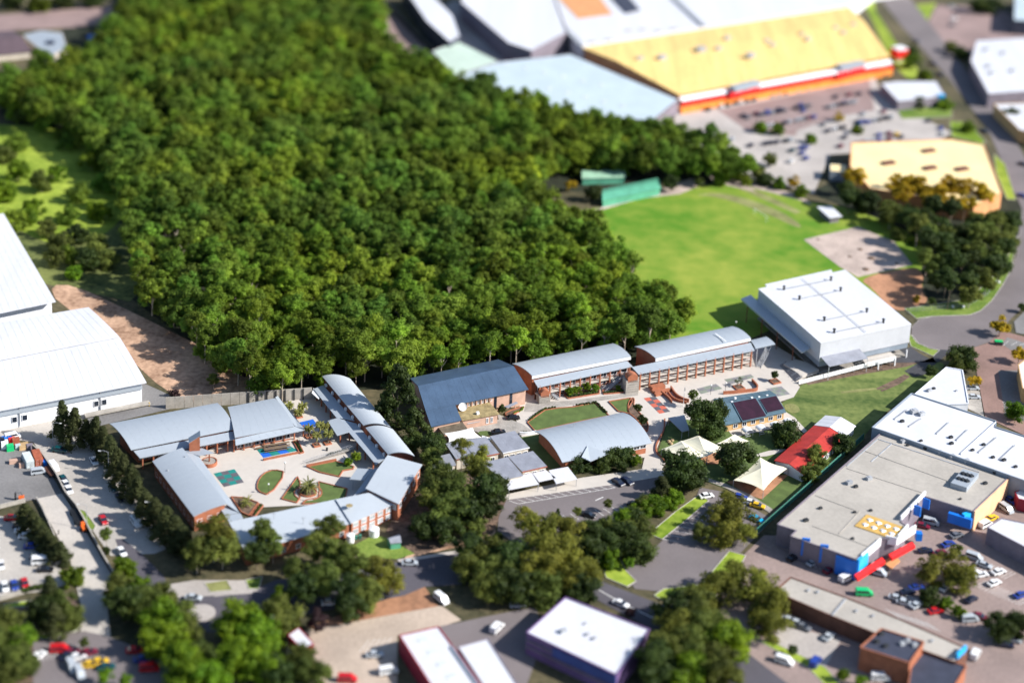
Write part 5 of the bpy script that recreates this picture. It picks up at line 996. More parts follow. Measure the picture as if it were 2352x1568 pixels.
# ------------------------------------------------------------------ far shops
Zs = 8.0
q = [g('K', 1045, 860, Zs), g('L', 1140, 510, Zs), g('L', 770, 75, Zs), g('K', 170, 445, Zs)]
t = thing('superstore', 'vast yellow-roofed superstore with orange front wall', 'store', cen(q)); rz = (0.62)
w = roofed(t, q, [(0, Zs), (.62, Zs + 2.2), (1, Zs + .8)], 'roof_yellow', 'wall_orange', (.8, 1.0))
a, b = g('K', 1045, 895, 6.6), g('L', 1140, 555, 6.6); part(t, 'white_awning', MB().sheet([a + Vector((0, 0, .8)), b + Vector((0, 0, .8))], [a + Vector((1.0, -2.0, -.2)), b + Vector((1.0, -2.0, -.2))], .5), 'white'); part(t, 'orange_shopfront', MB().beam((a.x + 1.0, a.y - 2.6, 0), (b.x + 1.0, b.y - 2.6, 0), .8, 3.6), 'wall_flame'); part(t, 'red_band', MB().beam((a.x + 1.0, a.y - 2.7, 3.61), (b.x + 1.0, b.y - 2.7, 3.61), 1.0, 1.5), 'sign_red')
for fr, x0, y0, x1, y1 in (('K', 1500, 870, 1620, 845), ('K', 1640, 835, 1750, 815), ('L', 655, 695, 765, 672), ('L', 785, 665, 900, 640)):
    a, b = g(fr, x0, y0, 4.5), g(fr, x1, y1, 4.5); part(t, 'red_sign', MB().beam((a.x, a.y - 2, 3.8), (b.x, b.y - 2, 3.8), .8, 3.2), 'sign_red')
for fr, x0, y0, x1, y1 in (('K', 1520, 790, 1750, 735), ('L', 670, 600, 890, 560)):
    a, b = g(fr, x0, y0, 8.4), g(fr, x1, y1, 8.4); part(t, 'entrance_gable', MB().beam(a - Vector((0, 2, 1.5)), b - Vector((0, 2, 1.5)), 4, 2.4), 'roof_grey')
for x, y, s in ((690, 545, 2), (890, 540, 2.6), (1240, 470, 3), (1400, 455, 2), (1480, 360, 2), (1690, 520, 2.6), (1840, 380, 1.6), (1890, 415, 1.6), (2150, 320, 1.6), (2210, 360, 1.6)): aircon(t, g('K', x, y, Zs + 1.8), s)
for x, y in ((340, 320), (400, 365), (650, 265), (715, 305), (805, 235)): aircon(t, g('L', x, y, Zs + 1.8), 1.6)
p = g('L', 1215, 560); t = thing('sign_pylon', 'big red sign block at the corner of the yellow superstore', 'sign', p); part(t, 'base', MB().box(p, 3, 3, 3, 0), 'white'); part(t, 'sign_box', MB().box(p + Vector((0, 0, 3)), 7, 6, 4.2, U), 'sign_red'); part(t, 'top', MB().box(p + Vector((0, 0, 7.2)), 6.5, 5.5, .8, U), 'white')
q = GX([('J', 850, 690), ('J', 1240, 565), ('J', 1890, 495), ('K', 1040, 905), ('K', 800, 1100), ('J', 1500, 980)], 7.0)
t = thing('superstore', 'pale ice-blue flat roof bordering the wood', 'store', cen(q)); poly_building(t, q, 7.0, 'wall_mauve', 'roof_ice', .3)
for i in range(6): part(t, 'skylight', MB().box(g('J', 1310 + i * 172, 580 + i * 38, 7.15), 2.6, 2.6, .15, U), 'skylight')
for i in range(5): part(t, 'skylight', MB().box(g('J', 1700 + i * 165, 800 + i * 40, 7.15), 2.6, 2.6, .15, U), 'skylight')
q = GX([('J', 640, 470), ('J', 870, 375), ('J', 1245, 560), ('J', 850, 688)], 7.2); t = thing('superstore', 'pale mint flat roof left of the ice-blue one', 'store', cen(q)); poly_building(t, q, 7.2, 'wall_mauve', 'roof_mint', .3)
q = GX([('J', 370, -120), ('J', 560, -120), ('J', 830, 140), ('J', 900, 330), ('J', 800, 390), ('J', 590, 200)], 9.5); t = thing('store', 'white-roofed block casting the long dark shadow at the top', 'store', cen(q)); poly_building(t, q, 9.5, 'roof_slate', 'roof_white', .4)
a, b = g('J', 70, -100), g('J', 620, 470)
solo('retaining_wall', MB().beam(a, b, .6, 2.5), 'metal_dark', 'dark retaining wall along the lane at the top of the wood', 'wall')
q = GX([('J', 930, -150), ('J', 1700, -150), ('J', 1860, 300), ('J', 1540, 470), ('J', 1330, 400), ('J', 900, 30)], 10); t = thing('store', 'mauve-walled white-roofed store with blue door signs', 'store', cen(q)); poly_building(t, q, 10, 'wall_mauve', 'roof_white', .6)
for x, y in ((1060, 90), (1250, 250)): part(t, 'blue_sign', MB().box(g('J', x, y, 6) - Vector((.5, .8, 2)), 3, 1, 4, U + rad(90)), 'sign_blue')
q = GX([('J', 1700, -150), ('J', 2300, -200), ('K', 3400, -200), ('L', 1000, -120), ('L', 770, 60), ('K', 1300, 250), ('K', 170, 425), ('J', 1900, 330), ('J', 1800, 200)], 9.0)
t = thing('shopping_mall', 'enormous white mall roof behind the yellow store', 'shopping centre', cen(q)); poly_building(t, q, 9.0, 'wall_white', 'roof_white', .5)
dkq = GX([('J', 1740, -60), ('J', 2130, -60), ('J', 2270, 130), ('J', 1960, 170)], 9.3); part(t, 'parking_deck', MB().prism([Vector((p.x, p.y, 0)) for p in dkq], 9.15, 9.3), 'wall_orange')
for x0, y0, x1, y1 in ((1960, -40, 2240, 240),): pass
part(t, 'roof_seam', MB().beam(g('K', 950, -60, 9.5), g('K', 1270, 240, 9.5), 2.5, .5), 'metal'); part(t, 'roof_seam', MB().beam(g('J', 1800, 220, 9.5), g('J', 1980, 400, 9.5), 3, .5), 'metal')
q = GX([('K', 410, -40), ('K', 560, -60), ('K', 690, 90), ('K', 560, 120)], 9.6); part(t, 'light_well', MB().prism([Vector((p.x, p.y, 0)) for p in q], 9.2, 9.7), 'roof_slate')
for x, y in ((720, 270), (590, 280), (860, 285), (1000, 265), (260, 385), (410, 365)): part(t, 'roof_hatch', MB().box(g('K', x, y, 9.15), 4, 2.4, .4, U), 'roof_mall')
q = GX([('T', 790, -10), ('T', 1700, -40), ('T', 1990, 10), ('T', 2150, 440), ('T', 1900, 560), ('T', 960, 400), ('T', 780, 200)], 7.0)
t = thing('store', 'second yellow-roofed store behind the yellow-flowering trees', 'store', cen(q)); poly_building(t, q, 7.0, 'wall_orange', 'roof_yellow_pale', .4)
for x, y in ((1125, 175), (1490, 65), (1500, 220), (1790, 230)): part(t, 'roof_unit', MB().box(g('T', x, y, 7.1), 6, 3, 1.0, U), 'brick_brown')
q = GX([('T', 600, 180), ('T', 745, 190), ('T', 740, 250), ('T', 600, 245)], 4.5); t = thing('loading_bay', 'small yellow-topped bay beside the second yellow store', 'building', cen(q)); poly_building(t, q, 4.5, 'wall_steel', 'roof_yellow_pale', .2)
q = GX([('L', 1060, 760), ('L', 1200, 740), ('L', 1560, 740), ('L', 1640, 870), ('L', 1450, 900), ('L', 1215, 925)], 4.5); t = thing('restaurant', 'small white-roofed restaurant beside the far car park', 'building', cen(q)); poly_building(t, q, 4.5, 'wall_mauve', 'roof_white', .3)
part(t, 'blue_sign', MB().box(g('L', 1600, 900, 3), 3.5, 2, 2.5), 'sign_cyan')
q = GX([('L', 1920, 370), ('L', 2600, 330), ('L', 2600, 820), ('L', 2030, 860), ('L', 1870, 560)], 6.5); t = thing('store', 'white-roofed store across the road, two roof vents', 'building', cen(q)); poly_building(t, q, 6.5, 'wall_mauve', 'roof_white', .5)
for x, y in ((2030, 610), (2250, 650), (2010, 460), (2170, 490), (2060, 670)): aircon(t, g('L', x, y, 6.6), 1.6)
part(t, 'front_awning', MB().beam(g('L', 2030, 880, 4), g('L', 2600, 860, 4), 2, .6), 'brick_brown')
q = GX([('L', 2080, 945), ('L', 2600, 930), ('L', 2600, 1250), ('L', 2310, 1180)], 6); t = thing('store', 'smaller white-roofed store below it across the road', 'building', cen(q)); poly_building(t, q, 6, 'brick_yellow', 'roof_white', .4)
q = GX([('L', 2270, -60), ('L', 2600, -60), ('L', 2600, 210), ('L', 2260, 190)], 8); t = thing('store', 'pale-roofed block in the top right corner', 'building', cen(q)); poly_building(t, q, 8, 'roof_slate', 'roof_ice', .4)
# pavilion, green sheds on the field
q = [g('T', 595, 665, 3.0), g('T', 710, 650, 3.0), g('T', 610, 562, 3.0), g('T', 478, 568, 3.0)]
t = thing('pavilion', 'small white-roofed pavilion beside the playing field', 'pavilion', cen(q)); roofed(t, q, [(0, 3.0), (1, 3.3)], 'roof_white', 'wall_mauve', (1, 1.2))
for lab, c4 in (('upper pale green shed at the edge of the field', [(165, 430), (560, 420), (545, 345), (165, 345)]), ('lower green shed at the edge of the field', [(350, 630), (880, 520), (850, 425), (350, 530)])):
    q = [g('S', *p, 3.6) for p in c4]; t = thing('shed', lab, 'shed', cen(q)); roofed(t, q, [(0, 3.2), (.5, 4.2), (1, 3.2)], 'roof_shed' if 'upper' in lab else 'roof_green', 'roof_green', (.4, .4))
# goal
a, b = g('S', 1720, 760), g('S', 1830, 830)
mb = MB().tube([a, a + Vector((0, 0, 2.4)), b + Vector((0, 0, 2.4)), b], .1, 6).tube([a + Vector((0, 0, 2.4)), a + Vector((1.5, 2, 0))], .05, 5).tube([b + Vector((0, 0, 2.4)), b + Vector((1.5, 2, 0))], .05, 5)
solo('goal', mb, 'white', 'white goal frame standing on the playing field', 'goal')
# top-left house
q = [g('I', 30, 500, 4), g('I', 290, 460, 4), g('I', 110, 270, 4), g('I', -300, 300, 4)]; q[0] = g('I', -300, 520, 4)
t = thing('house', 'brown-roofed house in the top left corner', 'house', cen(q)); roofed(t, q, [(0, 3.6), (.5, 6.0), (1, 3.6)], 'roof_bungalow', 'wall_cream', (.8, .8))
q = GX([('I', 210, 320), ('I', 370, 280), ('I', 560, 300), ('I', 600, 430), ('I', 480, 500), ('I', 330, 420)], 3.5)
t = thing('house', 'pale blue-roofed house beside the brown one', 'house', cen(q)); poly_building(t, q, 3.4, 'wall_cream', 'roof_grey', .1)
c = g('I', 840, 340, 0); solo('swimming_pool', MB().cyl(c, 3, .5, 18), 'sign_blue', 'round blue pool at the edge of the wood', 'pool')
c = g('I', 455, 395, 3.6); t_ = solo('water_tank', MB().cyl(Vector((c.x, c.y, 3.55)), 2.2, 1.2, 16), 'car_navy', 'round dark tank on the pale blue house', 'tank')

# ------------------------------------------------------------------ walls and yard clutter on the left
pts = GX([('7', 590, 560), ('7', 760, 700), ('7', 1020, 1080), ('7', 1180, 1400), ('7', 1380, 1640), ('M', 760, 130), ('M', 900, 400), ('M', 1025, 615)])
t = thing('retaining_wall', 'long dark retaining wall dividing yard and street', 'wall', cen([pts[0], pts[-1]])); mb = MB(); cp = MB()
for a, b in zip(pts, pts[1:]): mb.beam((a.x, a.y, 0), (b.x, b.y, 0), .3, 1.9); cp.beam((a.x, a.y, 1.9), (b.x, b.y, 1.9), .45, .12)
part(t, 'wall', mb, 'metal_dark'); part(t, 'coping', cp, 'conc_wall')  # near-black wall colour stands in for shade on its sunless face
wall_line('parapet', 'pale concrete parapet along the edge of the lower car park', GX([('M', -200, 10), ('M', 0, -10), ('A', 230, 1140)]), 1.2, .3, 'conc_wall')
wall_line('parapet', 'concrete parapet beside the hedge of dark trees', GX([('A', 330, 1120), ('M', 380, 0), ('M', 500, 270), ('M', 635, 470), ('M', 500, 505)]), 1.0, .25, 'conc_wall')
wall_line('parapet', 'pale wall below the row of parked cars', GX([('M', -300, 850), ('M', 0, 820), ('M', 220, 760)]), 1.2, .3, 'conc_wall')
def container(label, a, b, c, h, m):
    """a,b = front bottom corners, c = rear-left bottom corner"""
    d = c - a; q = [a, b, b + d, a + d]; t = thing('shipping_container', label, 'container', cen(q))
    part(t, 'body', MB().prism(q, .15, h), m); f = (b - a); nrm = Vector((f.y, -f.x, 0)).normalized() * .06
    for i in range(2):
        p, r_ = lerp(a, b, i * .5 + .04) + nrm, lerp(a, b, i * .5 + .46) + nrm; o = part(t, 'door', MB().beam((p.x, p.y, .25), (r_.x, r_.y, .25), .08, h - .4), m)
        for s in (.3, .7): z = lerp(p, r_, s) + nrm; part(o, 'lock_bar', MB().box((z.x, z.y, .3), .06, .06, h - .5), 'metal')
    for i in range(14): s = (i + .5) / 14; p = a + d * s; part(t, 'rib', MB().box((p.x - .03, p.y, .3), .1, .12, h - .5, math.atan2(d.y, d.x)), m)
container('white shipping container beside the rust one', g('7', 480, 905), g('7', 622, 878), g('7', 400, 740), 2.6, 'box_white')
container('rust red shipping container with white marks', g('7', 640, 868), g('7', 785, 840), g('7', 570, 690), 2.6, 'rust')
def clutter(name, label, cat, fr, x, y, sx, sy, h, m, yaw=.4):
    c = g(fr, x, y); t = thing(name, label, cat, c); part(t, 'body', MB().box(c + Vector((0, 0, .12)), sx, sy, h, yaw, taper=.92), m); part(t, 'lid', MB().box(c + Vector((0, 0, .12 + h)), sx * .95, sy * .95, .12, yaw), m)
    for s in (-1, 1): part(t, 'skid', MB().box(c + Vector((math.cos(yaw) * s * sx * .35, math.sin(yaw) * s * sx * .35, 0)), .15, sy * .9, .12, yaw), 'metal_dark')
clutter('skip_bin', 'bright green skip bin in the freight yard', 'bin', '7', 185, 560, 2.2, 2.0, 1.6, 'car_green')
clutter('skip_bin', 'white upright bin left of the green one', 'bin', '7', 85, 520, 2.2, 2.0, 2.2, 'white')
clutter('skip_bin', 'navy blue bin at the left edge of the yard', 'bin', '7', 10, 490, 2.6, 2.6, 2.2, 'car_navy')
clutter('skip_bin', 'blue bin behind the white upright one', 'bin', '7', 120, 400, 3, 1.6, 1.4, 'sign_blue'); clutter('skip_bin', 'red bin behind the green one', 'bin', '7', 215, 425, 2, 1.6, 1.4, 'sign_red')
clutter('skip_bin', 'orange-red dome-topped bin in the freight yard', 'bin', '7', 290, 450, 2.2, 2.0, 1.8, 'rust'); clutter('crate', 'pale blue crate in front of the orange-red bin', 'crate', '7', 325, 530, 1.6, 1.2, 1.2, 'roof_ice')
clutter('pallet_stack', 'heap of pale timber pallets by the containers', 'pallets', '7', 430, 520, 3, 3, 1.0, 'timber_pale'); clutter('crate', 'tan crate pile left of the containers', 'crate', '7', 270, 790, 1.6, 3.4, .9, 'brick_pink', 1.9)
clutter('crate', 'small tan crate in front of the white container', 'crate', '7', 395, 870, 1.2, 1.6, 1.1, 'brick_pink', 1.9); clutter('crate', 'mauve crate beside the pallets', 'crate', '7', 540, 530, 2, 1.6, 1.2, 'wall_mauve'); clutter('crate', 'blue and red crate right of the rust container', 'crate', '7', 815, 820, 1.2, 2, 1.3, 'sign_blue')
# steel rack trailers
for fr, a, b, lab, col in (('7', (820, 920), (980, 1060), 'long steel rack trailer beside the retaining wall', 'brick_brown'), ('M', (660, 20), (720, 150), 'black pipe trailer parked on the ramp', 'metal_dark')):
    a, b = g(fr, *a), g(fr, *b); d = (b - a); yaw = math.atan2(d.y, d.x); L = d.length; c = lerp(a, b, .5); t = thing('trailer', lab, 'trailer', c); s = Vector((-d.y, d.x, 0)).normalized()
    part(t, 'bed', MB().box(c + Vector((0, 0, .7)), L, 2.1, .15, yaw), 'metal_dark')
    for k in range(5): part(t, 'beam', MB().box(c + s * (k - 2) * .42 + Vector((0, 0, .86)), L * .98, .2, .35, yaw), col)
    for k in (-1, 1):
        for j in (-.3, .3): part(t, 'wheel', MB().box(c + s * k * 1.0 + d * j, .8, .25, .8, yaw), 'tyre')
c = g('M', 755, 190); t = thing('tractor', 'small orange tractor at the foot of the ramp trailer', 'tractor', c)
part(t, 'body', MB().box(c + Vector((0, 0, .6)), 2.6, 1.1, .8, rad(-60)), 'orange'); part(t, 'cab', MB().box(c + Vector((-.3, .5, 1.4)), 1.1, 1.1, 1.0, rad(-60), taper=.85), 'orange')
for dx, dy in ((.5, -.9), (-.7, -.5), (.9, .2), (-.2, .9)): part(t, 'wheel', MB().box(c + Vector((dx, dy, 0)), .9, .35, .9, rad(-60)), 'tyre')
c = g('7', 390, 1465); t = thing('forklift', 'orange machine with black mast beside the dark tree', 'forklift', c); part(t, 'body', MB().box(c + Vector((0, 0, .4)), 1.6, 1.1, 1.0, .3), 'orange'); part(t, 'roll_cage', MB().tube([c + Vector((-1.6, 0, .3)), c + Vector((-1.5, 0, 2.4)), c + Vector((0, 0, 2.6)), c + Vector((.3, 0, 1.2))], .08, 6), 'metal_dark'); part(t, 'mast', MB().box(c + Vector((-1.8, 0, .1)), .2, .9, 2.4), 'metal_dark')
for dx in (-.6, .6): part(t, 'wheel', MB().box(c + Vector((dx, -.5, 0)), .6, .25, .6), 'tyre')
# street lamps
def street_lamp(loc, arm, label, h=7.6):
    c = Vector(loc); t = thing('street_lamp', label, 'street lamp', c, group='grey street lamps of the west street'); e = c + Vector(arm)
    part(t, 'pole', MB().tube([c, c + Vector((0, 0, h))], [.10, .06], 8), 'metal')
    part(t, 'arm', MB().tube([c + Vector((0, 0, h)), lerp(c, e, .5) + Vector((0, 0, h + .35)), e + Vector((0, 0, h + .2))], .05, 6), 'metal'); part(t, 'lamp_head', MB().box(e + Vector((0, 0, h + .08)), .8, .3, .15, math.atan2(arm[1], arm[0])), 'lamp')
street_lamp(g('A', 983, 892), (-2.6, .2, 0), 'street lamp leaning over the street beside the parked white car'); street_lamp(g('A', 788, 1383), (-2.4, .2, 0), 'street lamp on the narrow green verge')
street_lamp(g('A', 480, 630), (2.4, .1, 0), 'street lamp in front of the tall she-oak by the warehouse'); street_lamp(g('A', 1400, 1360), (-2.4, .1, 0), 'street lamp among the she-oaks by the left wing')
# chain fence near the cul-de-sac
pts = GX([('E', 1310, 470), ('E', 1700, 440), ('E', 1850, 415), ('E', 2020, 320), ('E', 2120, 190)]); t = thing('wire_fence', 'pale wire fence curving behind the cul-de-sac', 'fence', cen(pts)); mb = MB()
for a, b in zip(pts, pts[1:]):
    for i in range(6): p = lerp(a, b, i / 6); part(t, 'post', MB().box((p.x, p.y, 0), .1, .1, 1.9), 'wire')
    for z in (.3, .7, 1.1, 1.5, 1.85): mb.beam(a + Vector((0, 0, z)), b + Vector((0, 0, z)), .04, .04)
part(t, 'wires', mb, 'wire')
for x, y, lab in ((1708, 430, 'left white marker stone behind the cul-de-sac'), (1802, 432, 'right white marker stone behind the cul-de-sac'), (2126, 210, 'white marker stone on the verge of the road bend')):
    c = g('E', x, y); solo('marker_stone', MB().ball(c + Vector((0, 0, .5)), .55, 8, 6), 'white', lab, 'stone')
for x, y, lab in ((1525, 495, 0),): pass
for x, y, lab in ((560, 600, 'large tan boulder beside the cream sails'), (590, 590, 'tan boulder right of the largest one'), (580, 620, 'small tan boulder below the other two')):
    c = g('F', x, y); solo('boulder', MB().ball(c + Vector((0, 0, .3)), .7, 7, 5, .7), 'boulder', lab, 'boulder')
# marks on the gravel court
for x, y, r_, lab in ((775, 1015, .9, 'dark post hole at the middle of the gravel court'), (490, 860, .8, 'dark mound at the left of the gravel court'), (970, 1030, 1.6, 'brown soil heap on the gravel court'), (870, 950, 1.2, 'darker soil heap on the gravel court'), (1200, 1075, .9, 'small soil heap near the right corner of the court'), (920, 1130, 1.5, 'brown soil heap nearest the sports hall')):
    c = g('T', x, y); solo('soil_heap', MB().ball(c, r_, 9, 6, .4), 'soil', lab, 'soil heap')

# ------------------------------------------------------------------ cars
def car_parts(kind='sedan'):
    L, Wd = (4.6, 1.8) if kind != 'van' else (4.9, 1.9)
    if kind == 'van': prof = [(-2.4, .35), (-2.45, 1.0), (-2.35, 1.95), (1.0, 1.95), (1.75, 1.15), (2.35, .95), (2.45, .35)]; gl = [(-2.2, 1.2), (-2.15, 1.82), (.95, 1.82), (1.55, 1.2)]
    else: prof = [(-2.2, .32), (-2.3, .6), (-2.25, .95), (-1.5, 1.0), (1.0, .95), (2.1, .78), (2.28, .55), (2.2, .32)]; gl = [(-1.75, .97), (-1.2, 1.42), (.3, 1.42), (1.15, .93)]
    def ext(pr, w, w2=None):
        k = len(pr); w2 = w2 or w; zt = max(z for x, z in pr); zb = min(z for x, z in pr)
        ww = [w + (w2 - w) * (z - zb) / (zt - zb) for x, z in pr]
        vs = [(x, -h / 2, z) for (x, z), h in zip(pr, ww)] + [(x, h / 2, z) for (x, z), h in zip(pr, ww)]
        return MB().add(vs, [tuple(range(k)), tuple(range(2 * k - 1, k - 1, -1))] + [(i, (i + 1) % k, k + (i + 1) % k, k + i) for i in range(k)])
    body = ext(prof, Wd, Wd * .96)
    glass = ext(gl, Wd * .92, Wd * .78) if kind != 'van' else ext(gl, Wd * 1.0, Wd * .99)
    zt = gl[1][1]; roof = MB().box(((gl[1][0] + gl[2][0]) / 2, 0, zt), (gl[2][0] - gl[1][0]) * 1.02, Wd * .78, .05) if kind != 'van' else MB().box((-.7, 0, 1.95), 3.2, 1.7, .04)
    wheels = [MB().tube([(x, y - .1, .32), (x, y + .1, .32)], .32, 12) for x in (-1.4, 1.4) for y in (-Wd / 2 + .08, Wd / 2 - .08)]
    lights = [MB().box((2.2 if kind != 'van' else 2.38, y, .6), .14, .35, .14) for y in (-.6, .6)]
    tails = [MB().box((-2.27 if kind != 'van' else -2.42, y, .68), .1, .3, .16) for y in (-.65, .65)]
    return body, glass, roof, wheels, lights, tails
CARM = {}
for kind in ('sedan', 'van'):
    b_, g_, r_, w_, l_, t_ = car_parts(kind)
    CARM[kind] = [('body', b_.mesh('car_body', 'car_white'), 1), ('windows', g_.mesh('car_windows', 'glass'), 0), ('roof', r_.mesh('car_roof', 'car_white'), 1)] + [('wheel', x.mesh('car_wheel', 'tyre'), 0) for x in w_] + [('headlight', x.mesh('car_headlight', 'lamp'), 0) for x in l_] + [('tail_light', x.mesh('car_tail_light', 'sign_red'), 0) for x in t_]
    one = MB()
    for src, mi in [(b_, 0), (g_, 1), (r_, 0)] + [(x, 2) for x in w_]: one.add(src.v, src.f, mi)
    CARM[kind + '1'] = one.mesh('car_whole', ['car_white', 'glass', 'tyre'])
def setmat(o, m, i=0): o.material_slots[i].link = 'OBJECT'; o.material_slots[i].material = Mt[m]
HWORD = dict(white='white', silver='silver', red='red', blue='blue', navy='dark blue', black='black', teal='teal', yellow='yellow', grey='grey', green='green', cyan='bright cyan', maroon='maroon')
def car(fr, x, y, yaw, colr, where, kind='sedan', detail=True, z=0.12, group=None, sc=1.0):
    c = g(fr, x, y); c.z = z; lab = '%s %s %s' % (HWORD[colr], 'van' if kind == 'van' else 'car', where); cat = 'van' if kind == 'van' else 'car'
    if detail:
        t = thing('parked_car' if kind == 'sedan' else 'parked_van', lab, cat, c, rad(yaw), group)
        for nm, me, cm in CARM[kind]:
            o = link(nm, me, t)
            if cm: setmat(o, 'car_' + colr)
    else:
        t = link('parked_car' if kind == 'sedan' else 'parked_van', CARM[kind + '1'], None, c); t.rotation_euler = (0, 0, rad(yaw)); t['label'] = lab; t['category'] = cat
        if group: t['group'] = group
        setmat(t, 'car_' + colr)
    t.scale = (sc,) * 3
    return t
# sharp-zone cars
car('7', 1080, 590, -8, 'teal', 'parked at the kerb in front of the tall she-oaks', sc=1.1); car('7', 1700, 790, -62, 'white', 'parked in tree shade beside the street lamp')
car('7', 975, 905, -55, 'white', 'half hidden behind the top of the retaining wall', 'van'); car('7', 1150, 1120, -55, 'teal', 'behind the middle of the retaining wall'); car('7', 1190, 1210, -55, 'white', 'behind the retaining wall below the teal one'); car('7', 1240, 1310, -60, 'white', 'lowest of those behind the retaining wall')
car('7', 700, 985, 20, 'silver', 'in front of the rust container', 'van', sc=.95); car('7', 2050, 1260, -62, 'teal', 'shaded under the she-oaks, upper one'); car('7', 2170, 1450, -60, 'navy', 'shaded under the she-oaks, lower one'); car('7', 230, 350, 30, 'white', 'at the top of the freight yard', 'van')
car('A', 935, 1320, -60, 'red', 'parked beside the small gum on the street'); car('A', 1228, 1345, -58, 'white', 'in shade at the foot of the she-oak row', 'van'); car('M', 1100, 400, -58, 'white', 'parked below the small gum')
car('M', 110, 95, 8, 'red', 'at the top of the lower car park'); car('M', 190, 165, 5, 'navy', 'second down in the lower car park'); car('M', 205, 210, 8, 'white', 'third down in the lower car park'); car('M', 235, 258, 8, 'white', 'fourth down in the lower car park', sc=.95); car('M', 290, 350, 8, 'blue', 'fifth down in the lower car park, beside the hedge')
car('M', 340, 440, 12, 'grey', 'in shade above the white ute'); car('M', 380, 490, 12, 'white', 'at the end of the hedge row', 'van', sc=1.15); car('M', 410, 560, 5, 'black', 'nearest the pale parapet corner')
car('M', 10, 520, -70, 'white', 'at the left edge of the lower car park', sc=.95)
car('M', 45, 715, -65, 'white', 'left of three above the pale wall'); car('M', 130, 705, -65, 'blue', 'middle of three above the pale wall'); car('M', 225, 685, -65, 'red', 'right of three above the pale wall')
car('C', 980, 915, 10, 'black', 'parked on the driveway of the pink hall'); car('C', 850, 1045, 15, 'black', 'half hidden behind the grey classroom')
car('H', 1930, 455, -48, 'navy', 'left of the pair by the footpath'); car('H', 2010, 445, -48, 'navy', 'right of the pair by the footpath'); car('H', 2080, 660, -20, 'black', 'on the lower side of the school car park'); car('H', 1660, 750, -20, 'black', 'among the lower bays of the school car park')
car('E', 1885, 1170, 3, 'silver', 'upper one in the bays under the yellow tree'); car('E', 1895, 1250, 3, 'silver', 'lower one in the bays under the yellow tree'); 
c = g('E', 2120, 765); t = thing('trailer', 'small green-topped trailer under the yellow tree by the cul-de-sac', 'trailer', c); part(t, 'bed', MB().box(c + Vector((0, 0, .5)), 3, 1.8, .9, -.1), 'metal_dark'); part(t, 'green_cover', MB().box(c + Vector((0, 0, 1.4)), 2.8, 1.7, .25, -.1), 'car_green')
for dx in (-.8, .8): part(t, 'wheel', MB().box(c + Vector((dx, -.9, .0)), .6, .2, .6), 'tyre')
car('M', 1750, 815, -5, 'silver', 'driving past the roundabout'); car('N', 1615, 500, 4, 'silver', 'driving along the bottom street')
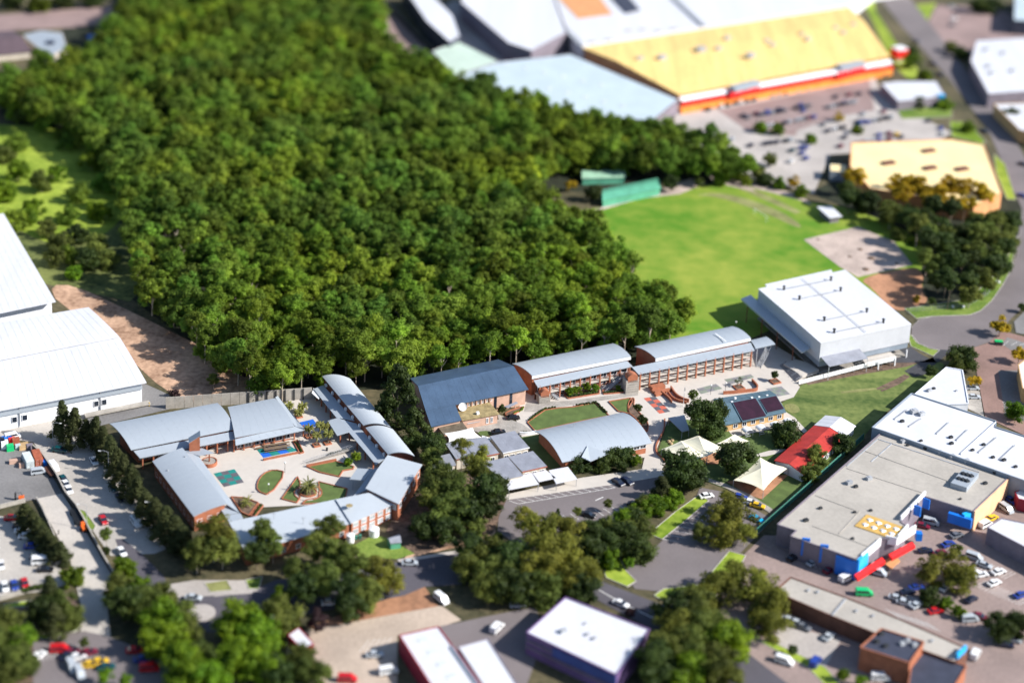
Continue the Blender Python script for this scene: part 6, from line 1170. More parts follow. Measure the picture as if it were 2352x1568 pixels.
# blurred foreground
bl = dict(detail=False)
for i, (fr, x, y, yaw, c_, wh, kd) in enumerate([
    ('M', 540, 1285, 10, 'red', 'leftmost in the bottom-left car park', 'van'), ('M', 650, 1310, 30, 'maroon', 'just right of the bright red van', 'sedan'), ('M', 620, 1340, 30, 'navy', 'below the bright red van', 'sedan'), ('M', 800, 1310, 25, 'maroon', 'in the middle of the bottom-left car park', 'sedan'),
    ('M', 700, 1350, 30, 'white', 'above the silver pair of the bottom-left car park', 'sedan'), ('M', 650, 1440, -60, 'silver', 'upper of the silver pair in the bottom-left car park', 'van'), ('M', 720, 1500, -60, 'silver', 'lower of the silver pair in the bottom-left car park', 'van'), ('M', 820, 1420, 15, 'yellow', 'left of the yellow pair', 'sedan'), ('M', 900, 1395, 15, 'yellow', 'right of the yellow pair', 'sedan'), ('M', 960, 1440, 15, 'teal', 'beside the yellow pair', 'sedan'),
    ('M', 1220, 1290, 10, 'red', 'in shade beneath the big tree row', 'sedan'), ('M', 1290, 1370, 15, 'blue', 'in shade beneath the big tree row', 'sedan'), ('M', 1350, 1455, 10, 'red', 'nearest the bottom edge under the tree row', 'van'), ('M', 350, 1340, 60, 'white', 'at the left kerb of the bottom-left car park', 'sedan'),
    ('N', 1300, 1330, 10, 'silver', 'in the shadow of the red-walled workshop', 'sedan'), ('N', 1420, 1480, 20, 'white', 'beside the red-walled workshop', 'van'), ('N', 1900, 830, -50, 'white', 'standing alone under the gums by the dirt lot', 'van'), ('N', 890, 860, 10, 'white', 'glimpsed between the gums of the bottom street', 'sedan'), ('N', 1050, 1555, 0, 'red', 'cut by the bottom edge of the picture', 'van'),
    ('O', 240, 880, 10, 'silver', 'in shade left of the purple showroom', 'sedan'), ('O', 560, 830, 40, 'silver', 'at the back corner of the purple showroom', 'sedan'), ('O', 1170, 870, -30, 'white', 'on the bottom street beside the centre line', 'sedan'), ('O', 1610, 940, -40, 'grey', 'under the big trees of the bottom street', 'van'), ('O', 50, 1090, 60, 'white', 'between the workshops and the showroom', 'van'),
    ('F', 1350, 1310, -38, 'cyan', 'beside the green fence', 'sedan'), ('F', 1200, 1110, -20, 'blue', 'beneath the play area path', 'sedan'), ('F', 1300, 1160, -20, 'white', 'beneath the play area path', 'sedan'), ('F', 1360, 1190, -20, 'yellow', 'beneath the play area path', 'sedan'), ('F', 900, 1100, 20, 'white', 'at the entrance of the small asphalt yard', 'sedan'),
    ('G', 445, 1445, 40, 'silver', 'in front of the blue arch signs', 'sedan'), ('G', 265, 1400, 40, 'black', 'left of the blue arch signs', 'sedan'), ('G', 595, 1510, 40, 'maroon', 'beside the blue corner sign', 'sedan'), ('P', 740, 640, 40, 'white', 'below the blue corner sign', 'van'), ('P', 1030, 590, -25, 'silver', 'outside the red awning', 'van'), ('P', 1060, 550, -25, 'black', 'outside the red awning', 'sedan'),
    ('G', 1430, 1110, -20, 'maroon', 'in the nook beside the white parapet', 'sedan'), ('G', 1510, 1080, -20, 'silver', 'in the nook beside the white parapet', 'van'), ('P', 905, 775, 0, 'green', 'alone in the lane above the shop row', 'van'), ('P', 1460, 390, 10, 'navy', 'alone in the middle of the mall car park', 'sedan'), ('P', 1740, 250, 30, 'grey', 'on the strip beside the right-hand building', 'sedan'), ('P', 1665, 330, 30, 'blue', 'on the strip beside the right-hand building', 'sedan'), ('P', 1590, 410, 30, 'maroon', 'on the strip beside the right-hand building', 'sedan'),
    ('P', 1200, 820, -20, 'silver', 'in the tree-shaded row of the mall car park, first from the left', 'sedan'), ('P', 1270, 860, -20, 'silver', 'in the tree-shaded row of the mall car park, second from the left', 'sedan'), ('P', 1300, 760, 15, 'navy', 'in the tree-shaded row of the mall car park, third from the left', 'sedan'), ('P', 1380, 720, 15, 'blue', 'in the tree-shaded row of the mall car park, fourth from the left', 'sedan'), ('P', 1380, 880, 40, 'silver', 'in the tree-shaded row of the mall car park, fifth from the left', 'sedan'), ('P', 1550, 935, 20, 'red', 'alone below the car park trees', 'sedan'), ('P', 1640, 720, 50, 'white', 'between the car park trees', 'sedan'),
    ('P', 1860, 1010, 10, 'silver', 'right of the car park trees', 'van'), ('P', 1950, 985, -25, 'maroon', 'right of the car park trees', 'sedan'), ('P', 1900, 450, -30, 'silver', 'in the upper row of the right car park, first from the left', 'van'), ('P', 1990, 520, -30, 'silver', 'in the upper row of the right car park, second from the left', 'sedan'), ('P', 1870, 570, 20, 'white', 'in the upper row of the right car park, third from the left', 'sedan'), ('P', 1960, 605, 20, 'white', 'in the upper row of the right car park, fourth from the left', 'sedan'), ('P', 2120, 580, 30, 'white', 'in the upper row of the right car park, fifth from the left', 'sedan'), ('P', 2080, 680, 35, 'white', 'in the upper row of the right car park, sixth from the left', 'sedan'), ('P', 1870, 830, 40, 'navy', 'in the middle of the right car park', 'sedan'), ('P', 2320, 790, 30, 'blue', 'at the right edge of the car park', 'sedan'),
    ('P', 2180, 1240, -10, 'navy', 'beside the grass triangle at lower right', 'sedan'), ('P', 2250, 1190, -20, 'silver', 'beside the grass triangle at lower right', 'sedan'), ('P', 1910, 1330, 60, 'white', 'by the cyan sign of the shop row', 'van'), ('P', 230, 1020, -30, 'silver', 'first behind the shop row', 'sedan'), ('P', 300, 1045, -30, 'silver', 'second behind the shop row', 'sedan'), ('P', 350, 1080, -30, 'grey', 'third behind the shop row', 'sedan'), ('P', 585, 1165, 50, 'silver', 'alone on the shop forecourt', 'sedan'), ('P', 185, 1390, -28, 'white', 'parked on the street below the shop row', 'van'), ('P', 465, 1400, 60, 'blue', 'standing on the corner verge', 'van'), ('P', 1050, 1540, 0, 'white', 'in front of the orange corner shop', 'van'),
    ('G', 2190, 960, -60, 'silver', 'along the orange side wall', 'van'), ('G', 2060, 1040, 40, 'yellow', 'at the corner of the white-roofed building', 'sedan'), ('G', 2000, 1100, 40, 'white', 'at the corner of the white-roofed building', 'van'), ('G', 2230, 880, -60, 'blue', 'along the orange side wall', 'sedan')]):
    car(fr, x, y, yaw, c_, wh, kd, **bl)
# far car park: cars by image points
far = [('K', 1255, 985, 'navy'), ('K', 1355, 965, 'silver'), ('K', 1555, 940, 'navy'), ('K', 1725, 910, 'navy'), ('K', 1625, 1055, 'navy'), ('K', 1745, 1035, 'maroon'), ('K', 1840, 1020, 'blue'), ('K', 1950, 998, 'navy'), ('K', 2145, 960, 'blue'), ('K', 2165, 1010, 'blue'), ('K', 1930, 860, 'silver'), ('K', 2060, 830, 'black'), ('K', 2210, 810, 'grey'), ('K', 1520, 1270, 'silver'), ('K', 980, 1060, 'navy'), ('K', 875, 1065, 'navy'),
       ('L', 410, 808, 'silver'), ('L', 650, 885, 'navy'), ('L', 770, 868, 'maroon'), ('L', 860, 858, 'navy'), ('L', 630, 970, 'silver'), ('L', 730, 940, 'blue'), ('L', 820, 930, 'silver'), ('L', 540, 1135, 'grey'), ('L', 900, 1040, 'silver'), ('L', 850, 1110, 'navy'), ('L', 900, 1110, 'blue'), ('L', 1080, 1020, 'maroon'), ('L', 1095, 1075, 'navy'), ('L', 1040, 1230, 'blue'), ('L', 1130, 1215, 'maroon'), ('L', 1200, 1225, 'yellow'), ('L', 730, 1250, 'navy'), ('L', 255, 1370, 'teal'), ('L', 340, 1345, 'blue'), ('L', 380, 1345, 'blue'), ('L', 345, 1395, 'blue'), ('L', 380, 1440, 'blue'), ('L', 245, 1470, 'white'), ('L', 1000, 695, 'black'), ('L', 1100, 685, 'grey'), ('L', 1490, 1100, 'navy'), ('L', 1600, 1170, 'blue'), ('L', 1610, 1220, 'silver')]
rc = random.Random(5)
for (x0, y0), (x1, y1), n_ in (((1450, 1110), (2250, 960), 22), ((1700, 1180), (2300, 1060), 16), ((1250, 1010), (2300, 790), 18), ((1650, 1330), (2100, 1270), 10), ((2350, 1200), (3000, 1060), 18), ((2500, 1330), (3100, 1240), 12), ((2350, 990), (2750, 900), 10)):
    for i in range(n_):
        if rc.random() < .62: far.append(('K', x0 + (x1 - x0) * i / n_ + rc.uniform(-5, 5), y0 + (y1 - y0) * i / n_, rc.choice(['silver', 'white', 'navy', 'grey', 'blue', 'black', 'silver', 'maroon'])))
for fr, x, y, c_ in far: car(fr, x, y, 62 if fr == 'K' else 60, c_, 'blurred in the far car park before the yellow superstore', group='cars in the far car park', **bl)
for fr, x, y, c_ in [('L', 1700, 70, 'silver'), ('L', 1740, 120, 'navy'), ('L', 1720, 180, 'white'), ('L', 1700, 240, 'grey')]: car(fr, x, y, 20, c_, 'in the pink car park at the top right', group='cars in the top right car park', **bl)
for fr, x, y, c_, w_ in [('L', 1380, 385, 'grey', 'highest of those driving on the far road'), ('L', 1530, 590, 'navy', 'second of those driving on the far road'), ('L', 1590, 690, 'navy', 'third of those driving on the far road'), ('L', 1990, 1200, 'navy', 'lowest of those driving on the far road'), ('T', 2340, 190, 'navy', 'at the right edge of the far road'), ('T', 2335, 475, 'blue', 'on the road beside the dark grove')]: car(fr, x, y, -50, c_, w_, **bl)
for x, y, c_ in ((1900, 20, 'maroon'), (1960, 30, 'white'), (2110, 95, 'silver'), (1890, 60, 'white'), (2080, 110, 'navy')): car('J', x, y, 40, c_, 'on the orange rooftop parking deck', group='cars on the orange deck', z=9.35, **bl)

# ------------------------------------------------------------------ vegetation
def rnd_dir(r):
    z = r.uniform(-1, 1); a = r.uniform(0, 2 * math.pi); s = math.sqrt(1 - z * z); return Vector((s * math.cos(a), s * math.sin(a), z))
def crown_mesh(name, m, seed, shape='round', clumps=22, per=70, leaf=.10, cr=.34, hollow=0.0, flat=1.0):
    """unit crown (radius 1, centred at the origin, z scaled by flat); leaf-sized faces over lumpy clumps"""
    r = random.Random(seed); mb = MB(); cs = []
    for i in range(clumps):
        if shape == 'cone':
            h = (i + .5) / clumps; h = h ** .85; rr = min(1, 1.25 - 1.1 * h) * .85 if m == 'leaf_dark' else (1 - h) * .8 + .08; a = r.uniform(0, 6.28); q = rr * math.sqrt(r.uniform(.15, 1.5))
            c = Vector((math.cos(a) * q, math.sin(a) * q, -1.25 + 2.7 * h)); s = cr * (1.15 - .6 * h)
        else:
            d = rnd_dir(r); d.z = d.z * .9 + .05; k = r.uniform(.45, .82) if r.random() > .2 else r.uniform(0, .4)
            c = Vector((d.x * k, d.y * k, d.z * k * flat)); s = cr * r.uniform(.65, 1.2)
        cs.append((c, s))
    for c, s in cs:
        if hollow < 1:
            mb.ball(c, s * .62 * (1 - hollow * .4), 6, 4, .85)
        for k in range(per):
            d = rnd_dir(r); 
            if d.z < -.5: d.z *= -1
            p = c + Vector((d.x, d.y, d.z * .85)) * s * r.uniform(.55, 1.25)
            n = (d + rnd_dir(r) * .55).normalized(); x = n.orthogonal().normalized(); y = n.cross(x); a = r.uniform(0, 3.14); x, y = x * math.cos(a) + y * math.sin(a), y * math.cos(a) - x * math.sin(a)
            l = leaf * r.uniform(.6, 1.35); mb.add([p - x * l - y * l * .6, p + x * l - y * l * .6, p + x * l * .7 + y * l * .7, p - x * l * .7 + y * l * .7], [(0, 1, 2, 3)])
    return mb.mesh(name, m, fix=False)
def trunk_mesh(name, m, seed, h, r0, limbs=5, spread=.5):
    """unit trunk: height 1 reaches the crown centre"""
    r = random.Random(seed); mb = MB(); top = Vector((r.uniform(-.05, .05), r.uniform(-.05, .05), 1))
    mb.tube([(0, 0, -.02), top * .45 + Vector((.01, 0, 0)), top], [r0, r0 * .75, r0 * .35], 7)
    for i in range(limbs):
        a = 6.28 * i / limbs + r.uniform(-.4, .4); s = r.uniform(.45, .75); p = top * s
        mb.tube([p, p + Vector((math.cos(a) * spread * .5, math.sin(a) * spread * .5, .15)), p + Vector((math.cos(a) * spread, math.sin(a) * spread, .32))], [r0 * .5, r0 * .35, r0 * .12], 5)
    return mb.mesh(name, m, fix=False)
CR = {'gum': [crown_mesh('gum_crown', 'leaf_gum', 10 + i, clumps=44, per=130, leaf=.036, cr=.27, hollow=.25) for i in range(4)],
      'forest': [crown_mesh('forest_crown', 'leaf_forest', 30 + i, clumps=[26, 34, 44, 22, 38, 30, 50, 28][i], per=84, leaf=.046, cr=[.34, .29, .25, .38, .28, .31, .23, .36][i], flat=[1.1, 1.3, .9, 1.0, 1.5, .8, 1.2, 1.0][i]) for i in range(8)],
      'olive': [crown_mesh('olive_crown', 'leaf_olive', 40 + i, clumps=40, per=110, leaf=.036, cr=.25, hollow=1) for i in range(3)],
      'dark': [crown_mesh('dense_crown', 'leaf_dark', 50 + i, clumps=44, per=110, leaf=.042, cr=.29) for i in range(3)],
      'oak': [crown_mesh('she_oak_crown', 'leaf_oak', 60 + i, 'cone', clumps=44, per=90, leaf=.055, cr=.36) for i in range(3)],
      'bright': [crown_mesh('bright_crown', 'leaf_bright', 70 + i, clumps=40, per=110, leaf=.045, cr=.29) for i in range(3)],
      'yellow': [crown_mesh('yellow_crown', 'leaf_yellow', 80 + i, clumps=22, per=75, leaf=.07, cr=.28, hollow=.3) for i in range(2)],
      'pine': [crown_mesh('pine_crown', 'leaf_dark', 90 + i, 'cone', clumps=60, per=60, leaf=.05, cr=.26) for i in range(2)],
      'grey': [crown_mesh('grey_crown', 'leaf_grey', 95, clumps=16, per=50, leaf=.06, cr=.3, hollow=1)],
      'mauve': [crown_mesh('mauve_crown', 'leaf_mauve', 97, clumps=20, per=60, leaf=.07, cr=.3)]}
TR = {k: [trunk_mesh('tree_trunk', 'bark_pale' if k in ('gum', 'olive', 'forest', 'grey') else 'bark', 5 + i, 1, .035 if k != 'oak' else .03) for i in range(2)] for k in CR}
CNT = [0]
def tree(fr, x, y, R, H, kind, label, group=None, name=None, pos=None):
    i = CNT[0]; CNT[0] += 1; r = random.Random(i * 7 + 1)
    if R >= 2.6 and pos is None and kind in ('gum', 'olive', 'dark', 'bright', 'forest'): R *= 1.42 if fr in 'MNOHP' else 1.25
    if kind == 'oak': R *= 1.3; H *= 1.08
    zc = H - R * .95 if kind not in ('oak', 'pine') else H * .52
    p = g(fr, x, y, zc) if pos is None else pos
    t = thing(name or (kind + '_tree' if kind in ('gum', 'pine') else 'gum_tree' if kind == 'olive' else 'forest_tree' if kind == 'forest' else {'oak': 'she_oak'}.get(kind, 'leafy_tree')), label, 'tree', (p.x, p.y, 0), 0, group)
    c = link('crown', CR[kind][i % len(CR[kind])], t, (0, 0, zc)); c.rotation_euler = (0, 0, r.uniform(0, 6.28)) if kind not in ('x',) else (0, 0, 0)
    c.scale = (R, R * r.uniform(.88, 1.1), R * .95) if kind not in ('oak', 'pine') else (R, R, H * .36)
    k = link('trunk', TR[kind][i % 2], t); k.scale = (R * 1.15, R * 1.15, zc * 1.0); k.rotation_euler = (0, 0, r.uniform(0, 6.28))
    return t
def inpoly(x, y, P):
    c = False; n = len(P)
    for i in range(n):
        x1, y1 = P[i]; x2, y2 = P[(i + 1) % n]
        if (y1 > y) != (y2 > y) and x < (x2 - x1) * (y - y1) / (y2 - y1) + x1: c = not c
    return c
def scatter(P, zc, sp, seed, tries=30000):
    r = random.Random(seed); W = [g('X', a, b, zc) for a, b in P]; x0, x1 = min(p.x for p in W), max(p.x for p in W); y0, y1 = min(p.y for p in W), max(p.y for p in W)
    cell = {}; out = []; Wp = [(p.x, p.y) for p in W]
    for _ in range(tries):
        x, y = r.uniform(x0, x1), r.uniform(y0, y1)
        if not inpoly(x, y, Wp): continue
        k = (int(x // sp), int(y // sp)); ok = True
        for dx in (-1, 0, 1):
            for dy in (-1, 0, 1):
                for q in cell.get((k[0] + dx, k[1] + dy), []):
                    if (q[0] - x) ** 2 + (q[1] - y) ** 2 < sp * sp: ok = False
        if ok: cell.setdefault(k, []).append((x, y)); out.append((x, y))
    return out
FOREST = [(250, 60), (330, -60), (850, -60), (890, 100), (1000, 150), (1090, 190), (1250, 235), (1400, 270), (1550, 295), (1700, 340), (1735, 372), (1600, 372), (1500, 362), (1330, 352), (1260, 372), (1225, 420), (1290, 470), (1370, 520), (1440, 590), (1575, 690), (1540, 735), (1440, 752), (1330, 762), (1190, 782), (1000, 812), (960, 815), (850, 805), (790, 800), (720, 830), (640, 850), (560, 850), (500, 790), (420, 720), (320, 630), (300, 500), (285, 400), (200, 300), (60, 245), (-40, 200), (100, 150), (200, 120)]
pts = scatter(FOREST, 12, 6.0, 3, 40000)
pts.sort(key=lambda p: p[1]); r = random.Random(11); NI = 290
print('FOREST', len(pts))
for (x, y) in pts[:NI]:
    H = r.uniform(11, 18.5); R = r.uniform(3.6, 6.4) * (.75 + H / 60)
    tree(None, 0, 0, R, H, 'forest', 'tall olive-green tree in the near part of the dense wood', 'trees of the dense wood', pos=Vector((x, y, 0)))
rest = pts[NI:]
me = bpy.data.meshes.new('far_wood'); me.from_pydata([(x, y, r.uniform(8.5, 14)) for x, y in rest], [], [])
at = me.attributes.new('sc', 'FLOAT', 'POINT'); at.data.foreach_set('value', [r.choice((3.4, 4.4, 5.2, 6.0, 7.4)) * r.uniform(.9, 1.1) for _ in rest])
ar = me.attributes.new('rt', 'FLOAT', 'POINT'); ar.data.foreach_set('value', [r.uniform(0, 6.28) for _ in rest])
fw = link('far_wood', me); fw['kind'] = 'stuff'; fw['label'] = 'far part of the dense green wood'; fw['category'] = 'wood'
ng = bpy.data.node_groups.new('wood_nodes', 'GeometryNodeTree'); ng.interface.new_socket('Geometry', in_out='INPUT', socket_type='NodeSocketGeometry'); ng.interface.new_socket('Geometry', in_out='OUTPUT', socket_type='NodeSocketGeometry')
N = ng.nodes; Lk = ng.links; gi = N.new('NodeGroupInput'); go = N.new('NodeGroupOutput'); ip = N.new('GeometryNodeInstanceOnPoints'); jn = N.new('GeometryNodeJoinGeometry')
crowns = {}
for o in bpy.data.objects:
    if o.name.startswith('crown') and o.data and o.data.name.startswith('forest_crown') and o.data.name not in crowns: crowns[o.data.name] = o
for o in list(crowns.values())[:8]:
    n_ = N.new('GeometryNodeObjectInfo'); n_.inputs['Object'].default_value = o; n_.inputs['As Instance'].default_value = False; n_.transform_space = 'ORIGINAL'
    gti = N.new('GeometryNodeGeometryToInstance'); Lk.new(n_.outputs['Geometry'], gti.inputs[0]); Lk.new(gti.outputs[0], jn.inputs[0])
Lk.new(gi.outputs[0], ip.inputs['Points']); Lk.new(jn.outputs[0], ip.inputs['Instance']); ip.inputs['Pick Instance'].default_value = True
na = N.new('GeometryNodeInputNamedAttribute'); na.data_type = 'FLOAT'; na.inputs[0].default_value = 'sc'; Lk.new(na.outputs['Attribute'], ip.inputs['Scale'])
nb = N.new('GeometryNodeInputNamedAttribute'); nb.data_type = 'FLOAT'; nb.inputs[0].default_value = 'rt'; cx = N.new('ShaderNodeCombineXYZ'); Lk.new(nb.outputs['Attribute'], cx.inputs[2]); Lk.new(cx.outputs[0], ip.inputs['Rotation'])
Lk.new(ip.outputs[0], go.inputs[0]); fw.modifiers.new('wood', 'NODES').node_group = ng
und = scatter(FOREST, 11, 4.6, 17, 40000)
me = bpy.data.meshes.new('undergrowth'); me.from_pydata([(x, y, r.uniform(1.5, 10.5)) for x, y in und], [], [])
at = me.attributes.new('sc', 'FLOAT', 'POINT'); at.data.foreach_set('value', [r.uniform(2.4, 4.6) for _ in und])
ar = me.attributes.new('rt', 'FLOAT', 'POINT'); ar.data.foreach_set('value', [r.uniform(0, 6.28) for _ in und])
uw = link('undergrowth', me); uw['kind'] = 'stuff'; uw['label'] = 'leafy undergrowth beneath the trees of the wood'; uw['category'] = 'undergrowth'; uw.modifiers.new('wood', 'NODES').node_group = ng

# right-hand grove
GROVE = [px('T', *p) for p in [(720, 350), (900, 420), (1150, 530), (1500, 560), (1900, 590), (2250, 640), (2250, 860), (2150, 1050), (2000, 1200), (1800, 1330), (1620, 1330), (1480, 1200), (1450, 1000), (1400, 800), (1250, 620), (900, 520), (740, 470)]]
for x, y in scatter(GROVE, 9, 6.5, 5, 8000):
    tree(None, 0, 0, random.Random(int(x * 9)).uniform(3.6, 6.2), random.Random(int(x * 7)).uniform(9, 16), 'dark' if (int(x * 13) % 3) else 'gum', 'dark green tree in the grove beside the bend of the road', 'trees of the dark grove', name='grove_tree', pos=Vector((x, y, 0)))
for x, y, R in ((830, 300, 4.2), (1220, 370, 4.8), (1330, 350, 4.6), (1430, 400, 4.5), (1560, 440, 4.6), (1680, 380, 5), (1790, 400, 4.8), (1640, 500, 4.5), (1980, 440, 5), (1250, 450, 4), (1500, 500, 4.2), (1820, 520, 4.4)): tree('T', x, y, R * 1.2, 14, 'yellow', 'golden-flowering tree at the top of the dark grove', 'golden trees of the dark grove')

oaks = [(570, 420, 3.0, 12, 'tallest she-oak by the warehouse corner'), (680, 470, 3.0, 11, 'she-oak right of the tallest one'), (780, 530, 2.6, 8.5, 'she-oak behind the second street lamp'), (865, 530, 2.9, 10, 'she-oak by the arched roof end'), (935, 610, 2.8, 9.5, 'she-oak in front of the arched roof end'), (1000, 700, 2.8, 9.5, 'she-oak behind the parked white car'), (1060, 800, 2.6, 8.5, 'she-oak beside the small brown one'), (1120, 870, 2.8, 9.5, 'she-oak at the middle of the row'), (1190, 960, 3.0, 9.5, 'large she-oak in the middle of the row'), (1240, 1060, 2.8, 8.5, 'she-oak above the silver shrub'), (1320, 1190, 3.0, 8.5, 'she-oak beside the left wing shadow'), (1400, 1260, 3.2, 9, 'broad she-oak near the left wing'), (1500, 1340, 3.2, 9, 'she-oak near the foot of the row'), (1580, 1420, 3.2, 9, 'last but one she-oak of the row'), (1660, 1500, 3.4, 8, 'last she-oak of the row beside the big gum')]
for x, y, R, H, lab in oaks: tree('A', x, y, R, H, 'oak', lab + ' along the west street', 'she-oaks along the west street')
for i, (x, y) in enumerate(((230, 60), (290, 130), (345, 190), (395, 260), (445, 320), (495, 375), (540, 410))): tree('M', x, y - 10, 2.7, 6.0, 'oak', '%s she-oak of the hedge row beside the ramp, counted from the top' % ['first', 'second', 'third', 'fourth', 'fifth', 'sixth', 'seventh'][i], 'she-oak hedge beside the ramp')
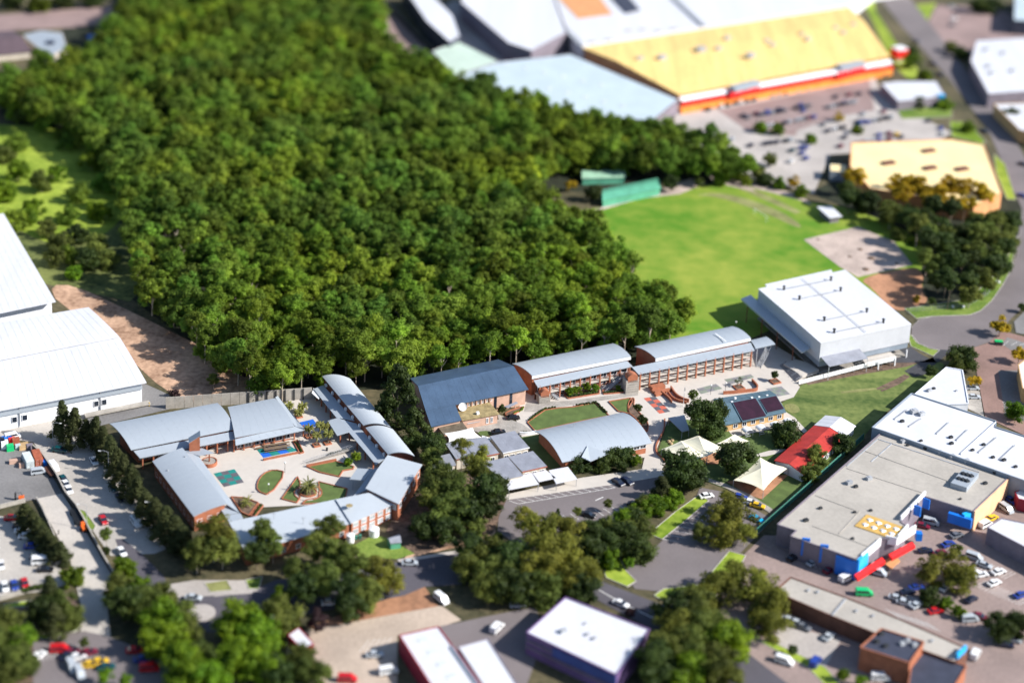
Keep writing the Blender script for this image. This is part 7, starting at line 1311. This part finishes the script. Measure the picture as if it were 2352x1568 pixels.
T_ = [('M', 1930, 220, 5.2, 16, 'olive', 'big gum in front of the left wing gable'), ('M', 1780, 400, 3.5, 11, 'gum', 'smaller gum beside the big one at the gable'), ('M', 2010, 350, 4, 12, 'gum', 'gum right below the big gable tree'), ('M', 960, 220, 2.2, 7, 'gum', 'small thin gum beside the red car'), ('M', 960, 370, 1.4, 2.6, 'dark', 'low shrub under the small thin gum'),
 ('M', 1130, 540, 2.9, 6.5, 'bright', 'bright green round tree below the white car'), ('M', 655, 620, 2.8, 6, 'bright', 'clipped round tree at the corner of the lower car park'), ('M', 450, 780, 3.0, 10, 'oak', 'upright tree below the lower car park'), ('M', 380, 930, 3.6, 9, 'dark', 'dark tree in the garden below the lower car park'), ('M', 560, 880, 3.6, 9, 'gum', 'gum in the garden beside the ramp foot'), ('M', 620, 980, 3.2, 8, 'gum', 'lower gum beside the ramp foot'), ('M', 500, 1000, 3, 8, 'oak', 'she-oak in the garden beside the ramp foot'),
 ('M', 70, 1060, 4, 11, 'gum', 'tall gum at the left edge'), ('M', 170, 1200, 4, 10, 'bright', 'green tree below the tall left edge gum'), ('M', 40, 1300, 5, 11, 'gum', 'broad gum at the lower left edge'), ('M', 180, 1380, 4, 9, 'gum', 'gum beside the bottom-left car park'), ('M', 60, 1500, 4, 8, 'gum', 'lowest gum at the left edge'), ('M', 760, 1200, 1.6, 4, 'gum', 'little tree at the top of the bottom-left car park'), ('M', 950, 1500, 2.4, 5.5, 'bright', 'green tree at the bottom of the car park'), ('M', 1130, 1540, 2.2, 5, 'bright', 'green shrub at the bottom of the car park'),
 ('M', 1070, 720, 3.6, 9, 'gum', 'first tree of the big row beside the ramp foot'), ('M', 1230, 740, 3.6, 8, 'bright', 'green tree behind the first of the big row'), ('M', 1150, 860, 4.5, 11, 'dark', 'dark tree in the big row'), ('M', 1330, 850, 4.5, 10, 'gum', 'gum above the roundabout in the big row'), ('M', 1470, 800, 3.6, 8, 'gum', 'gum nearest the roundabout'), ('M', 1450, 1000, 4.8, 11, 'bright', 'bright tree left of the roundabout'), ('M', 1600, 970, 4.2, 9, 'gum', 'gum just left of the roundabout island'), ('M', 1500, 1180, 4.8, 11, 'bright', 'second bright tree of the big row'), ('M', 1680, 1180, 4.2, 9, 'gum', 'gum below the roundabout'), ('M', 1640, 1360, 4.8, 11, 'bright', 'third bright tree of the big row'), ('M', 1800, 1400, 4.5, 9, 'gum', 'gum low in the big row'), ('M', 1700, 1540, 4.8, 10, 'bright', 'fourth bright tree at the bottom edge'), ('M', 1900, 1540, 4.5, 9, 'bright', 'fifth bright tree at the bottom edge'),
 ('M', 2180, 1050, 4.5, 10, 'bright', 'bright tree right of the roundabout'), ('N', 60, 1050, 5.5, 13, 'bright', 'largest bright green tree at lower left'), ('N', 200, 1200, 5.5, 12, 'bright', 'bright green tree below the largest one'), ('N', 60, 1350, 5, 11, 'bright', 'bright green tree near the bottom edge'), ('N', 300, 1380, 4.6, 10, 'bright', 'bright green tree beside the white shed'), ('N', 440, 980, 4.6, 10, 'gum', 'pale green tree above the white shed'), ('N', 640, 1380, 4.2, 9, 'gum', 'gum below the white shed'), ('N', 720, 1480, 4, 8, 'gum', 'gum beside the concrete lot'), ('N', 440, 1500, 4, 8, 'dark', 'dark tree at the bottom edge'), ('N', 780, 1000, 3.2, 7, 'mauve', 'dark mauve tree above the concrete lot'),
 ('N', 290, 190, 3, 12, 'gum', 'gum in front of the south wing, left one'), ('N', 230, 400, 3, 9, 'dark', 'dark tree below the left south wing gum'), ('N', 380, 330, 2.6, 9, 'gum', 'slim gum by the orange south wall'), ('N', 880, 170, 3.2, 13, 'gum', 'gum covering the middle of the south wing'), ('N', 780, 330, 3.6, 12, 'gum', 'gum covering the right of the orange wall'), ('N', 960, 400, 4, 12, 'gum', 'broad gum below the south wing'), ('N', 580, 570, 3.2, 9, 'gum', 'gum over the bottom street, left'), ('N', 660, 720, 3.6, 10, 'dark', 'dark gum over the bottom street, left'), ('N', 850, 620, 4, 12, 'gum', 'gum over the bottom street, middle'), ('N', 1100, 500, 4.2, 12, 'gum', 'gum over the green lawn'), ('N', 1330, 560, 4.2, 11, 'olive', 'pale gum beside the silver moving car'), ('N', 1430, 650, 3.6, 9, 'olive', 'pale gum edge over the street'), ('N', 1050, 760, 4.2, 11, 'dark', 'dark gum over the dirt lot'), ('N', 1230, 780, 4, 10, 'gum', 'gum over the dirt lot edge'), ('N', 1080, 900, 3.4, 8, 'dark', 'dark gum at the edge of the dirt lot'), ('N', 450, 800, 3, 7, 'bright', 'small bright tree over the street'),
 ('H', 260, 120, 3.0, 9, 'dark', 'dark tree left of the pale gum'), ('H', 240, 240, 3.0, 9, 'gum', 'gum beside the tiny grey-roofed block'), ('H', 310, 300, 2.6, 8, 'grey', 'thin grey tree by the tiny grey-roofed block'), ('H', 520, 110, 2.6, 15, 'olive', 'top of the pale gum over the grey classrooms'), ('H', 700, 200, 2.6, 13, 'olive', 'right branch tree of the pale gum'), ('H', 600, 280, 3.2, 14, 'olive', 'tall pale gum over the grey classrooms'), ('H', 700, 350, 3, 12, 'gum', 'gum in front of the left carport'), ('H', 330, 440, 4.4, 14, 'gum', 'large gum by the corner roof'), ('H', 470, 520, 4.4, 14, 'gum', 'second large gum by the corner roof'), ('H', 250, 560, 4, 11, 'gum', 'gum under the corner roof edge'), ('H', 400, 700, 4.6, 13, 'gum', 'broad gum above the bottom street'), ('H', 560, 720, 4, 11, 'dark', 'dark gum above the bottom street'), ('H', 720, 520, 4, 13, 'dark', 'dark gum at the left of the school car park'), ('H', 820, 480, 3.4, 11, 'dark', 'dark gum beside the left carport'), ('H', 780, 660, 3.6, 10, 'dark', 'dark gum below the left carport'), ('H', 200, 850, 4, 9, 'dark', 'dark tree on the street bank'), ('H', 380, 880, 3.6, 9, 'dark', 'second dark tree on the street bank'), ('H', 640, 850, 3, 7, 'gum', 'low gum on the street bank'), ('H', 850, 930, 1.6, 3.4, 'dark', 'shrub at the entrance of the school car park'),
 ('H', 600, 1060, 4, 11, 'dark', 'dark gum over the street, left of the pale group'), ('H', 560, 1200, 4, 10, 'gum', 'gum over the street, left of the pale group'), ('H', 780, 1080, 4, 11, 'gum', 'gum at the left of the olive group'), ('H', 950, 1150, 4.6, 12, 'dark', 'dark gum at the heart of the olive group'), ('H', 820, 1280, 4.6, 11, 'gum', 'gum low in the olive group'), ('H', 1080, 770, 3.4, 11, 'olive', 'top left gum of the olive group'), ('H', 1180, 900, 4.2, 13, 'olive', 'olive gum beside the car park'), ('H', 1330, 870, 4.2, 13, 'olive', 'olive gum in front of the car park'), ('H', 1480, 880, 4.2, 13, 'olive', 'olive gum right of the car park front'), ('H', 1280, 1060, 5, 14, 'olive', 'largest olive gum of the group'), ('H', 1480, 1080, 5, 13, 'olive', 'olive gum at the heart of the group'), ('H', 1180, 1250, 5, 12, 'olive', 'olive gum low in the group'), ('H', 1400, 1280, 5, 12, 'olive', 'olive gum above the purple showroom'), ('H', 1600, 1270, 4.8, 12, 'olive', 'olive gum right above the showroom'), ('H', 1000, 1400, 5, 11, 'dark', 'dark gum above the workshops'), ('H', 1250, 1420, 4.5, 10, 'gum', 'gum directly above the showroom roof'), ('H', 760, 1400, 4, 9, 'gum', 'gum above the workshop roofs'), ('H', 1620, 1420, 4, 9, 'dark', 'dark gum at the showroom corner'),
 ('H', 1680, 900, 3.2, 10, 'dark', 'dark slim tree right of the olive group'), ('H', 1690, 1060, 3.4, 10, 'dark', 'dark tree below the slim one'), ('H', 1850, 870, 3.2, 8, 'gum', 'gum below the lower parking bays'), ('H', 1850, 1010, 3.4, 8, 'dark', 'dark tree by the bright green patch'), ('H', 1830, 1130, 3, 7, 'bright', 'bright tree above the green verge'), ('H', 2000, 780, 3.2, 7, 'bright', 'green tree below the black parked car'), ('H', 1980, 950, 4, 9, 'dark', 'dark tree in the belt beside the lawn strip'), ('H', 2130, 900, 4, 9, 'gum', 'gum in the belt beside the lawn strip'), ('H', 2120, 1060, 4, 8, 'dark', 'dark tree low in the belt'), ('H', 2030, 1170, 2, 4, 'bright', 'shrub at the tip of the green verge'), ('H', 2150, 690, 2.8, 6, 'bright', 'bright green tree beside the big dark one'), ('H', 2260, 640, 2.8, 6, 'bright', 'second bright tree beside the big dark one'), ('H', 1385, 735, 1.2, 4, 'pine', 'tiny dark conifer in the car park'), ('H', 1560, 700, 1.5, 5, 'gum', 'slender sapling in the car park'), ('H', 1840, 630, 1.6, 4.5, 'gum', 'young tree among the parking bays'),
 ('F', 850, 360, 5.2, 14, 'dark', 'huge dark fig tree beside the solar roof'), ('F', 1000, 320, 3.6, 12, 'dark', 'right lobe tree of the huge dark fig'), ('F', 950, 480, 4.2, 9, 'dark', 'lower tree of the huge dark fig'), ('F', 780, 170, 2.0, 7, 'gum', 'young tree behind the huge dark fig'), ('F', 660, 860, 6.2, 12, 'dark', 'big dark tree at the end of the school car park'), ('F', 790, 930, 3.6, 8, 'dark', 'dark tree joined to the car park end tree'), ('F', 1160, 760, 5.6, 12, 'dark', 'big dark tree between the cream sails'), ('F', 1620, 550, 5.0, 8, 'dark', 'broad dark green tree in front of the picnic shelters'), ('F', 1660, 440, 1.6, 4, 'dark', 'small dark tree by the fourth shelter'), ('F', 2130, 630, 3.6, 7, 'dark', 'round dark tree right of the red roof'), ('F', 1890, 720, 3.2, 8, 'gum', 'grey-green gum in front of the red roof'), ('F', 1840, 880, 3.2, 6.5, 'gum', 'low gum by the green fence'), ('F', 1950, 800, 2.4, 5, 'gum', 'bushy gum between fence and red roof'),
 ('F', 280, 290, 1.7, 5.5, 'dark', 'upper tree in the curved bark bed'), ('F', 320, 400, 2.0, 5, 'dark', 'lower tree in the curved bark bed'), ('F', 490, 1020, 2.8, 7, 'oak', 'upright tree beside the school car park end'), ('F', 600, 1120, 3, 6, 'bright', 'bright tree above the lawn strip'), ('F', 430, 1190, 3.2, 6, 'bright', 'bright tree below the school car park'), ('F', 330, 1180, 3, 6, 'gum', 'gum below the school car park bays'), ('F', 250, 1300, 3.6, 7, 'dark', 'dark tree by the lower bays'), ('F', 200, 1420, 3.8, 8, 'gum', 'gum in the lower belt'),
 ('F', 1090, 1160, 4.6, 9, 'olive', 'sparse olive gum beside the play area'), ('F', 1180, 1300, 5.0, 10, 'olive', 'sparse olive gum over the small yard'), ('F', 1010, 1300, 4.6, 9, 'olive', 'left sparse gum over the small yard'), ('F', 1050, 1450, 5, 9, 'olive', 'low sparse gum over the small yard'), ('F', 860, 1420, 3, 7, 'gum', 'gum at the left of the small yard'), ('F', 1250, 1420, 3, 8, 'olive', 'right sparse gum over the small yard'),
 ('C', 1580, 1340, 3.5, 5, 'dark', 'round tree at the right carport'), ('C', 1800, 1340, 3.5, 5, 'dark', 'left tree of the thicket in front of the arched hall'), ('C', 1890, 1270, 3.5, 6, 'dark', 'tallest tree of the thicket in front of the arched hall'), ('C', 2000, 1260, 3.0, 5, 'dark', 'right tree of the thicket in front of the arched hall'), ('C', 1960, 1350, 2.4, 4, 'dark', 'low tree of the thicket in front of the arched hall'), ('C', 2090, 1290, 2.2, 3.8, 'bright', 'bright shrub at the end of the thicket'), ('C', 880, 820, 1.7, 3.6, 'dark', 'round shrub against the pink hall'), ('C', 420, 1015, 1.1, 2.6, 'bright', 'small bright shrub by the brown roof'),
 ('C', 1490, 660, 1.8, 3.6, 'bright', 'first shrub of the planter before the arcade'), ('C', 1560, 650, 1.8, 3.6, 'bright', 'second shrub of the planter before the arcade'), ('C', 1650, 620, 1.8, 4, 'bright', 'third shrub of the planter before the arcade'), ('C', 1720, 630, 1.7, 3.4, 'bright', 'fourth shrub of the planter before the arcade'), ('C', 1930, 630, 1.2, 2.6, 'bright', 'shrub under the steel stair'), ('4', 1815, 760, 1.7, 4.2, 'dark', 'dark green tree in the planter by the sports hall steps'), ('4', 835, 920, 1.8, 4.0, 'grey', 'pale grey-leaved tree in the brick planter'),
 ('B', 1530, 130, 5.5, 16, 'forest', 'round yellow-green tree above the great pine'), ('B', 1510, 440, 7.0, 20, 'pine', 'great shaggy pine beside the long east wing'), ('B', 1650, 720, 5.6, 12, 'pine', 'dark pine below the great shaggy one'), ('B', 1400, 560, 3, 9, 'dark', 'dark tree behind the long east wing'), ('B', 1600, 900, 3, 6, 'dark', 'dark shrub mass between wing and white sail'), ('B', 1820, 880, 3.4, 9, 'dark', 'dark tree left of the grey classrooms'), ('B', 1830, 1000, 3, 8, 'gum', 'gum beside the grey classrooms'), ('B', 1060, 1040, 1.6, 3, 'bright', 'bright shrub at the tip of the ramp lawn'), ('B', 1135, 990, 1.6, 4, 'bright', 'small palm-like tree beside the ramp'), ('B', 1130, 180, 3.4, 12, 'forest', 'tree at the head of the east wing'),
 ('E', 2140, 590, 4.0, 8, 'yellow', 'autumn yellow tree standing by the cul-de-sac'), ('E', 1800, 900, 5.2, 10, 'dark', 'broad olive tree at the corner of the wedge building'), ('E', 1740, 930, 3.4, 8, 'gum', 'gum joined to the broad olive tree'), ('E', 1900, 1090, 2.6, 6, 'yellow', 'small yellow tree beside the wedge building'), ('E', 2310, 850, 3.4, 7, 'yellow', 'yellow-green tree at the right edge, upper'), ('E', 2290, 1380, 3.6, 7, 'bright', 'green tree at the right edge, lower'), ('E', 1510, 1000, 2.4, 5, 'dark', 'dark bush on the shade of the wedge building'), ('E', 2340, 430, 2, 4, 'dark', 'shrub by the road at the right edge'),
 ('P', 60, 900, 5, 10, 'olive', 'yellow-green gum left of the shop row'), ('P', -60, 720, 5, 11, 'olive', 'gum above the shop row corner'), ('P', 60, 1060, 4.5, 9, 'olive', 'gum below the shop row corner'), ('O', 2200, 600, 4.6, 10, 'olive', 'gum beside the service lane'), ('O', 2050, 720, 4.6, 10, 'olive', 'gum above the bottom street corner'),
 ('O', 1700, 950, 5, 11, 'dark', 'dark gum over the bottom street, right'), ('O', 1850, 900, 5, 12, 'gum', 'gum over the bottom street, right'), ('O', 1700, 1120, 5.5, 12, 'olive', 'gum beside the showroom, upper'), ('O', 1950, 1100, 5.5, 12, 'gum', 'broad gum right of the showroom'), ('O', 1600, 1280, 5.5, 12, 'gum', 'gum shading the showroom roof'), ('O', 1850, 1300, 5.5, 12, 'gum', 'gum low right of the showroom'), ('O', 2150, 1200, 5.5, 12, 'bright', 'bright gum at the right of the clump'), ('O', 1500, 1420, 5, 12, 'dark', 'dark gum over the showroom corner'), ('O', 1750, 1480, 5.5, 11, 'bright', 'green tree at the bottom edge of the clump'), ('O', 2050, 1450, 5.5, 11, 'gum', 'gum at the bottom edge of the clump'), ('O', 1260, 930, 1.8, 4, 'mauve', 'reddish shrub behind the showroom'),
 ('P', 1530, 560, 4, 9, 'olive', 'left tree of the mall car park trio'), ('P', 1720, 520, 4, 9, 'olive', 'middle tree of the mall car park trio'), ('P', 1790, 660, 4, 9, 'olive', 'right tree of the mall car park trio'), ('P', 1500, 800, 2.6, 5, 'dark', 'dark tree below the car park trio'), ('P', 1640, 850, 2.4, 4, 'bright', 'bright shrub below the car park trio'), ('P', 1760, 930, 2.4, 4, 'bright', 'lime shrub on the car park island'), ('P', 1740, 370, 2.4, 5, 'gum', 'small tree above the car park trio'), ('P', 2130, 1080, 3.6, 8, 'dark', 'dark tree right of the maroon car'), ('P', 2300, 1060, 3.6, 8, 'dark', 'dark tree at the right edge of the car park'), ('P', 720, 1490, 2, 4, 'bright', 'bright shrub by the street corner'), ('P', 260, 1270, 1.6, 3.5, 'dark', 'dark shrub on the long verge'), ('P', 880, 1550, 2, 4, 'bright', 'shrub at the bottom edge'),
 ('Q', 540, 370, 4.5, 9, 'gum', 'gum above the left warehouse, left one'), ('Q', 870, 390, 4.5, 10, 'gum', 'gum above the left warehouse, right one'), ('Q', 490, 500, 3.8, 8, 'gum', 'gum on the bank beside the warehouse'), ('Q', 800, 520, 4.2, 9, 'dark', 'dark gum on the bank'), ('Q', 660, 640, 3, 6, 'bright', 'low bright tree on the bank'), ('Q', 300, 60, 4.5, 8, 'bright', 'green tree at the far left slope'), ('Q', 420, 250, 4.2, 8, 'gum', 'gum above the warehouse roof edge'), ('Q', 700, 300, 4.2, 8, 'dark', 'dark tree between the two bank gums'), ('Q', 960, 520, 4.4, 9, 'gum', 'gum on the bank nearest the wood'), ('Q', 620, 480, 4, 8, 'forest', 'tree in the middle of the bank'), ('Q', 150, 180, 4.5, 8, 'forest', 'tree just above the left warehouse'), ('Q', 900, 100, 4.5, 8, 'bright', 'green tree by the lime slope foot'), ('Q', 620, 130, 4.5, 8, 'forest', 'tree low on the lime slope'), ('X', 150, 330, 4.5, 8, 'forest', 'tree at the top of the lime slope'), ('X', 130, 400, 4, 8, 'bright', 'tree on the middle of the lime slope'), ('X', 40, 330, 5, 9, 'forest', 'tree on the left part of the lime slope'), ('X', 5, 360, 5, 9, 'gum', 'tree at the left end of the lime slope'), ('X', 40, 395, 5, 10, 'bright', 'tree on the far left slope, first'), ('X', 95, 420, 5, 10, 'gum', 'tree on the far left slope, second'), ('X', 10, 440, 5, 10, 'bright', 'tree on the far left slope, third'), ('X', 210, 370, 5, 10, 'bright', 'tree on the far slope beside the wood'), ('X', 60, 260, 5.5, 11, 'dark', 'dark tree below the brown house'), ('X', 15, 230, 5.5, 11, 'dark', 'dark tree left below the brown house'), ('X', 120, 250, 5.5, 11, 'forest', 'tree right below the brown house'), ('X', 160, 200, 5.5, 11, 'forest', 'tree beside the pale blue house'), ('X', 180, 445, 4.5, 9, 'forest', 'tree at the foot of the lime slope'), ('X', 235, 420, 4.5, 9, 'forest', 'tree above the dark gully'), ('X', 60, 500, 4, 8, 'bright', 'bush beside the left warehouse top'),
 ('X', 490, 870, 2.4, 6, 'gum', 'lone gum on the dirt bank'), ('X', 400, 905, 2.2, 3, 'mauve', 'reddish shrub on the dirt bank'), ('X', 560, 850, 2.6, 5, 'mauve', 'bare reddish tree at the edge of the wood'),
 ('X', 30, 5, 6, 11, 'dark', 'dark tree at the top left corner, first'), ('X', 90, 10, 6, 11, 'forest', 'tree at the top left corner, second'), ('X', 150, 5, 6, 11, 'dark', 'dark tree at the top left corner, third'), ('X', 210, 0, 6, 11, 'dark', 'dark tree at the top left corner, fourth'),
 ('L', 1340, 560, 4.5, 9, 'bright', 'green tree behind the red sign block'), ('L', 1330, 480, 4, 8, 'dark', 'dark tree behind the red sign block'), ('L', 1460, 690, 3.6, 7, 'bright', 'green tree by the small restaurant'), ('L', 1400, 950, 4, 6, 'dark', 'dark tree below the restaurant'), ('L', 1640, 960, 4, 6, 'bright', 'green tree at the restaurant corner'), ('L', 1780, 490, 4, 7, 'dark', 'dark tree across the far road'), ('L', 1690, 430, 3.6, 7, 'gum', 'pale tree across the far road'), ('L', 2240, 1060, 4.5, 9, 'dark', 'dark tree before the smaller white store'), ('L', 1950, 60, 5.5, 10, 'dark', 'dark tree in the top right car park, left'), ('L', 2060, 70, 5.5, 10, 'dark', 'dark tree in the top right car park, right'), ('L', 1850, 1160, 3.6, 6, 'bright', 'tree on the lime verge by the road'), ('L', 680, 1060, 3, 5, 'yellow', 'yellow-green tree in the far car park'), ('L', 120, 1180, 3.4, 6, 'bright', 'lime tree at the left of the far car park'), ('L', 850, 1180, 3, 5, 'bright', 'lime tree among the far cars'), ('L', 430, 1260, 2.6, 5, 'bright', 'small lime tree in the far car park'), ('K', 1780, 1160, 3.4, 6, 'bright', 'lime tree nearest the wood, far car park'), ('L', 60, 1440, 3, 7, 'gum', 'slim tree at the end of the wood'),
 ('S', 970, 480, 3.4, 8, 'dark', 'dark conifer-like tree right of the green sheds'), ('S', 270, 570, 3.4, 8, 'dark', 'dark tree left of the lower green shed'), ('S', 1220, 470, 2.4, 5, 'gum', 'small tree at the head of the field'), ('S', 1520, 390, 3.4, 6, 'dark', 'dark bush at the top edge of the field'), ('S', 1820, 460, 3.4, 6, 'dark', 'bush row tree above the cricket strip, left'), ('S', 1950, 490, 3.4, 6, 'bright', 'bush row tree above the cricket strip, middle'), ('S', 2080, 470, 3.4, 6, 'yellow', 'orange tree above the cricket strip'), ('S', 1760, 380, 3, 8, 'gum', 'brownish tree behind the cricket strip'), ('S', 2150, 560, 3.4, 6, 'bright', 'bush row tree above the cricket strip, right'), ('S', 60, 500, 3, 6, 'yellow', 'golden tree left of the sheds'),
 ('T', 1520, 1420, 1.8, 3.5, 'dark', 'dark shrub on the bare ground by the fence'), ('T', 1380, 1400, 2, 3, 'yellow', 'yellow shrub beside the bare ground'), ('T', 1200, 830, 3, 5, 'gum', 'bush at the top corner of the gravel court'), ('T', 1350, 900, 2.6, 3, 'bright', 'lime shrub beside the gravel court')]
for f_, x, y, R, H, k, lab in T_: tree(f_, x, y, R, H, k, lab)

# palms
def frond(r, a, L, droop, w, lift):
    d = Vector((math.cos(a), math.sin(a), 0)); s = Vector((-d.y, d.x, 0)); n = 6; vs = []; fs = []
    for i in range(n + 1):
        t = i / n; p = d * L * t * (1 - .12 * t) + Vector((0, 0, lift * t * L - droop * L * t * t)); ww = w * (math.sin(math.pi * min(1, t * .9 + .1)) * .9 + .1)
        vs += [p - s * ww - Vector((0, 0, ww * .5)), p, p + s * ww - Vector((0, 0, ww * .5))]
    for i in range(n): fs += [(i * 3, i * 3 + 1, i * 3 + 4, i * 3 + 3), (i * 3 + 1, i * 3 + 2, i * 3 + 5, i * 3 + 4)]
    return vs, fs
def palm_mesh(seed, nf, L, w, droop):
    r = random.Random(seed); mb = MB()
    for i in range(nf):
        a = 6.28 * i / nf * 2.4 + r.uniform(-.2, .2); lf = r.uniform(-.15, 1.0); v, f = frond(r, a, L * r.uniform(.8, 1.1), droop * r.uniform(.7, 1.2), w, lf); mb.add(v, f)
    return mb.mesh('palm_fronds', 'leaf_palm', fix=False)
PM = {'date': palm_mesh(1, 70, 3.7, .22, .75), 'cabbage': palm_mesh(2, 60, 2.1, .30, .6), 'spiky': palm_mesh(3, 38, 2.9, .17, .7)}
def palm(fr, x, y, h, kind, lab, tr=.22, group=None):
    c = g(fr, x, y); t = thing('palm_tree', lab, 'palm tree', c, 0, group); part(t, 'trunk', MB().tube([c, c + Vector((.05, 0, h))], [tr * 1.15, tr], 9), 'bark'); o = link('fronds', PM[kind], t, (0, 0, h)); o.rotation_euler = (0, 0, (x * 7) % 6)
palm('B', 697, 1320, 2.6, 'date', 'large date palm in the round brick planter', .4); palm('B', 140, 1440, 1.5, 'spiky', 'spiky palm in the triangular bark bed', .25)
for x, y, h, lab in ((705, 815, 3.4, 'cabbage palm left of the courtyard group'), (770, 890, 3.6, 'front cabbage palm of the courtyard group'), (800, 800, 3.8, 'rear cabbage palm of the courtyard group'), (875, 870, 3.6, 'right cabbage palm of the courtyard group'), (845, 800, 3.4, 'inner cabbage palm of the courtyard group'), (520, 590, 2.6, 'cabbage palm beside the boundary wall'), (610, 640, 2.4, 'lower cabbage palm of the rear pair'), (645, 600, 2.8, 'upper cabbage palm of the rear pair'), (1125, 1030, 2.0, 'cabbage palm beside the ramp lawn')): palm('B', x, y, h, 'cabbage', lab, .16)
# hedges: individual rows of small shrubs as ground cover
def hedge(label, pts, w=.9, h=.8, m='leaf_dark'):
    mb = MB(); r = random.Random(len(label)); base = cen(pts)
    for a, b in zip(pts, pts[1:]):
        n = max(2, int((b - a).length / .5))
        for i in range(n):
            p = lerp(a, b, i / n) + Vector((r.uniform(-.2, .2), r.uniform(-.2, .2), h * .5 + .2)); mb.ball(p, h * .42, 6, 4)
            for k in range(14):
                d = rnd_dir(r); q = p + d * h * .5; x = d.orthogonal().normalized() * .12; y = d.cross(x).normalized() * .12; mb.add([q - x - y, q + x - y, q + x + y, q - x + y], [(0, 1, 2, 3)])
    o = link('hedge', mb.mesh('hedge', m, base, fix=False), None, base); o['label'] = label; o['category'] = 'hedge'
hedge('clipped hedge along the left brick edge of the wide lawn', gp('C', [(1120, 935), (1230, 855), (1270, 832), (1370, 818)]))
hedge('clipped hedge along the upper right edge of the wide lawn', gp('C', [(1560, 800), (1730, 772), (1830, 870)]))
hedge('dark hedge at the foot of the arcade planter', gp('C', [(1475, 720), (1750, 685)]), h=1.0); hedge('green hedge in the planter beside the banded tower', gp('C', [(1800, 685), (1985, 668)]), h=.8)
hedge('narrow hedge below the triangular bark bed', gp('B', [(270, 1435), (200, 1535)]), h=.7); hedge('low hedge along the picnic court', gp('B', [(580, 870), (640, 960)]), h=.7); hedge('hedge along the concrete ramp', gp('B', [(880, 985), (1110, 920)]), h=.7)
hedge('curved hedge in the bark bed by the pink hall', gp('C', [(990, 870), (1060, 840), (1075, 810)]), h=.6, m='leaf_bright'); hedge('low planting at the corner of the white curved wall', gp('C', [(1060, 1050), (1110, 1045)]), h=.8)
hedge('long clipped hedge above the left-edge verge', GX([('M', 200, 760), ('M', 400, 710)]), h=1.6)
# people / bins small
def person(loc, label, top, legs):
    c = Vector(loc); t = thing('person', label, 'person', c); part(t, 'body', MB().tube([c + Vector((0, 0, 0)), c + Vector((.02, 0, .8)), c + Vector((0, 0, 1.1)), c + Vector((0, 0, 1.42)), c + Vector((0, 0, 1.5)), c + Vector((0, 0, 1.56)), c + Vector((0, 0, 1.68)), c + Vector((0, 0, 1.75))], [.1, .16, .17, .2, .07, .1, .11, .04], 8), top)
person(g('M', 530, 228), 'person in dark clothes walking on the ramp', 'metal_dark', 'metal_dark')
for x, y, lab in ((835, 940, 'dark litter bin beside the cabbage palms'),): c = g('B', 865, 940); solo('litter_bin', MB().cyl(c, .32, 1.0, 10).cyl(c + Vector((0, 0, 1.0)), .36, .1, 10), 'metal_dark', lab, 'bin')
for x, y, lab in ((1130, 265, 'left green wheelie bin by the water tanks'), (1165, 258, 'right green wheelie bin by the water tanks')):
    c = g('N', x, y); solo('wheelie_bin', MB().box(c, .7, .8, 1.0, 0, taper=1.1).box(c + Vector((0, 0, 1.0)), .8, .9, .12), 'fence_green', lab, 'bin')
